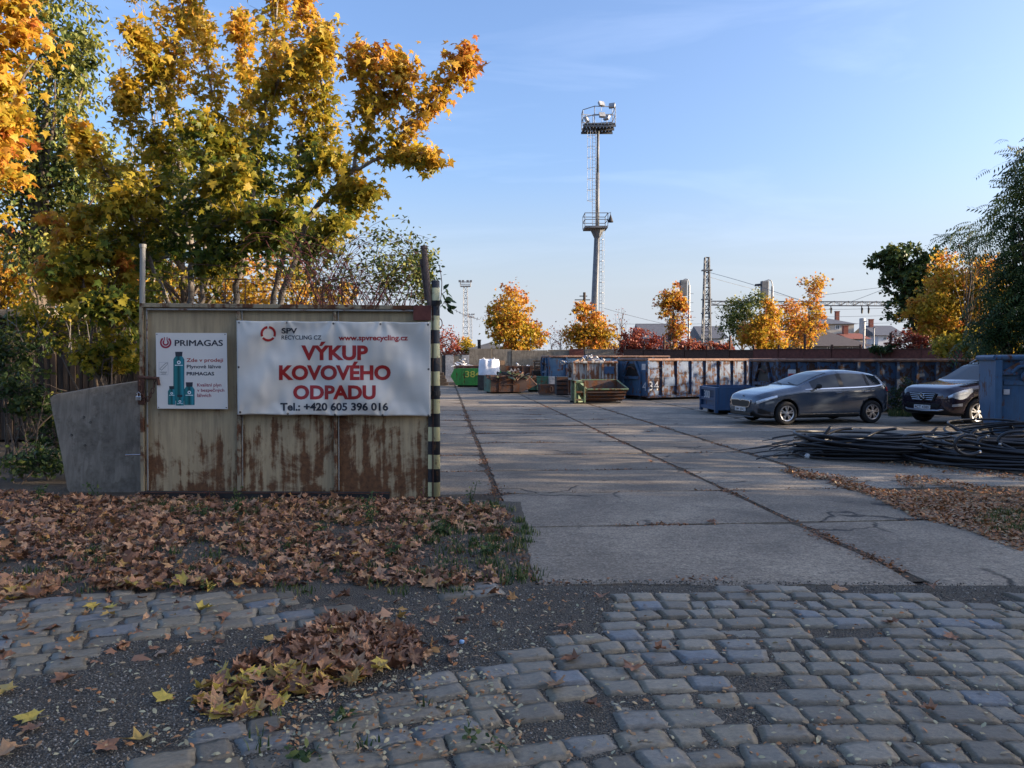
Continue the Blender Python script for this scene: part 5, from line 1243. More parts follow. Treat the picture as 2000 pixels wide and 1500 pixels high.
for x in (1170, 1175): mb.tube([(mxp(x), -.3, 1), (mxp(x), -.3, z1)], .025, 5)
zz = 1
while zz < z1: mb.tube([(mxp(1170), -.3, zz), (mxp(1175), -.3, zz)], .014, 4); zz += .32
zz = 3
while zz < z1 - .3:
    mb.tube([(mxp(1170), -.3, zz), (mxp(1174), -.8, zz), (mxp(1178), -.6, zz), (mxp(1175), -.3, zz)], .02, 4); zz += .95
mb.tube([(mxp(1178), -.6, 3), (mxp(1178), -.6, z1)], .018, 4)
mb.build('ladder', M['galv'], mast)

def lattice(mb, x, y, z0, z1, w0, w1, n, r):
    lv = [z0 + (z1 - z0) * k / n for k in range(n + 1)]; wd = [w0 + (w1 - w0) * k / n for k in range(n + 1)]
    cs = [[(x + sx * w / 2, y + sy * w / 2, z) for sx, sy in ((-1, -1), (1, -1), (1, 1), (-1, 1))] for z, w in zip(lv, wd)]
    for k in range(4): mb.tube([cs[0][k], cs[-1][k]], r, 4)
    for i in range(n):
        for k in range(4):
            k2 = (k + 1) % 4
            mb.tube([cs[i][k], cs[i + 1][k2]] if (i + k) % 2 else [cs[i][k2], cs[i + 1][k]], r * .6, 4); mb.tube([cs[i + 1][k], cs[i + 1][k2]], r * .6, 4)
def light_tower(px, ytop, Y, w, label):
    t = thing('lattice_tower', label, 'tower', (P(px, 690, Y).x, Y, 0), 0, 'distant lattice light towers'); zt = P(px, ytop + 8, Y).z
    mb = MB(); lattice(mb, 0, 0, 0, zt, w * 1.5, w * .75, 14, .07); mb.build('lattice_frame', M['galv'], t)
    mb = MB(); mb.bx(-w * 1.1, w * 1.1, -w * .8, w * .8, zt, zt + .15); rail(mb, [(-w * 1.1, -w * .8), (w * 1.1, -w * .8), (w * 1.1, w * .8), (-w * 1.1, w * .8)], zt, .9, .05); mb.build('platform', M['galv'], t)
    mb = MB()
    for s in (-1.2, -.5, .5, 1.2): mb.box((s * w, -w * .8, zt + 1.0), (.45, .3, .4))
    mb.build('floodlights', M['mast_dark'], t)
light_tower(909.5, 552, 150, .9, 'taller of the two distant lattice light towers left of the round orange tree')
light_tower(919.5, 612, 250, .9, 'shorter farther lattice light tower behind the taller one')

# ------------------------------------------------------------------ railway gantry, signals, wires
GA = 80.0
gx = P(1380, 600, GA).x
gm_ = thing('catenary_mast', 'square lattice steel railway mast carrying the long gantry beam', 'mast', (gx, GA, 0))
mb = MB(); lattice(mb, 0, 0, 0, P(1380, 503, GA).z, .95, .40, 16, .075); mb.build('lattice_frame', M['mast_dark'], gm_)
bz = P(1380, 592, GA).z
mb = MB(); x1 = (1790 - 1380) * GA / 1500
for dy in (-.2, .2):
    for dz in (-.2, .2): mb.tube([(.2, dy, bz + dz), (x1, dy, bz + dz - .1)], .05, 4)
n = 30
for i in range(n):
    a, b = .2 + (x1 - .2) * i / n, .2 + (x1 - .2) * (i + 1) / n
    for dy in (-.2, .2): mb.tube([(a, dy, bz - .2 if i % 2 else bz + .2), (b, dy, bz + .2 if i % 2 else bz - .2)], .028, 4); mb.tube([(a, dy, bz - .2), (a, dy, bz + .2)], .025, 4)
mb.build('gantry_beam', M['mast_dark'], gm_)
for px_ in (1622, 1682, 1695):
    xx = (px_ - 1380) * GA / 1500; mb = MB(); mb.tube([(xx, 0, bz - .2), (xx + .05, 0, bz - 1.1)], [.05, .06], 6); mb.tube([(xx + .05, 0, bz - .5), (xx + .05, 0, bz - 1.0)], .10, 6); mb.build('insulator', M['black_steel'], gm_)
for zz in (528, 585, 612): mb = MB(); z_ = P(1380, zz, GA).z; mb.bx(-.5, .5, -.35, .35, z_ - .06, z_ + .06); mb.build('collar', M['mast_dark'], gm_)
gm2 = thing('catenary_mast', 'far end railway mast of the gantry among the yellow trees', 'mast', (P(1838, 600, 82).x, 82, 0))
mb = MB(); lattice(mb, 0, 0, 0, P(1838, 528, 82).z, .8, .4, 14, .06); mb.build('lattice_frame', M['galv'], gm2)
mb = MB(); mb.bar((-2.4, 0, P(1838, 551, 82).z), (.4, 0, P(1838, 551, 82).z), .08); mb.build('cross_arm', M['galv'], gm2)
def signal(px, ytop, ybot, ppx, Y, label):
    t = thing('rail_signal', label, 'signal', (P(ppx, 690, Y).x, Y, 0), 0, 'railway signals'); k = Y / 1500
    x = (px - ppx) * k; z0, z1 = P(px, ybot, Y).z, P(px, ytop, Y).z
    mb = MB(); mb.bx(x - .36, x + .36, -.25, .25, z0, z1); mb.build('signal_head', M['mast_dark'], t, bevel=.06)
    for j in range(2):
        zc = z1 - .45 - j * .95; mb = MB(); mb.grid(lambda u, v: (x - .36 - .55 * v, .22 * math.cos(math.pi * u), zc + .22 * math.sin(math.pi * u) - .05 * v), 10, 1); o = mb.build('visor', M['black_steel'], t)
        s_ = o.modifiers.new('thickness', 'SOLIDIFY'); s_.thickness = .02
        mb = MB(); mb.lathe([(0, 0), (.16, .01), (.18, 0)], 14, 'Y', (0, 0, 0)); l_ = mb.build('lens', M['black_steel'], t); l_.location = (x - .365, 0, zc); l_.rotation_euler = (0, 0, math.pi / 2)
    mb = MB(); mb.tube([(0, 0, 0), (0, 0, z1 - .5)], .11, 8); mb.tube([(0, 0, z1 - .9), (0, 0, z1 - .3), (-.12, 0, z1 + .05), (-.35, 0, z1 + .12), (x, 0, z1)], .055, 8); mb.build('pole', M['galv'], t)
    mb = MB(); zz = 3.0
    while zz < z1 - 1: mb.tube([(-.1, 0, zz), (.45, 0, zz)], .025, 4); zz += .9
    mb.build('steps', M['galv'], t)
signal(1492, 549, 588, 1507, 75, 'railway signal head with two black visors above the yellow orange tree')
signal(1334, 547, 578, 1345, 78, 'railway signal partly hidden by the slim red orange tree')
up = thing('utility_pole', 'small wooden utility pole with cross arms left of the floodlight mast', 'pole', (P(1141, 690, 72).x, 72, 0))
zt_ = P(1141, 571, 72).z
mb = MB(); mb.tube([(0, 0, 0), (0, 0, zt_)], .13, 8); mb.build('pole', M['wood_dark'], up)
for dz, w in ((.7, .9), (.35, .45)): mb = MB(); mb.bar((-w * 1.0, 0, zt_ - dz), (w * .6, 0, zt_ - dz), .08); mb.build('cross_arm', M['wood_dark'], up)
# bare wires
wires = [((1385, 532, 80), (1478, 556, 70), (1572, 590, 62)), ((1655, 592, 80), (1725, 566, 70), (1800, 535, 62)), ((1600, 577, 85), (1665, 569, 85), (1760, 556, 85)), ((1500, 604, 90), (1650, 606, 90), (1790, 600, 90)),
         ((1400, 618, 95), (1600, 622, 95), (1800, 614, 95)), ((1560, 632, 100), (1680, 634, 100), (1800, 628, 100)), ((1180, 602, 85), (1240, 620, 85), (1330, 640, 85)), ((1200, 632, 110), (1300, 635, 110), (1380, 632, 110)), ((1385, 541, 80), (1470, 566, 90), (1560, 584, 100))]
wl2 = ['upper wire sloping down right from the lattice mast top', 'thick wire rising right from the gantry beam to the dark tree', 'thin wire above the gantry beam near the dark tree', 'first level wire under the gantry beam', 'long low wire crossing behind the orange trees', 'lowest wire over the house roofs on the right', 'wire descending right from the floodlight mast', 'level wire low behind the red bushes', 'lower wire sloping away right from the lattice mast']
for (w, lb) in zip(wires, wl2):
    p = [P(*q) for q in w]; t = thing('overhead_wire', lb, 'wire', p[0], 0, 'railway overhead wires')
    mb = MB(); mb.tube([p[0] * (1 - s) ** 2 + p[1] * 2 * s * (1 - s) + p[2] * s * s - p[0] for s in np.linspace(0, 1, 12)], .02, 4); mb.build('wire_strand', M['mast_dark'], t)

# ------------------------------------------------------------------ houses beyond the fence
M['wall_beige'] = m_plain('beige_render', (0.50, 0.44, 0.37), 0.9, 0.1, 2, 0.1); M['wall_white'] = m_plain('white_render', (0.62, 0.62, 0.63), 0.9, 0.08, 2, 0.1); M['wall_grey'] = m_plain('grey_render', (0.33, 0.34, 0.36), 0.9, 0.12, 2, 0.1)
M['roof_dark'] = m_plain('dark_roof', (0.075, 0.062, 0.06), 0.8, 0.3, 8, 0.3); M['roof_slate'] = m_plain('slate_roof', (0.10, 0.105, 0.12), 0.7, 0.3, 8, 0.3); M['roof_red'] = m_plain('red_roof', (0.22, 0.07, 0.045), 0.8, 0.3, 8, 0.3)
M['pane'] = m_glass_dark('window_pane', (0.03, 0.045, 0.06)); M['frame_white'] = m_plain('window_frame', (0.7, 0.7, 0.7), 0.5, 0.03, 4, 0)
def house(label, x0, x1, ye, yr, Y, wall, roof, kind='hip', dep=9, wins=(), rz=0, chim=None, over=.5):
    a = P(x0, ye, Y); b = P(x1, ye, Y); W = b.x - a.x; ze = a.z; zr = P((x0 + x1) / 2, yr, Y + dep / 2).z
    t = thing('house', label, 'house', (a.x, Y, 0), rz)
    MB().bx(0, W, 0, dep, 0, ze).build('wall', wall, t)
    if kind == 'hip':
        r0, r1 = (W * .32, W * .68) if W > dep * .8 else (W * .48, W * .52)
        mb = MB(); mb.add([(-over, -over, ze), (W + over, -over, ze), (W + over, dep + over, ze), (-over, dep + over, ze), (r0, dep / 2, zr), (r1, dep / 2, zr)], [(0, 1, 5, 4), (1, 2, 5), (2, 3, 4, 5), (3, 0, 4), (3, 2, 1, 0)])
    elif kind == 'gable':
        mb = MB(); mb.add([(-over, -over, ze), (W + over, -over, ze), (W + over, dep + over, ze), (-over, dep + over, ze), (-over, dep / 2, zr), (W + over, dep / 2, zr)], [(0, 1, 5, 4), (2, 3, 4, 5), (1, 2, 5), (3, 0, 4), (3, 2, 1, 0)])
    else:
        mb = MB(); mb.add([(-over, -over, ze), (W + over, -over, ze), (W + over, dep + over, ze), (-over, dep + over, ze), (W / 2, -over, zr), (W / 2, dep + over, zr)], [(0, 1, 4), (1, 2, 5, 4), (2, 3, 5), (3, 0, 4, 5), (3, 2, 1, 0)])
    rf_ = mb.build('roof', roof, t)
    if chim: mb = MB(); mb.bx(W * chim, W * chim + .6, dep * .4, dep * .4 + .6, ze, zr + .9); mb.bx(W * chim - .06, W * chim + .66, dep * .4 - .06, dep * .4 + .66, zr + .9, zr + 1.02); mb.build('chimney', M['roof_red'], rf_)
    for (wx, wy, ww, wh) in wins:
        p = P(wx, wy, Y); w_ = ww * Y / 1500; h_ = wh * Y / 1500; cx = p.x - a.x
        mb = MB(); mb.bx(cx - w_ / 2 - .08, cx + w_ / 2 + .08, -.05, -.002, p.z - h_ / 2 - .08, p.z + h_ / 2 + .08); wd = mb.build('window', M['frame_white'], t)
        for s in (-1, 1): MB().bx(cx + s * w_ / 4 - w_ / 4 + .04, cx + s * w_ / 4 + w_ / 4 - .04, -.062, -.052, p.z - h_ / 2, p.z + h_ / 2).build('pane', M['pane'], wd)
    return t
house('dark hipped roof house just behind the rusty red fence', 1592, 1688, 676, 645, 78, M['wall_grey'], M['roof_dark'], 'hip', 9, [(1620, 682, 8, 8), (1660, 682, 8, 8)], over=.7)
house('beige two storey house with low roof and two white windows', 1592, 1668, 633, 620, 125, M['wall_beige'], M['roof_slate'], 'hip', 10, [(1613, 639, 9, 7), (1636, 639, 7, 7), (1613, 660, 9, 7), (1640, 660, 8, 7)], chim=.8)
house('white walled house with a dark blue roof and red chimney at right', 1715, 1762, 655, 636, 120, M['wall_white'], M['roof_slate'], 'gable', 9, [(1728, 661, 6, 5), (1748, 661, 6, 5)], chim=.1)
house('small red roofed outhouse beside the silo', 1662, 1692, 662, 651, 100, M['wall_beige'], M['roof_red'], 'gable', 6, [(1676, 668, 5, 5)], chim=.05)
house('pale house with grey slate roof behind the lattice mast', 1375, 1414, 661, 637, 105, M['wall_white'], M['roof_slate'], 'gable', 8, [(1385, 669, 6, 6), (1404, 669, 6, 6)])
house('low grey roofed house behind the red bushes', 1258, 1312, 662, 632, 110, M['wall_grey'], M['roof_slate'], 'gable', 9, [(1275, 669, 6, 6), (1298, 669, 6, 6)])
house('low flat gabled building with slim chimney behind the concrete wall', 926, 985, 681, 671, 66, M['wall_beige'], M['wall_grey'], 'front', 6, [(955, 690, 8, 6)])
ch_ = thing('flue_pipe', 'slim dark flue standing before the low gabled building', 'chimney', (P(936, 690, 64).x, 64, 0)); mb = MB(); mb.tube([(0, 0, 0), (0, 0, P(936, 664, 64).z)], .14, 10); mb.tube([(0, 0, P(936, 665, 64).z), (0, 0, P(936, 663.5, 64).z)], .18, 10); mb.build('flue', M['scrap_b'], ch_)
si = thing('silo', 'pale blue grey cylindrical tank above the house roofs', 'tank', (P(1684, 650, 112).x, 112, 0)); mb = MB(); zt_ = P(1684, 623, 112).z; mb.lathe([(0, 0), (.42, 0), (.42, zt_), (.36, zt_ + .1), (0, zt_ + .14)], 18); mb.build('tank_shell', M['galv'], si)
for px_, yt in ((1687, 628), (1706, 640)):
    lp_ = thing('lamp_post', 'thin silver post standing in front of the %s' % ('tank' if px_ < 1700 else 'white walled house'), 'post', (P(px_, 690, 70).x, 70, 0)); mb = MB(); mb.tube([(0, 0, 0), (0, 0, P(px_, yt, 70).z)], [.10, .07], 8); mb.build('pole', M['galv'], lp_); mb = MB(); mb.box((0, -.15, P(px_, yt, 70).z), (.15, .5, .1)); mb.build('lamp_head', M['galv'], lp_)
# ------------------------------------------------------------------ cars
def carpaint(name, c, flake=0.6):
    t = NT(name); v = t.co(rand=False); n = t.noise(v, 3, 5)
    col = t.mix(t.ramp(n, [(0.35, 0.0), (0.75, 0.22)]), c, tuple(x * .75 + .012 for x in c))
    return t.bsdf(col, t.math('ADD', t.math('MULTIPLY', n, .10), .12), flake, None, .5, 0.9)
M['car_grey'] = carpaint('graphite_car_paint', (0.075, 0.095, 0.125), .4); M['car_dark'] = carpaint('dark_violet_car_paint', (0.028, 0.02, 0.034), .3)
M['car_glass'] = m_glass_dark('car_window', (0.016, 0.022, 0.028)); M['trim'] = m_plain('black_plastic', (0.014, 0.014, 0.015), .5, .2, 8, 0); M['tyre'] = m_plain('tyre_rubber', (0.018, 0.018, 0.018), .85, .25, 12, .2)
M['alloy'] = m_plain('alloy_wheel', (0.50, 0.51, 0.53), .3, .08, 6, 0, .9); M['chrome'] = m_plain('chrome', (0.62, 0.63, 0.64), .15, .04, 6, 0, 1.0); M['lamp'] = m_plain('lamp_glass', (0.62, 0.66, 0.70), .06, .15, 14, 0, .4, .8)
M['tail'] = m_plain('tail_lamp_red', (0.30, 0.012, 0.012), .15, .15, 10, 0); M['plate_white'] = m_plain('plate_white', (0.66, 0.66, 0.66), .4, .04, 6, 0)

class CarBody:
    """body as a lofted surface: stations along the car, each a half section from the floor to the roof centre line"""
    def __init__(s, prof):
        s.pr = {k: np.array(v, float) for k, v in prof.items()}; s.L = s.pr['top'][-1, 0]
        xs = np.linspace(0, s.L, 500); s.xs = xs; s.t = {}
        for k, v in s.pr.items():
            y = np.interp(xs, v[:, 0], v[:, 1]); w = 9 if k != 'w' else 5
            ker = np.hanning(w + 2)[1:-1]; ker /= ker.sum(); yp = np.pad(y, w // 2, mode='edge'); s.t[k] = np.convolve(yp, ker, 'valid')
    def q(s, k, x): return float(np.interp(x, s.xs, s.t[k]))
    def sec(s, x):
        zb, be, tp, w, wr = (s.q(k, x) for k in ('bot', 'belt', 'top', 'w', 'wr')); h = be - zb; g = tp - be
        return [(0, zb), (w * .78, zb), (w * .955, zb + .07), (w * .985, zb + h * .34), (w * 1.0, zb + h * .60), (w * .992, be - h * .20), (w * .995, be - h * .12), (w * .955, be),
                (wr + (w * .955 - wr) * .08, be + g * .80), (wr * .90, be + g * .925), (wr * .55, be + g * .985), (0, tp)]
    def pt(s, x, k, off=0.0):
        p = s.sec(x); i = min(int(k), 10); f = k - i; y = p[i][0] * (1 - f) + p[i + 1][0] * f; z = p[i][1] * (1 - f) + p[i + 1][1] * f
        if off:
            dy, dz = p[i + 1][0] - p[i][0], p[i + 1][1] - p[i][1]; l = math.hypot(dy, dz) or 1; y += off * dz / l; z -= off * dy / l; 
            sl = (s.q('w', min(x + .03, s.L)) - s.q('w', max(x - .03, 0))) / .06; st_ = (s.q('top', min(x + .03, s.L)) - s.q('top', max(x - .03, 0))) / .06
            x -= off * max(0, min(1.5, (sl if k < 8 else st_)))
        return x, y, z
    def patch(s, fn, nu, nv, off, name, mat, parent, both=True, thick=0):
        mb = MB()
        for sg in ((-1, 1) if both else (-1,)):
            mb2 = MB(); mb2.grid(lambda u, v: (lambda p: (p[0], sg * p[1], p[2]))(s.pt(*fn(u, v), off)), nu, nv); mb.add(mb2.v, mb2.f)
        return mb.build(name, mat, parent, smooth=True)
def boolean(ob, cutters):
    for c in cutters:
        m = ob.modifiers.new('arch', 'BOOLEAN'); m.operation = 'DIFFERENCE'; m.solver = 'EXACT'; m.object = c
    bpy.context.view_layer.update(); dg = bpy.context.evaluated_depsgraph_get()
    me = bpy.data.meshes.new_from_object(ob.evaluated_get(dg)); ob.modifiers.clear(); old = ob.data; ob.data = me
    for c in cutters: bpy.data.objects.remove(c)
def wheel(parent, x, y, r, w, n_sp, sg, dark=False):
    t = bpy.data.objects.new('wheel', None); COL.objects.link(t); t.parent = parent; t.location = (x, y, r)
    mb = MB(); h = w / 2; rr = r * .66
    mb.lathe([(rr, -h * .8), (rr + .02, -h), (r - .035, -h), (r - .006, -h * .72), (r, -h * .3), (r, h * .3), (r - .006, h * .72), (r - .035, h), (rr + .02, h), (rr, h * .8)], 40, 'Y'); mb.build('tyre', M['tyre'], t, smooth=True)
    f = -sg if False else 1; o = sg * h
    mb = MB(); mb.lathe([(rr, sg * h * .8), (rr - .015, o * .93), (rr - .03, o * .85), (rr - .045, 0), (.0, -o * .1)], 40, 'Y'); mb.build('rim', M['trim'] if dark else M['black_steel'], t, smooth=True)
    mb = MB(); mb.lathe([(rr + .006, o * .84), (rr - .004, o * .98), (rr - .028, o * .9), (rr - .034, o * .6)], 40, 'Y')
    for k in range(n_sp):
        for d in (-.17, .17):
            a = 2 * math.pi * k / n_sp + .3; a1 = a + d * .55; a2 = a + d * 1.25
            p, q_ = Vector((math.cos(a1) * .05, o * .84, math.sin(a1) * .05)), Vector((math.cos(a2) * (rr - .015), o * .80, math.sin(a2) * (rr - .015)))
            mb.bar(p, q_, .022, .034)
    mb.lathe([(.0, o * .92), (.03, o * .92), (.06, o * .86), (.065, o * .6)], 16, 'Y'); mb.build('spokes', M['alloy'], t)
    return t
def build_car(label, loc, rz, prof, paint, wx, wr_, ww, track, glass, n_sp, mirrorx, name='parked_car'):
    C = CarBody(prof); t = thing(name, label, 'car', (*loc, 0), rz, 'cars parked in the yard')
    xs = sorted(set([0, .02, .05, .09, .14, .2] + list(np.linspace(.27, C.L - .2, 62)) + [C.L - .14, C.L - .09, C.L - .05, C.L - .02, C.L] + glass['cuts']))
    ks = [0, 1, 2, 2.5, 3, 3.5, 4, 4.5, 5, 5.5, 6, 7, 7.5, 8, 9, 10, 10.5, 11]
    full = [(k, -1) for k in ks] + [(k, 1) for k in ks[-2:0:-1]]
    vs = []; 
    for x in xs:
        for k, sg in full: p = C.pt(x, k); vs.append((p[0], sg * p[1], p[2]))
    m = len(full); fs = []; mi = []
    for i in range(len(xs) - 1):
        xm = (xs[i] + xs[i + 1]) / 2
        for j in range(m):
            j2 = (j + 1) % m; fs.append((i * m + j, (i + 1) * m + j, (i + 1) * m + j2, i * m + j2)); ka = (full[j][0] + full[j2][0]) / 2
            g = 0
            if 7 < ka < 8 and glass['side'][0] < xm < glass['side'][-1]:
                g = 4
                for a, b in zip(glass['side'][0::2], glass['side'][1::2]):
                    if a < xm < b: g = 2
            if ka > 9 and glass['wind'][0] < xm < glass['wind'][1]: g = 1
            if ka > 9 and 'rear' in glass and glass['rear'][0] < xm < glass['rear'][1]: g = 1
            if ka < 2 and ka > 0: g = 4
            mi.append(g)
    fs.append(tuple(range(m - 1, -1, -1))); mi.append(0); fs.append(tuple((len(xs) - 1) * m + j for j in range(m))); mi.append(0)
    me = bpy.data.meshes.new('body'); me.from_pydata(vs, [], fs)
    for mt in (M[paint], M['car_glass'], M['car_glass'], M['trim'], M['trim']): me.materials.append(mt)
    me.polygons.foreach_set('material_index', mi); me.polygons.foreach_set('use_smooth', [True] * len(fs)); me.update()
    bm = bmesh.new(); bm.from_mesh(me); bmesh.ops.recalc_face_normals(bm, faces=bm.faces); bm.to_mesh(me); bm.free()
    ob = link('body', me, t); cut = []
    for x in wx:
        for sg in (-1, 1):
            mb = MB(); y0, y1 = sg * (track / 2 - ww / 2 - .10), sg * 1.4; nn = 40; R_ = wr_ + .055
            pr = [(x + R_ * math.cos(2 * math.pi * k / nn), wr_ + .015 + R_ * math.sin(2 * math.pi * k / nn)) for k in range(nn)]
            mb.prism(pr, min(y0, y1), max(y0, y1)); c = mb.build('cutter', M['trim'], t); cut.append(c)
    boolean(ob, cut)
    # glass becomes parts of its own
    bm = bmesh.new(); bm.from_mesh(ob.data)
    parts = {}
    for f in bm.faces:
        if f.material_index in (1, 2): parts.setdefault((f.material_index, 0 if f.material_index == 1 and f.calc_center_median().x < C.L * .6 else 1 if f.material_index == 1 else (round(np.sign(f.calc_center_median().y)), next((i for i, (a, b) in enumerate(zip(glass['side'][0::2], glass['side'][1::2])) if a < f.calc_center_median().x < b), 0))), []).append(f)
    for key, fl in parts.items():
        idx = {}; vv = []; ff = []
        for f in fl:
            r_ = []
            for v in f.verts:
                if v.index not in idx: idx[v.index] = len(vv); vv.append(v.co.copy())
                r_.append(idx[v.index])
            ff.append(tuple(r_))
        mb = MB(); mb.add(vv, ff); mb.build('windscreen' if key[0] == 1 and key[1] == 0 else 'rear_window' if key[0] == 1 else 'side_window', M['car_glass'], t, smooth=True, fix=False)
    bmesh.ops.delete(bm, geom=[f for fl in parts.values() for f in fl], context='FACES'); bm.to_mesh(ob.data); bm.free()
    for x in wx:
        for sg in (-1, 1): wheel(t, x, sg * (track / 2 - .0), wr_, ww, n_sp, sg)
        mb = MB(); mb.tube([(x, -track / 2 + .2, wr_), (x, track / 2 - .2, wr_)], .05, 8); mb.build('axle', M['black_steel'], t)
    for sg in (-1, 1):
        x = mirrorx; p = C.pt(x, 7.05); mb = MB()
        mb.grid(lambda u, v: (x - .09 * math.sin(math.pi * min(1, v * 1.0)) * (1 if math.cos(6.283 * u) < 0 else .25) * abs(math.cos(6.283 * u)) ** .6 * 1.0 + .02, sg * (p[1] + .03 + .21 * v), p[2] + .075 + .075 * math.sin(6.283 * u) * (math.sin(math.pi * (.12 + .80 * v)) ** .5)), 18, 8)
        o = mb.build('wing_mirror', M['trim'], t, smooth=True); mb = MB(); mb.bar((x + .02, sg * (p[1] - .04), p[2] + .0), (x + .01, sg * (p[1] + .09), p[2] + .05), .06, .03); mb.build('mirror_arm', M['trim'], o)
    return t, C
# ---- grey hatchback
HB = dict(top=[(0, .66), (.03, .74), (.10, .80), (.35, .88), (.75, .96), (1.15, 1.02), (1.28, 1.05), (1.6, 1.19), (1.95, 1.335), (2.25, 1.42), (2.6, 1.465), (3.0, 1.46), (3.5, 1.415), (3.85, 1.355), (3.98, 1.32), (4.15, 1.17), (4.28, 1.03), (4.33, .92), (4.36, .80)],
          belt=[(0, .60), (.05, .66), (.15, .72), (.4, .80), (.8, .875), (1.3, .94), (2.0, .955), (3.0, .98), (3.6, 1.01), (4.0, 1.06), (4.15, 1.03), (4.30, .93), (4.36, .76)],
          bot=[(0, .34), (.04, .24), (.15, .19), (.5, .17), (1.2, .17), (3.2, .17), (3.9, .20), (4.25, .30), (4.33, .36), (4.36, .45)],
          w=[(0, .60), (.03, .66), (.10, .76), (.22, .825), (.45, .875), (.8, .893), (1.4, .896), (3.0, .896), (3.6, .89), (4.0, .865), (4.22, .80), (4.32, .73), (4.36, .66)],
          wr=[(0, .50), (.1, .62), (.4, .70), (1.2, .74), (1.5, .68), (2.0, .61), (2.6, .585), (3.4, .57), (3.9, .53), (4.1, .56), (4.36, .5)])
for k_ in HB: HB[k_] = [((x if x <= 3.6 else 3.6 + (x - 3.6) * .70), z) for x, z in HB[k_]]     # short tail of a hatchback
f0 = G(1533, 830); r0 = G(1697, 826.2); ang = math.atan2(r0.y - f0.y, r0.x - f0.x)
# front wheel centre on the near side lies .83 m behind the nose
u_ = Vector((math.cos(ang), math.sin(ang))); v_ = Vector((-math.sin(ang), math.cos(ang)))
near = Vector((f0.x, f0.y)); o_ = near - u_ * .83 + v_ * .80
car, C = build_car('graphite grey hatchback parked in front of the scaly blue container', o_, ang, HB, 'car_grey', (.83, 3.48), .315, .205, 1.60,
    dict(wind=(1.30, 2.22), side=[1.62, 2.50, 2.60, 3.36, 3.42, 3.80], rear=(3.90, 4.05), cuts=[1.30, 1.45, 1.62, 2.22, 2.50, 2.60, 3.36, 3.42, 3.80, 3.90, 4.05]), 5, 1.72)
def cpatch(fn, nu, nv, off, name, mat, both=True): return C.patch(fn, nu, nv, off, name, M[mat], car, both)
for sg in (-1, 1):
    mb = MB(); mb.grid(lambda u, v: (lambda p: (p[0], sg * p[1], p[2]))(C.pt(.05 + .50 * u, 6.55 - 1.75 * (1 - v) * (1 - .55 * u), .006)), 14, 4); mb.build('headlight', M['lamp'], car, smooth=True)
    mb = MB(); mb.grid(lambda u, v: (lambda p: (p[0], sg * p[1], p[2]))(C.pt(.07 + .30 * u, 2.4 + 1.3 * v * (1 - .75 * u), .006)), 10, 4); mb.build('fog_recess', M['trim'], car, smooth=True)
    mb = MB(); mb.grid(lambda u, v: (lambda p: (p[0], sg * p[1], p[2]))(C.pt(3.93 + .17 * u, 5.2 + 1.8 * v * (1 - .35 * (1 - u)), .007)), 8, 5); mb.build('tail_lamp', M['tail'], car, smooth=True)
    for x in (1.58, 2.55, 3.40):
        mb = MB(); mb.grid(lambda u, v: (lambda p: (p[0], sg * p[1], p[2]))(C.pt(x + (.0 if x < 3 else .10 * (1 - v)) - .004 + .008 * u, (2.4 if x < 3 else 3.6) + (4.6 if x < 3 else 3.4) * v, .0015)), 1, 14); mb.build('door_gap', M['trim'], car)
    for x in (2.30, 3.18):
        mb = MB(); a = C.pt(x, 5.6, .02); b = C.pt(x + .20, 5.65, .02); mb.tube([(a[0] - .01, sg * (a[1] - .02), a[2]), (a[0] + .02, sg * a[1] + sg * .01, a[2]), (b[0] - .02, sg * b[1] + sg * .01, b[2]), (b[0] + .01, sg * (b[1] - .02), b[2])], .014, 6); mb.build('door_handle', M['car_grey'], car)
    mb = MB(); mb.grid(lambda u, v: (lambda p: (p[0], sg * p[1], p[2]))(C.pt(1.40 + 2.43 * u, 6.96 + .10 * v, .005)), 40, 1); mb.build('window_trim', M['chrome'], car)
    mb = MB(); mb.grid(lambda u, v: (lambda p: (p[0], sg * p[1], p[2]))(C.pt(3.80 + .04 * v, 7.05 + .9 * u, .005)), 8, 1); mb.build('window_trim', M['chrome'], car)
    mb = MB(); mb.grid(lambda u, v: (lambda p: (p[0], sg * p[1], p[2]))(C.pt(1.24 + 1.82 * u, 1.9 + .35 * v, .006)), 20, 2); mb.build('side_skirt', M['trim'], car, smooth=True)
    mb = MB(); mb.grid(lambda u, v: (lambda p: (p[0], sg * p[1], p[2]))(C.pt(1.24 + 1.82 * u, 2.22 + .08 * v, .012)), 20, 1); mb.build('skirt_strip', M['silver'], car)
def face(pts, x, thick, name, mat, parent=car):
    mb = MB(); mb.prism(pts, x - thick, x, 'X'); return mb.build(name, M[mat], parent, bevel=.004)
face([(-.50, .62), (-.44, .655), (-.12, .665), (0, .645), (.12, .665), (.44, .655), (.50, .62), (.44, .48), (.36, .455), (-.36, .455), (-.44, .48)], -.004, .035, 'grille_frame', 'chrome')
face([(-.465, .615), (-.42, .635), (-.12, .645), (0, .628), (.12, .645), (.42, .635), (.465, .615), (.41, .495), (.34, .475), (-.34, .475), (-.41, .495)], -.038, .006, 'grille', 'trim')
face([(-.52, .33), (-.50, .25), (.50, .25), (.52, .33)], -.002, .03, 'lower_grille', 'trim')
pl2 = face([(-.26, .345), (.26, .345), (.26, .455), (-.26, .455)], -.01, .03, 'number_plate', 'plate_white')
lettering('5M4 8842', (-.23, -.44, .23, -.36), .01, M['ink_dark'], pl2, lambda a, b: (-.0415, -a, -b))
mb = MB(); mb.lathe([(0, -.004), (.042, -.003), (.045, 0)], 18, 'Z', (.05, 0, .775)); o = mb.build('bonnet_badge', M['chrome'], car)
face([(-.66, .235), (-.62, .20), (.62, .20), (.66, .235)], .01, .05, 'front_splitter', 'car_grey')
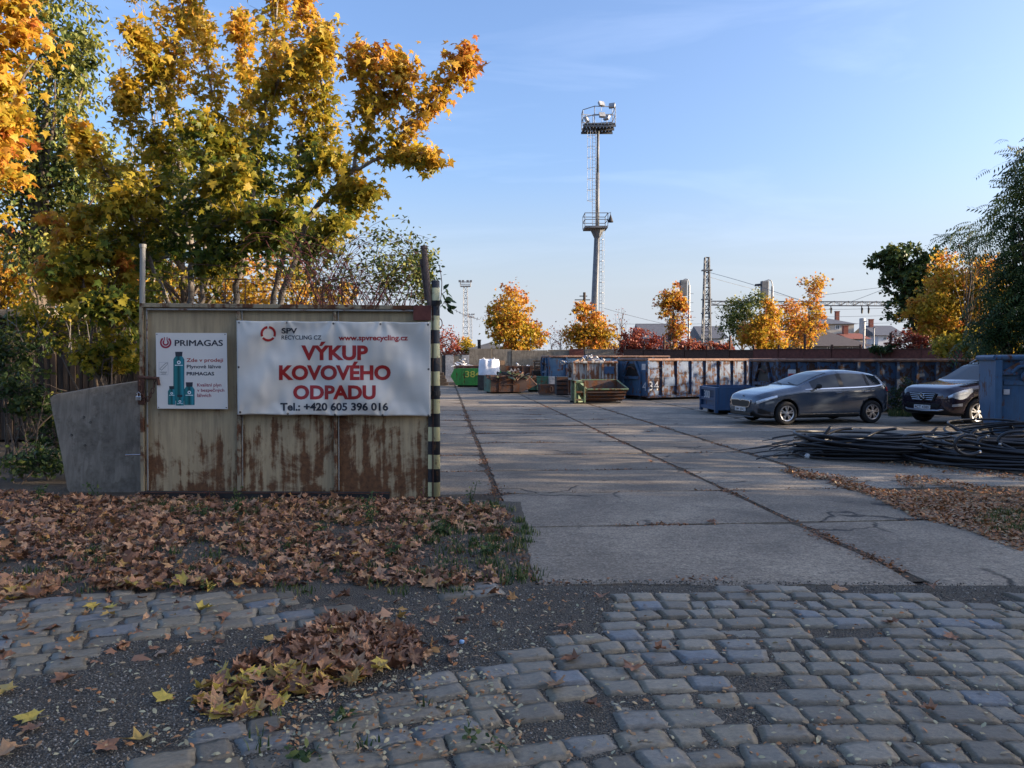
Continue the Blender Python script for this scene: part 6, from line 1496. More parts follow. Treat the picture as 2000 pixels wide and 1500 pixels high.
mb = MB(); mb.grid(lambda u, v: (3.82 + .14 * v, -.50 + 1.0 * u, 1.345 - .035 * v - .02 * (2 * u - 1) ** 2), 10, 2); o = mb.build('roof_spoiler', M['car_grey'], car, smooth=True); s_ = o.modifiers.new('t', 'SOLIDIFY'); s_.thickness = .03
for sg in (-1, 1):   # black pillars and the seal round the windscreen
    for xa, xb in ((2.50, 2.60), (3.36, 3.42)):
        mb = MB(); mb.grid(lambda u, v: (lambda p: (p[0], sg * p[1], p[2]))(C.pt(xa - .012 + (xb - xa + .024) * u, 7.05 + .95 * v, .004)), 2, 5); mb.build('door_pillar', M['trim'], car)
    mb = MB(); mb.grid(lambda u, v: (lambda p: (p[0], sg * p[1], p[2]))(C.pt(1.30 + .92 * u, 8.85 + .22 * v, .003)), 20, 1); mb.build('windscreen_seal', M['trim'], car)
mb = MB(); mb.grid(lambda u, v: (lambda p: (p[0], (1 if u > .5 else -1) * p[1], p[2]))(C.pt(1.26 + .07 * v, 11 - 2 * abs(2 * u - 1), .004)), 16, 2); mb.build('cowl', M['trim'], car)
for y in (-.45, .12):
    a, b = C.pt(1.36, 10, .012), C.pt(1.44, 10.6, .012); mb = MB(); mb.tube([(1.30, y, C.q('top', 1.30) + .02), (1.42, y + .42, C.q('top', 1.42) + .012)], .008, 5); mb.build('wiper', M['trim'], car)
# ---- dark SUV
SV = dict(top=[(0, .84), (.03, .92), (.10, .99), (.35, 1.06), (.8, 1.12), (1.2, 1.16), (1.32, 1.19), (1.7, 1.40), (2.05, 1.60), (2.4, 1.72), (2.8, 1.77), (3.6, 1.77), (4.2, 1.73), (4.4, 1.68), (4.6, 1.40), (4.72, 1.18), (4.76, 1.05), (4.78, .95)],
          belt=[(0, .74), (.05, .82), (.15, .90), (.4, .97), (.8, 1.02), (1.3, 1.09), (2.2, 1.11), (3.4, 1.14), (4.4, 1.17), (4.65, 1.12), (4.78, .90)],
          bot=[(0, .44), (.04, .34), (.15, .27), (.5, .25), (1.2, .25), (3.4, .25), (4.2, .30), (4.6, .38), (4.74, .44), (4.78, .55)],
          w=[(0, .66), (.03, .74), (.10, .83), (.25, .89), (.5, .94), (.9, .955), (3.6, .955), (4.3, .93), (4.6, .87), (4.74, .80), (4.78, .74)],
          wr=[(0, .55), (.1, .68), (.4, .76), (1.2, .80), (1.6, .74), (2.2, .68), (3.0, .66), (4.2, .63), (4.6, .66), (4.78, .6)])
sa = R(18); u2 = Vector((math.cos(sa), math.sin(sa))); v2 = Vector((-math.sin(sa), math.cos(sa)))
nw = Vector((12.15, 20.15)); o2 = nw - u2 * .86 + v2 * .82
suv, C2 = build_car('dark violet off road car half hidden behind the right blue skip', o2, sa, SV, 'car_dark', (.86, 3.77), .365, .255, 1.64,
    dict(wind=(1.34, 2.30), side=[1.75, 2.60, 2.70, 3.60, 3.70, 4.45], rear=(4.4, 4.66), cuts=[1.34, 1.75, 2.30, 2.60, 2.70, 3.60, 3.70, 4.40, 4.45, 4.66]), 5, 1.85)
for sg in (-1, 1):
    def hl(u, v):
        b = math.sin(math.pi * min(1, max(0, .08 + .86 * u))) ** .6
        return C2.pt(.05 + .62 * u, 6.6 + .3 * u - (2.5 * b) * (1 - v), .008)
    mb = MB(); mb.grid(lambda u, v: (lambda p: (p[0], sg * p[1], p[2]))(hl(u, v)), 16, 5); h_ = mb.build('headlight', M['lamp'], suv, smooth=True)
    mb = MB(); mb.grid(lambda u, v: (lambda p: (p[0], sg * p[1], p[2]))(C2.pt(.10 + .26 * u, 3.2 + .42 * v, .008)), 8, 2); mb.build('fog_lamp', M['lamp'], suv, smooth=True)
    mb = MB(); mb.grid(lambda u, v: (lambda p: (p[0], sg * p[1], p[2]))(C2.pt(4.50 + .22 * u, 5.0 + 1.9 * v, .008)), 8, 4); mb.build('tail_lamp', M['tail'], suv, smooth=True)
    mb = MB(); q = [C2.pt(x, 9.0) for x in np.linspace(2.3, 4.3, 10)]; mb.tube([(p[0], sg * p[1], p[2] + (.05 if 0 < i < 9 else .0)) for i, p in enumerate(q)], .018, 6); mb.build('roof_rail', M['alloy'], suv)
    for x in (1.70, 2.65, 3.65):
        mb = MB(); mb.grid(lambda u, v: (lambda p: (p[0], sg * p[1], p[2]))(C2.pt(x - .004 + .008 * u, 2.4 + 4.6 * v, .0015)), 1, 12); mb.build('door_gap', M['trim'], suv)
def face2(pts, x, th, name, mat, parent=suv):
    mb = MB(); mb.prism(pts, x - th, x, 'X'); return mb.build(name, M[mat], parent, bevel=.004)
gr = face2([(-.46, .84), (-.36, .87), (.36, .87), (.46, .84), (.36, .66), (.30, .64), (-.30, .64), (-.36, .66)], -.002, .03, 'grille', 'trim')
for k in range(4):
    z = .675 + k * .052; w = .33 + k * .028; mb = MB(); mb.tube([(-.04, -w, z), (-.055, 0, z), (-.04, w, z)], .012, 6); mb.build('grille_bar', M['chrome'], gr)
mb = MB(); mb.tube([(-.075, .09 * math.cos(a), .755 + .09 * math.sin(a)) for a in np.linspace(0, 6.283, 25)], .011, 6, False)
for a in (90, 210, 330): mb.tube([(-.075, 0, .755), (-.075, .088 * math.cos(R(a)), .755 + .088 * math.sin(R(a)))], [.018, .004], 5)
mb.build('emblem', M['chrome'], gr)
face2([(-.58, .58), (-.50, .48), (.50, .48), (.58, .58)], -.002, .02, 'lower_grille', 'trim')
p3 = face2([(-.26, .42), (.26, .42), (.26, .53), (-.26, .53)], -.02, .03, 'number_plate', 'plate_white'); lettering('4CT 4380', (-.23, -.515, .23, -.435), .01, M['ink_dark'], p3, lambda a, b: (-.0515, -a, -b))
mb = MB(); mb.tube([(.10, -.72, .46), (-.03, -.50, .40), (-.05, 0, .38), (-.03, .50, .40), (.10, .72, .46)], .025, 8); mb.build('skid_bar', M['alloy'], suv)

# ------------------------------------------------------------------ scrap cable
M['cable'] = m_plain('black_cable', (0.011, 0.0115, 0.014), .42, .3, 5, .1, 0, .5); M['cable_cut'] = m_plain('cable_cut_end', (0.6, 0.58, 0.55), .5, .2, 9, 0)
def coil(label, cx, cy, rx, ry, n, rot, hmax, rr=(.017, .027)):
    t = thing('cable_coil', label, 'cable', (cx, cy, 0), 0, 'heaps of scrap cable')
    for i in range(n):
        s = random.uniform(.70, 1.08); z = hmax * (i / n) ** 1.1 + .03; ph = random.uniform(0, 6.28); tl = random.gauss(0, .05); ox, oy = random.gauss(0, .10), random.gauss(0, .07); ec = random.uniform(-.05, .05); r = random.uniform(*rr)
        pts = []
        for a in np.linspace(0, 6.283 * random.choice([1, 1, 1.0, .82]), 44):
            wob = 1 + .03 * math.sin(2 * a + ph) + .015 * math.sin(5 * a + ph * 2)
            x = rx * s * wob * math.cos(a) + ox; y = ry * (s + ec) * wob * math.sin(a) + oy
            zz = z * (1 + .28 * math.sin(a + ph)) + tl * x * .5 + .02 * math.sin(3 * a + ph)
            pts.append((x * math.cos(rot) - y * math.sin(rot), x * math.sin(rot) + y * math.cos(rot), max(r, zz)))
        mb = MB(); mb.tube(pts, r, 7); mb.build('cable_loop', M['cable'], t, smooth=True)
    return t
c_ = G(1715, 893); k1 = coil('flat black coil of thick scrap cable lying before the two cars', c_.x + .12, c_.y + .25, 1.45, 1.0, 30, R(4), .31)
c_ = G(1985, 908); k2 = coil('tangled black cable coil at the right edge below the blue skip', c_.x, c_.y - .05, 1.55, .95, 24, R(-14), .30)
c_ = G(1960, 880); k3 = coil('loose black cable loops piled behind the right hand coil', c_.x + .2, c_.y + .2, 1.0, .8, 14, R(20), .5)
def cable_end(pl, r, label, ends=True, Yb=None):
    q = [P(x, y, Y) if z is None else G(x, y) + Vector((0, 0, z)) for x, y, Y, z in pl]
    t = thing('cable_end', label, 'cable', (q[0].x, q[0].y, 0), 0, 'loose cable ends'); q = [p - t.location for p in q]
    f = []; n = len(q)
    for i in range(n - 1):
        p0, p1, p2, p3 = q[max(i - 1, 0)], q[i], q[i + 1], q[min(i + 2, n - 1)]
        for s in np.linspace(0, 1, 9)[:-1]: f.append(.5 * ((2 * p1) + (p2 - p0) * s + (2 * p0 - 5 * p1 + 4 * p2 - p3) * s * s + (3 * p1 - p0 - 3 * p2 + p3) * s ** 3))
    f.append(q[-1])
    for p in f: p.z = max(p.z, r)
    mb = MB(); mb.tube(f, r, 8); mb.build('cable_length', M['cable'], t, smooth=True)
    if ends: mb = MB(); d = (f[-1] - f[-2]).normalized(); mb.tube([f[-1] - d * .001, f[-1] + d * .012], r * .8, 8); mb.build('cut_face', M['cable'], t)
    return t
cable_end([(1560, 878, 13.9, None), (1592, 868, 13.9, None), (1622, 834, 13.9, None)], .028, 'short straight cable end pointing up right left of the coil')
cable_end([(1640, 890, 13.6, None), (1612, 872, 13.8, None), (1614, 850, 13.9, None), (1640, 839, 14, None), (1664, 837, 14, None)], .026, 'curled cable end bent over to the right above the coil')
cable_end([(1600, 876, 14, None), (1640, 858, 14, None), (1680, 857, 14.2, None), (1715, 843, 14.4, None), (1750, 837, 14.4, None)], .027, 'long wavy cable end rising over the middle of the coil')
cable_end([(1660, 880, 14, None), (1750, 868, 14.3, None), (1772, 850, 14.3, None), (1850, 846, 14.3, None), (1900, 860, 14, None)], .026, 'cable bridging over the right part of the coil')
cable_end([(1905, 858, 14, None), (1880, 846, 14.3, None), (1852, 828, 14.5, None)], .024, 'pale grey cable stub pointing at the off road car')
cable_end([(1690, 884, 13.8, None), (1640, 872, 13.8, None), (1590, 866, 13.8, None), (1572, 848, 13.9, None)], .022, 'cable end hooking up at the far left of the coil')
cable_end([(1730, 872, 13.9, None), (1790, 862, 14.2, None), (1830, 836, 14.4, None)], .024, 'cable end springing up right of the coil middle')
cable_end([(1985, 880, 13, None), (1950, 862, 13.2, None), (1965, 846, 13.2, None), (1998, 842, 13.2, None)], .026, 'bent cable end rising over the right hand coil')
wb0 = G(1590, 885); wbt = thing('wire_bundle', 'splayed bundle of thin wire ends left of the black coil', 'wire', (wb0.x, wb0.y, 0))
for i in range(26):
    x0 = random.uniform(1560, 1640); y0 = random.uniform(868, 900); x1 = x0 - random.uniform(30, 130); y1 = y0 + random.uniform(-14, 8)
    q = [G(x0, y0) + Vector((0, 0, random.uniform(.05, .22))), G((x0 + x1) / 2, (y0 + y1) / 2 + random.uniform(-4, 4)) + Vector((0, 0, random.uniform(.02, .2))), G(x1, y1) + Vector((0, 0, .02))]
    f = [(q[0] * (1 - s) ** 2 + q[1] * 2 * s * (1 - s) + q[2] * s * s) - wbt.location for s in np.linspace(0, 1, 12)]
    mb = MB(); mb.tube(f, random.uniform(.006, .014), 5); mb.build('wire_strand', M['cable'], wbt)
for i, (x, y) in enumerate(((1930, 905), (1912, 890), (1955, 880), (1892, 925))):
    a = random.uniform(0, 3); g = G(x, y); z = .32 + .04 * i
    t = thing('cable_ring', 'small loop of thick cable with pale cut end, %s on the right heap' % ('lowest', 'left middle', 'topmost', 'front')[i], 'cable', (g.x, g.y, 0), 0, 'small cable loops')
    mb = MB(); rr = random.uniform(.14, .24); f = [Vector((rr * math.cos(b), -.04 * b * .3 + .05, z + rr * .7 * math.sin(b))) for b in np.linspace(a, a + 4.6, 22)]; mb.tube(f, .026, 8); mb.build('cable_length', M['cable'], t, smooth=True)
    d = (f[-1] - f[-2]).normalized(); mb = MB(); mb.tube([f[-1], f[-1] + d * .02], .022, 8); mb.build('cut_face', M['cable_cut'], t)
sc_ = G(1577, 896); w_ = thing('white_scrap', 'white plastic scrap at the left foot of the cable coil', 'scrap', (sc_.x, sc_.y, 0)); mb = MB(); mb.lathe([(0, 0), (.05, .01), (.055, .05), (.03, .09), (0, .095)], 10); mb.build('scrap_body', M['paint_white'], w_, smooth=True)
bc_ = G(902, 1255); w_ = thing('bottle_cap', 'small pale blue plastic cap lying on the dark gravel', 'cap', (bc_.x, bc_.y, -.004)); mb = MB(); mb.lathe([(.016, 0), (.017, .012), (.014, .018), (0, .019)], 14); mb.build('cap_shell', m_plain('blue_plastic', (.25, .42, .62), .4, .05, 4, 0), w_, smooth=True)  # bottle cap lying on the gravel
# ------------------------------------------------------------------ trees and bushes
def limb(mb, a, b, r0, r1, n=7, sag=.12, seg=6):
    a, b = Vector(a), Vector(b); l = (b - a).length
    o = Vector((random.uniform(-1, 1), random.uniform(-1, 1), random.uniform(-.2, 1))) * l * sag
    pts = [a.lerp(b, t) + o * math.sin(math.pi * t) * (.6 + .4 * t) + Vector((random.gauss(0, 1), random.gauss(0, 1), random.gauss(0, 1))) * l * .012 for t in np.linspace(0, 1, seg)]
    mb.tube(pts, [r0 + (r1 - r0) * t for t in np.linspace(0, 1, seg)], n)
    return pts
def make_tree(label, Y, base, blobs, n, size, shape, mat, hue=(.5, .25), trunk=.12, bark=None, name='tree', cat='tree', group='trees and bushes beyond the yard', depth=.85, per=34, sig=.17, bias=(0, 0, .5), spread=.9, tip=None, bare=0, shell=.42, limbs=26, stems=1, noise_cut=-.45, dy=0.0):
    """a tree built where it stands: blobs give the outline of its crown as ellipsoids (picture units at distance Y)"""
    k = Y / 1500
    bx = P(base, 700, Y).x
    org = Vector((bx, Y, 0)); t = thing(name, label, cat, org, 0, group)
    vol = [b[2] * b[3] for b in blobs]; tot = sum(vol)
    Pn, H, cents = [], [], []
    for b, v in zip(blobs, vol):
        C = P(b[0], b[1], Y + (b[4] if len(b) > 4 else 0)); rx, rz = b[2] * k, b[3] * k; ry = min(rx, rz) * .3 + rx * depth * .7
        m = max(3, int(n * v / tot / per)); got = 0
        while got < m:
            d = rng.normal(0, 1, 3); d /= np.linalg.norm(d); r = rng.random() ** shell
            c = np.array([C.x + d[0] * rx * r, C.y + d[1] * ry * r, C.z + d[2] * rz * r])
            if c[2] < .15: c[2] = .15 + rng.random() * .3
            if mnoise.noise(Vector(c) * (1.6 / max(.3, min(rx, rz)))) < noise_cut: got += .2; continue
            got += 1; cents.append((c, r, C)); s = sig * min(rx, rz) * rng.uniform(.7, 1.5)
            q = c + rng.normal(0, 1, (per, 3)) * np.array([s, s, s * .75])
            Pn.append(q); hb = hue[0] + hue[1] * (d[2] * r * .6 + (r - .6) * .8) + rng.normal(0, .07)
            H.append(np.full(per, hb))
    Pn = np.concatenate(Pn); H = np.clip(np.concatenate(H), 0, 1); Pn[:, 2] = np.maximum(Pn[:, 2], .03)
    mb = MB()
    top = max(b[1] * 0 + P(b[0], b[1], Y).z for b in blobs)
    allc = [c for c in cents]
    cx = sum(P(b[0], b[1], Y).x * v for b, v in zip(blobs, vol)) / tot
    zmid = sum(P(b[0], b[1], Y).z * v for b, v in zip(blobs, vol)) / tot
    heads = []
    for s_ in range(stems):
        o = Vector((random.uniform(-.25, .25) * (stems > 1), random.uniform(-.25, .25) * (stems > 1), 0)) + org
        tp = Vector((cx + random.uniform(-.3, .3) * stems * .6, Y + random.uniform(-.3, .3), zmid))
        heads.append(limb(mb, o - Vector((0, 0, .1)), tp, trunk, trunk * .45, 8, .04, 8))
        limb(mb, tp, Vector((cx, Y, zmid + (top - zmid) * .9 + min(b[3] for b in blobs) * k * .6)), trunk * .45, trunk * .1, 6, .06)
    random.shuffle(allc)
    for c, r, C in allc[:limbs]:
        h = random.choice(heads); st = h[random.randint(max(1, len(h) // 2 - 1), len(h) - 1)]
        if c[2] < st.z - .4: st = h[max(1, int(len(h) * c[2] / max(.5, h[-1].z)) - 2 if c[2] < h[-1].z else -1)]
        p = limb(mb, st, c, trunk * .30, trunk * .06 + .002, 5, .10)
    tr = MB(); tr.v = [tuple(Vector(v) - org) for v in mb.v]; tr.f = mb.f
    tr.build('trunk', bark or M['bark'], t, smooth=True, fix=False)
    sz = size * rng.uniform(.65, 1.25, len(Pn))
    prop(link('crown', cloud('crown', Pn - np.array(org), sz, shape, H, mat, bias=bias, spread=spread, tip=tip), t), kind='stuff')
    return t

# --- the multi stemmed maple behind the gate
MT = 12.9
BR = [[(372, 604, 0), (374, 480, .1), (350, 330, .2), (332, 180, .0), (350, 60, -.2), (365, -60, -.3)],
      [(390, 604, .3), (402, 470, .4), (432, 330, .6), (425, 220, .7), (400, 90, .8), (385, 20, .8)],
      [(455, 604, -.3), (480, 470, -.4), (502, 330, -.5), (520, 190, -.4), (538, 60, -.3), (548, -60, -.2)],
      [(530, 604, .5), (562, 460, .5), (582, 330, .5), (594, 200, .4), (604, 70, .3), (590, -20, .3)],
      [(548, 604, 0), (598, 430, -.1), (645, 375, -.3), (690, 330, -.4), (722, 235, -.5), (706, 140, -.5), (700, 85, -.5)],
      [(690, 330, -.4), (765, 300, -.5), (800, 245, -.6), (850, 185, -.7), (905, 130, -.8), (918, 105, -.8)],
      [(728, 225, -.5), (775, 190, -.5), (800, 150, -.5), (770, 110, -.5)], [(765, 300, -.5), (815, 310, -.7), (848, 312, -.8)],
      [(722, 235, -.5), (745, 160, -.7), (740, 100, -.7)], [(645, 375, -.3), (690, 385, -.6), (720, 375, -.8)],
      [(330, 604, -.2), (272, 455, -.4), (205, 330, -.6), (150, 240, -.8)], [(374, 480, .1), (255, 395, -.3), (150, 430, -.8)], [(350, 330, .2), (270, 240, -.2), (235, 150, -.5)],
      [(502, 330, -.5), (425, 265, -.9), (380, 240, -1.1)], [(582, 330, .5), (640, 250, .6), (625, 150, .6), (615, 60, .5)], [(480, 470, -.4), (600, 345, -.9), (655, 300, -1.1)], [(402, 470, .4), (330, 420, 1), (240, 330, 1.3)],
      [(432, 330, .6), (490, 220, 1.2), (480, 100, 1.3), (470, 30, 1.3)], [(374, 480, .1), (440, 430, -1), (520, 420, -1.4)], [(562, 460, .5), (610, 490, .2), (650, 440, -.3)], [(272, 455, -.4), (200, 480, -.8), (130, 520, -1.2)], [(520, 190, -.4), (570, 120, -.8), (640, 75, -.9)],
      [(332, 180, 0), (290, 120, -.4), (262, 60, -.6)], [(480, 470, -.4), (430, 520, -.8), (400, 500, -1)], [(300, 600, -1), (240, 590, -1.2), (170, 590, -1.5)],
      [(350, 330, .2), (300, 370, -.8), (215, 395, -1.2)], [(402, 470, .4), (450, 400, 1.2), (520, 350, 1.5)], [(374, 480, .1), (310, 480, .8), (230, 500, 1.0)], [(562, 460, .5), (640, 440, 1.0), (690, 420, 1.0)], [(432, 330, .6), (360, 300, 1.3), (290, 300, 1.5)], [(480, 470, -.4), (520, 470, -1.1), (575, 400, -1.5)],
      [(330, 500, 0), (270, 520, .6), (180, 440, 1.2)], [(350, 420, 0), (420, 360, -1.2), (460, 330, -1.5)]]
org = Vector((P(455, 604, MT).x, MT, 0))
mp_t = thing('maple_tree', 'big multi stemmed maple with green and golden leaves rising behind the metal gate', 'tree', org)
mb = MB(); Pn, H = [], []
for bi, br in enumerate(BR):
    q = [P(x, y, MT + d * 1.3) for x, y, d in br]
    if br[0][1] > 590: q = [Vector((q[0].x - .1, q[0].y, -.05))] + q
    fine = []
    for a, b in zip(q, q[1:]):
        for s in np.linspace(0, 1, 7)[:-1]: fine.append(a.lerp(b, s) + Vector((random.gauss(0, .018), random.gauss(0, .018), random.gauss(0, .012))))
    fine.append(q[-1]); n = len(fine); r0 = .058 if br[0][1] > 590 and bi in (0, 2, 3, 4) else .04 if br[0][1] > 590 else .026
    mb.tube(fine, [r0 * (1 - .86 * i / n) + .003 for i in range(n)], 7)
    st = .46 if br[0][1] > 590 else .18
    if bi == 4: st = .52
    for i in range(int(n * st), n, 1):
        for _ in range(3 if bi in (4, 5, 6, 7, 8) else 5):
            # twigs carrying leaves
            d = Vector((random.gauss(0, 1), random.gauss(0, 1), random.gauss(.25, .8))).normalized() * random.uniform(.12, .50) * (.75 if bi in (4, 5, 6, 7, 8) else 1.05)
            if i > n - 5: d *= .55
            e = fine[i] + d; mb.tube([fine[i], fine[i] + d * .55 + Vector((0, 0, .02)), e], [.007, .004, .002], 4, False)
            for _ in range(10 if bi in (4, 5, 6, 7, 8) else 11):
                s = random.uniform(.35, 1.1); p = fine[i] + d * s + Vector((random.gauss(0, .07), random.gauss(0, .07), random.gauss(-.02, .07)))
                px, py = pix(*p)
                hu = .52 + .22 * (300 - py) / 300 + .20 * max(0, (px - 640) / 250) + .12 * max(0, (300 - px) / 200) * (py < 470) - .12 * (abs(px - 470) < 150 and 250 < py < 520)
                hu += .16 * mnoise.noise(p * 1.1)
                Pn.append(tuple(p)); H.append(hu)
Pn = np.array(Pn); H = np.clip(np.array(H), 0, 1)
tr = MB(); tr.v = [tuple(Vector(v) - org) for v in mb.v]; tr.f = mb.f; tr.build('trunk', M['bark_grey'], mp_t, smooth=True, fix=False)
szs = rng.uniform(.08, .155, len(Pn)); od = np.argsort(-szs / np.maximum(1, Pn[:, 1])); vis = [i for i in od if 0 < pix(*Pn[i])[1] < 600][:280]
one = [fast_mesh('leaf', *maple_shape(random.uniform(.1, .4), random.uniform(-.1, .3)), M['maple'], np.full(18 - 1, h_)) for h_ in (.25, .45, .6, .75, .88) for _ in range(3)]
for i in vis:
    o = link('leaf', one[min(4, int(H[i] * 5)) * 3 + random.randrange(3)], mp_t, Vector(Pn[i]) - org, (random.uniform(-2.4, -.6), random.gauss(0, .5), random.uniform(0, 6.3))); o.scale = (szs[i],) * 3
rest = np.ones(len(Pn), bool); rest[vis] = False
prop(link('crown', cloud('crown', Pn[rest] - np.array(org), szs[rest], MAPLE_S, H[rest], M['maple'], bias=(.15, -.35, .55), spread=.62, tip=(0, 0, -.7)), mp_t), kind='stuff')
print('maple leaves', len(Pn))

# --- other trees at the left
make_tree('orange maple reaching into the upper left corner', 10.6, -260, [(-20, 60, 95, 120), (5, 200, 60, 110), (-60, 320, 90, 120), (30, 20, 45, 60), (-150, 150, 150, 240)], 5600, .13, MAPLE_S, M['maple'], (.72, .14), .14, group='maples on the left', bias=(.2, -.4, .5), tip=(0, 0, -.7), spread=.6)
make_tree('tall dark green ash tree behind the orange maple', 17.5, 95, [(110, 60, 85, 110), (90, 230, 95, 130), (150, 330, 90, 120), (40, 400, 110, 110), (165, 120, 40, 60), (120, 500, 120, 80)], 15000, .13, OVAL, M['green_leaf'], (.80, .35), .2, name='ash_tree', group='trees on the left', tip=(0, 0, -1))
make_tree('pale thin shoots with sparse leaves between ash and maple', 15.5, 262, [(262, 110, 28, 120), (285, 30, 35, 60), (300, 180, 30, 60)], 520, .09, OVAL, M['maple'], (.55, .1), .04, M['bark_grey'], name='sapling', group='trees on the left', limbs=60)
make_tree('sunlit orange yellow tree low at the far left edge', 25, 10, [(10, 520, 90, 90), (-50, 600, 90, 80), (70, 560, 70, 80)], 5200, .15, MAPLE_S, M['maple'], (.72, .2), .12, group='maples on the left')
make_tree('yellow maple shrub with large leaves left of the gate post', 12.0, 215, [(190, 590, 65, 42), (150, 540, 60, 50), (235, 560, 40, 60), (130, 470, 55, 55)], 1500, .145, MAPLE_S, M['maple'], (.68, .15), .035, group='maples on the left', stems=3, bias=(.1, -.5, .5), tip=(0, 0, -.7), spread=.55)
make_tree('olive green bush between the gate post and the dark shed', 15, 200, [(200, 640, 110, 70), (110, 600, 80, 70), (255, 600, 50, 60), (60, 640, 60, 50)], 3400, .11, OVAL, M['maple'], (.36, .25), .04, name='bush', cat='bush', group='bushes on the left', stems=4)
make_tree('orange autumn tree glowing behind the gate stems', 31, 520, [(430, 560, 90, 60), (540, 545, 110, 55), (640, 580, 80, 40), (330, 560, 90, 70), (250, 540, 80, 80)], 6500, .17, MAPLE_S, M['maple'], (.72, .2), .1, group='maples on the left', stems=2)
make_tree('tall yellow green tree behind the multi stemmed maple', 22, 420, [(60, 330, 90, 110), (360, 400, 150, 110), (250, 430, 120, 110), (500, 430, 120, 90), (600, 480, 60, 60), (330, 520, 140, 60)], 10000, .135, OVAL, M['maple'], (.46, .25), .16, group='maples on the left')
for i, (x, y, rx, ry, Y, lb) in enumerate([(40, 760, 75, 45, 12.5, 'dark leafy shrub low at the left picture edge'), (200, 690, 70, 45, 11.8, 'maple shrub with dark green leaves above the tilted slab'), (60, 900, 80, 55, 11.0, 'dark nettle clump left of the tilted slab'), (120, 830, 60, 60, 13.5, 'shaded shrub behind the tilted slab'), (20, 690, 70, 60, 13.5, 'shaded shrub before the dark shed')]):
    make_tree(lb, Y, x, [(x, y, rx, ry), (x + 20, y + 20, rx * .6, ry * .7)], 1100, .10 if i != 2 else .075, MAPLE_S if i in (1,) else OVAL, M['green_leaf'] if i != 1 else M['maple'], (.55, .2) if i != 1 else (.4, .15), .02, name='shrub', cat='shrub', group='shaded shrubs at the left', stems=4, limbs=30)
# bramble heap behind the gate's right half
bo = Vector((P(690, 600, 11.2).x, 11.2, 0))
bt = thing('bramble_bush', 'tangle of bare reddish canes with few green leaves above the gate right half', 'bush', bo)
mb = MB(); lp_ = []; hl = []
for i in range(150):
    x0 = random.uniform(560, 800); d = random.uniform(-.7, .7)
    a = P(x0, 640, 11.2 + d); s = random.choice([-1, 1, 1]); ln = random.uniform(50, 170); hgt = random.uniform(50, 200) * (1 - .55 * max(0, (x0 - 650) / 180))
    m1 = P(x0 + s * ln * .35, 600 - hgt * .8, 11.2 + d); m2 = P(min(830, x0 + s * ln * .75), 600 - hgt, 11.2 + d * 1.1); e = P(min(838, x0 + s * ln * 1.15), 600 - hgt * random.uniform(.4, .95), 11.2 + d * 1.2)
    pts = []
    for t in np.linspace(0, 1, 12):
        pts.append(a * (1 - t) ** 3 + m1 * 3 * t * (1 - t) ** 2 + m2 * 3 * t * t * (1 - t) + e * t ** 3 + Vector((random.gauss(0, .012), 0, random.gauss(0, .012))))
    mb.tube([p - bo for p in pts], [.0055 * (1 - .6 * t) for t in np.linspace(0, 1, 12)], 4, False)
    for p in pts[4:]:
        x, y = pix(*p); dn = .9 if x > 740 else .35
        for _ in range(7 if x > 720 else 3):
            if random.random() < dn: lp_.append(tuple(p - bo + Vector((random.gauss(0, .06), random.gauss(0, .06), random.gauss(0, .06))))); hl.append(.75 if random.random() < .8 else .98)
prop(mb.build('canes', M['cane'], bt, fix=False), kind='stuff')
lp_ = np.array(lp_); prop(link('foliage', cloud('foliage', lp_, rng.uniform(.04, .085, len(lp_)), OVAL, np.array(hl), M['green_leaf'], spread=.9), bt), kind='stuff')
dead = thing('dead_twigs', 'pale dead twigs sticking up between the shed and the gate', 'twigs', P(100, 660, 14).xy.to_3d())
for i in range(16):
    x = random.uniform(20, 265); a = P(x, 690, 14) - dead.location; e = P(x + random.uniform(-60, 60), random.uniform(560, 640), 14 + random.uniform(-.5, .5)) - dead.location
    mb = MB(); limb(mb, a, e, .014, .004, 5, .08); mb.build('twig', M['bark_grey'], dead, fix=False)

# --- dark shed at the left
sh = thing('wooden_shed', 'dark boarded shed with a flat slab roof hidden in the shade at the left edge', 'shed', (P(-140, 700, 16.5).x, 16.5, 0))
wS = P(285, 700, 16.5).x - sh.location.x; zr_ = P(60, 612, 16.5).z
nb = 34
for i in range(nb):
    MB().bx(wS * i / nb + .008, wS * (i + 1) / nb - .008, random.uniform(-.012, .012), .03, .02, zr_ - .5 + random.uniform(-.02, .02)).build('board', M['wood_dark'], sh)
MB().bx(0, wS, .04, 2.6, .02, zr_ - .1).build('wall', M['wood_dark'], sh)
MB().bx(-.3, P(112, 612, 16.5).x - sh.location.x, -.35, 2.9, zr_ - .1, zr_ + .06).build('roof', M['concrete'], sh, bevel=.02)

# --- trees and bushes past the yard
A = dict(size=.20, shape=DIAM, mat=M['maple'])
make_tree('round orange and yellow maple above the grey concrete wall', 62, 1005, [(1000, 600, 34, 44), (1010, 650, 46, 40), (975, 615, 28, 26), (1040, 655, 30, 26), (1008, 690, 40, 25), (985, 650, 34, 30)], 6500, .24, MAPLE_S, M['maple'], (.72, .32), .16, sig=.2)
make_tree('spreading yellow orange bush at the foot of the floodlight mast', 63, 1160, [(1158, 640, 34, 32), (1130, 655, 28, 30), (1185, 660, 24, 26), (1140, 610, 18, 24), (1160, 685, 45, 22)], 5500, .22, MAPLE_S, M['maple'], (.72, .25), .09, stems=4, sig=.2)
make_tree('dull red bush left of the distant light towers', 66, 868, [(868, 672, 26, 30), (850, 690, 30, 30), (890, 688, 18, 20)], 3200, .17, DIAM, M['red_leaf'], (.45, .2), .05, name='bush', cat='bush', stems=4)
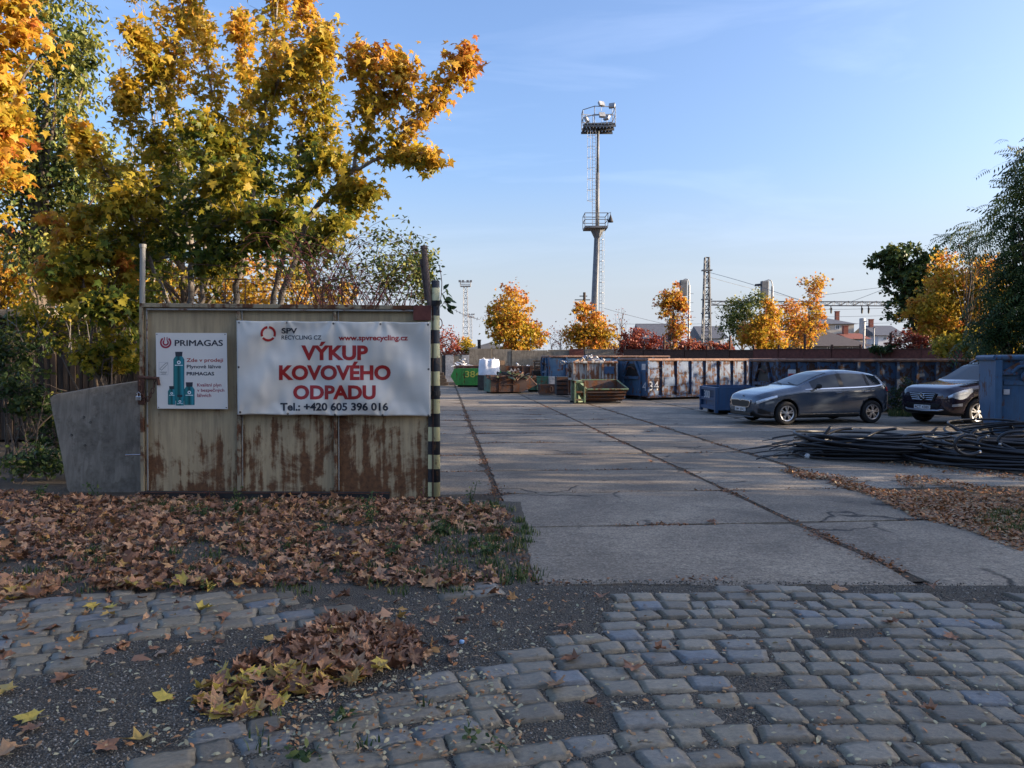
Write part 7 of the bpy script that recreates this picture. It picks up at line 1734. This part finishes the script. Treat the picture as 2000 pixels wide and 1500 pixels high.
make_tree('yellow green bush between the red bush and the low building', 68, 912, [(908, 680, 18, 20), (925, 695, 14, 12)], 1500, .18, DIAM, M['maple'], (.55, .2), .05, name='bush', cat='bush', stems=3)
make_tree('bare twiggy grey bush right of the round orange maple', 64, 1090, [(1088, 660, 22, 26)], 160, .14, DIAM, M['red_leaf'], (.5, .2), .03, name='bush', cat='bush', stems=7, limbs=90, per=4)
make_tree('leafless slim tree right of the floodlight mast', 62, 1213, [(1214, 622, 18, 34)], 60, .12, DIAM, M['red_leaf'], (.4, .2), .06, name='bare_tree', limbs=70, per=3)
make_tree('pinkish red bush behind the container numbered 34', 52, 1245, [(1245, 668, 34, 26), (1220, 680, 22, 22), (1275, 676, 28, 22)], 4200, .15, DIAM, M['red_leaf'], (.45, .2), .04, name='bush', cat='bush', stems=5)
make_tree('russet bush between the red bush and lattice mast', 52, 1350, [(1345, 678, 34, 20), (1395, 682, 30, 14), (1420, 684, 24, 14)], 3000, .15, DIAM, M['red_leaf'], (.62, .2), .04, name='bush', cat='bush', stems=5)
make_tree('slim red orange tree leaning before the first railway signal', 56, 1315, [(1312, 580, 22, 28), (1300, 600, 24, 22), (1322, 620, 20, 34), (1322, 660, 22, 30), (1330, 590, 14, 22)], 2600, .20, MAPLE_S, M['maple'], (.88, .14), .08, sig=.24)
make_tree('green and brown tree left of the second railway signal', 72, 1450, [(1440, 612, 34, 30), (1465, 590, 26, 26), (1430, 640, 28, 32), (1470, 640, 34, 36)], 4600, .22, DIAM, M['green_leaf'], (.72, .25), .14)
make_tree('yellow orange maple under the second railway signal', 54, 1493, [(1505, 610, 20, 28), (1490, 640, 36, 30), (1500, 672, 42, 24), (1470, 660, 26, 22)], 5200, .19, MAPLE_S, M['maple'], (.72, .2), .1, stems=2, sig=.2)
make_tree('brownish orange tree behind the yellow orange maple', 70, 1552, [(1545, 615, 30, 28), (1555, 650, 34, 32), (1580, 640, 18, 26)], 4200, .22, DIAM, M['maple'], (.86, .12), .12)
make_tree('slender sapling with sparse orange leaves and a bare tip', 56, 1588, [(1588, 560, 20, 34), (1586, 600, 18, 28), (1582, 650, 18, 34), (1600, 630, 14, 24)], 1500, .19, MAPLE_S, M['maple'], (.82, .14), .06, limbs=50, sig=.26)
make_tree('broad dark green tree standing behind the yellow maple on the right', 47, 1790, [(1780, 510, 60, 36), (1740, 510, 40, 28), (1800, 560, 50, 44), (1770, 600, 36, 40), (1760, 550, 40, 30), (1830, 620, 50, 60)], 11000, .24, DIAM, M['green_leaf'], (.50, .35), .32, sig=.13, noise_cut=-.22, per=26)
make_tree('golden yellow maple between the two dark trees on the right', 40, 1880, [(1880, 540, 60, 45), (1840, 590, 60, 45), (1920, 560, 50, 60), (1850, 650, 60, 40), (1910, 640, 60, 50), (1800, 610, 30, 26)], 9500, .19, MAPLE_S, M['maple'], (.68, .25), .12, stems=2, sig=.22)
make_tree('red leaved bush above the fence left of the golden maple', 38, 1765, [(1765, 665, 34, 18), (1800, 672, 30, 16)], 1800, .12, DIAM, M['red_leaf'], (.4, .2), .03, name='bush', cat='bush', stems=4)
make_tree('dull green hedge bush behind the right end of the fence', 38, 1735, [(1725, 680, 30, 10)], 700, .12, DIAM, M['green_leaf'], (.5, .2), .03, name='bush', cat='bush', stems=3)
make_tree('ailanthus with drooping dark fronds at the right picture edge', 23, 2080, [(2010, 430, 62, 80), (2040, 330, 56, 80), (1985, 520, 56, 60), (1960, 600, 60, 55), (2030, 620, 90, 80), (2090, 480, 110, 200), (1935, 660, 60, 30)], 2500, .60, FROND, M['green_leaf'], (.56, .35), .2, name='ailanthus_tree', per=7, sig=.25, bias=(-.2, -.2, .8), spread=.4, tip=(-.5, 0, -.35), noise_cut=-.6)
make_tree('thin ailanthus shoots with drooping fronds above the golden maple', 30, 1890, [(1875, 460, 32, 26), (1900, 480, 30, 26), (1925, 450, 18, 24)], 110, .55, FROND, M['green_leaf'], (.5, .2), .04, name='ailanthus_tree', per=4, limbs=22, bias=(-.2, -.2, .8), spread=.4, tip=(-.5, 0, -.3))
make_tree('dark scrubby bush growing between the hatchback tail and the off road car', 24.2, 1765, [(1752, 785, 24, 26), (1782, 792, 26, 24), (1768, 760, 20, 24)], 1500, .075, OVAL, M['green_leaf'], (.25, .25), .015, name='bush', cat='bush', group='bushes in the yard', stems=5, limbs=40)
make_tree('yellowish shrub leaning over the fence behind the right skip', 29, 1890, [(1880, 675, 60, 26), (1940, 670, 60, 34)], 2600, .15, MAPLE_S, M['maple'], (.45, .2), .03, name='shrub', cat='shrub', stems=4)

# --- unseen trees and a tower block added right of view to shade the yard
M['wall_brown'] = m_plain('brown_render', (0.20, 0.165, 0.13), 0.9, 0.15, 1, 0.1)
def shade_tree(x, y, h, r, label, dens):  # lime tree out of view, added to shade yard, cars and skips
    t = thing('unseen_lime_tree', label, 'tree', (x, y, 0), 0, 'unseen lime trees added to shade the yard')
    mb = MB(); hd = limb(mb, (0, 0, -.1), (0, 0, h * .7), .2, .08, 8, .02)
    Pn = []
    for i in range(dens):
        d = rng.normal(0, 1, 3); d /= np.linalg.norm(d); q = rng.random() ** .42
        c = np.array([d[0] * r * q, d[1] * r * q, h * .56 + d[2] * h * .45 * q])
        if mnoise.noise(Vector(c) * .9 + Vector((x, y, 0))) < -.2: continue
        if i % 5 == 0: limb(mb, hd[3], c, .06, .015, 5)
        Pn.append(c + rng.normal(0, .42, (14, 3)))
    Pn = np.concatenate(Pn); Pn[:, 2] = np.maximum(Pn[:, 2], .2)
    mb.build('trunk', M['bark'], t, fix=False)
    prop(link('crown', cloud('crown', Pn, rng.uniform(.28, .5, len(Pn)), OVAL, rng.uniform(.3, .9, len(Pn)), M['green_leaf'], spread=.9), t), kind='stuff')
for i, (x, y, h, r, dn) in enumerate([(16, 11.0, 8.6, 2.7, 130), (18.5, 16.2, 9.0, 2.6, 130), (20.5, 20.6, 9.2, 2.5, 190), (22, 25.0, 8.2, 2.3, 90), (25, 31.2, 5.3, 2.2, 110), (27, 34.2, 5.2, 2.2, 100), (25.5, 13.5, 9.8, 2.6, 90), (28.5, 22.5, 9.6, 2.6, 150), (21.5, 8.0, 9.4, 2.8, 110), (31, 36, 9.6, 2.3, 120), (34, 44.5, 10.2, 2.8, 130)]):
    shade_tree(x, y, h, r, 'lime tree %s of those added out of view to shade the yard' % ('nearest', 'second', 'third', 'fourth', 'low last', 'low end', 'first behind', 'second behind', 'first before', 'far', 'farthest')[i], dn)
wh = thing('shade_tower_block', 'unseen tall pale block added far right of the street for shade', 'building', (46, -42, 0))  # never in view, added to keep sun off gate and foreground
MB().bx(0, 12, 0, 47.0, 0, 14.4).build('wall', M['wall_beige'], wh); MB().bx(-.3, 12.3, -.3, 47.3, 14.4, 14.8).build('roof', M['concrete'], wh)
ap = thing('apartment_building', 'plastered brown terrace across the street behind the viewer', 'building', (-34, -44, 0))
MB().bx(0, 46, 0, 12, 0, 10.5).build('wall', M['wall_brown'], ap); mb = MB(); mb.add([(-.4, -.4, 10.5), (46.4, -.4, 10.5), (46.4, 12.4, 10.5), (-.4, 12.4, 10.5), (-.4, 6, 14), (46.4, 6, 14)], [(0, 1, 5, 4), (2, 3, 4, 5), (1, 2, 5), (3, 0, 4), (3, 2, 1, 0)]); mb.build('roof', M['roof_dark'], ap)
for r_ in range(3):
    for k in range(15):
        w_ = MB().bx(1.2 + k * 3, 2.5 + k * 3, 12.003, 12.05, 1.2 + r_ * 3.1, 2.9 + r_ * 3.1).build('window', M['frame_white'], ap); MB().bx(1.3 + k * 3, 2.4 + k * 3, 12.053, 12.06, 1.3 + r_ * 3.1, 2.8 + r_ * 3.1).build('pane', M['pane'], w_)
for r_ in range(4):
    for k in range(14):
        w_ = MB().bx(-.04, -.003, 1 + k * 3.3, 2.6 + k * 3.3, 1.4 + r_ * 3.2, 3.1 + r_ * 3.2).build('window', M['frame_white'], wh); MB().bx(-.05, -.043, 1.1 + k * 3.3, 2.5 + k * 3.3, 1.5 + r_ * 3.2, 3.0 + r_ * 3.2).build('pane', M['pane'], w_)

# --- weeds at the gate foot and along the fence
def weed(px, py, h, n, label, hue=.6, r=.05, sz=.045, group='weeds along the gate foot'):
    g = G(px, py); z = gz(g.x, g.y); t = thing('weed', label, 'plant', (g.x, g.y, z), 0, group)
    mb = MB(); L_ = []
    for s in range(3):
        e = Vector((random.gauss(0, r), random.gauss(0, r), h * random.uniform(.7, 1))); p = limb(mb, (0, 0, -.01), e, .005, .002, 4, .08)
        for k in range(n // 3): q = p[0].lerp(e, random.uniform(.1, 1)); L_.append((q.x + random.gauss(0, r * .55), q.y + random.gauss(0, r * .55), q.z + random.gauss(0, .01)))
    mb.build('stem', M['cane'] if hue > .9 else M['grass'], t, fix=False)
    link('leaves', cloud('leaves', np.array(L_), rng.uniform(sz * .6, sz * 1.2, len(L_)), OVAL, np.full(len(L_), hue), M['green_leaf'], bias=(0, -.3, .9), spread=.5), t)
for a in ((462, 1008, .32, 60, 'leafy green weed growing under the middle of the gate'), (726, 1030, .34, 80, 'dense dark green weed right of the gate middle'), (868, 1050, .14, 110, 'low spreading green weed by the striped post'), (765, 1090, .12, 60, 'small green weed among the leaves below the dense weed'), (918, 990, .28, 40, 'feathery weed beside the yard slabs'),
          (620, 1052, .10, 40, 'tiny green weed among fallen leaves'), (395, 1012, .10, 50, 'flat green rosette at the gate left foot'), (660, 1405, .06, 30, 'tiny green rosette between cobblestones and leaf heap'), (590, 1480, .06, 36, 'green clover patch between the lower cobblestones'), (915, 1455, .05, 30, 'small clover patch in the cobble joint'), (950, 1085, .12, 70, 'grassy weed at the slab edge'), (400, 1150, .06, 40, 'small weed at the front of the leaf bank'), (190, 975, .3, 40, 'spindly weed in front of the tilted slab'), (80, 985, .25, 80, 'fern like weed at the left edge of the bank')): weed(*a)
for a in ((408, 985, .2, 12, 'dry brown seed head under the gate left half', 1.0), (825, 985, .22, 24, 'dry reddish dock stalk before the striped post', 1.0), (735, 990, .2, 10, 'dry wispy grass stalk under the banner end', 1.0)): weed(*a, sz=.02)
hg = np.array([(x, y, 0) for x, y in [tuple(G(random.uniform(1735, 1800), 814 - random.uniform(0, 4))[:2]) for _ in range(900)]])
V, F, hu = blades(hg, .06, .28); prop(link('weeds', fast_mesh('weeds', V, F, M['grass'], hu)), kind='stuff')
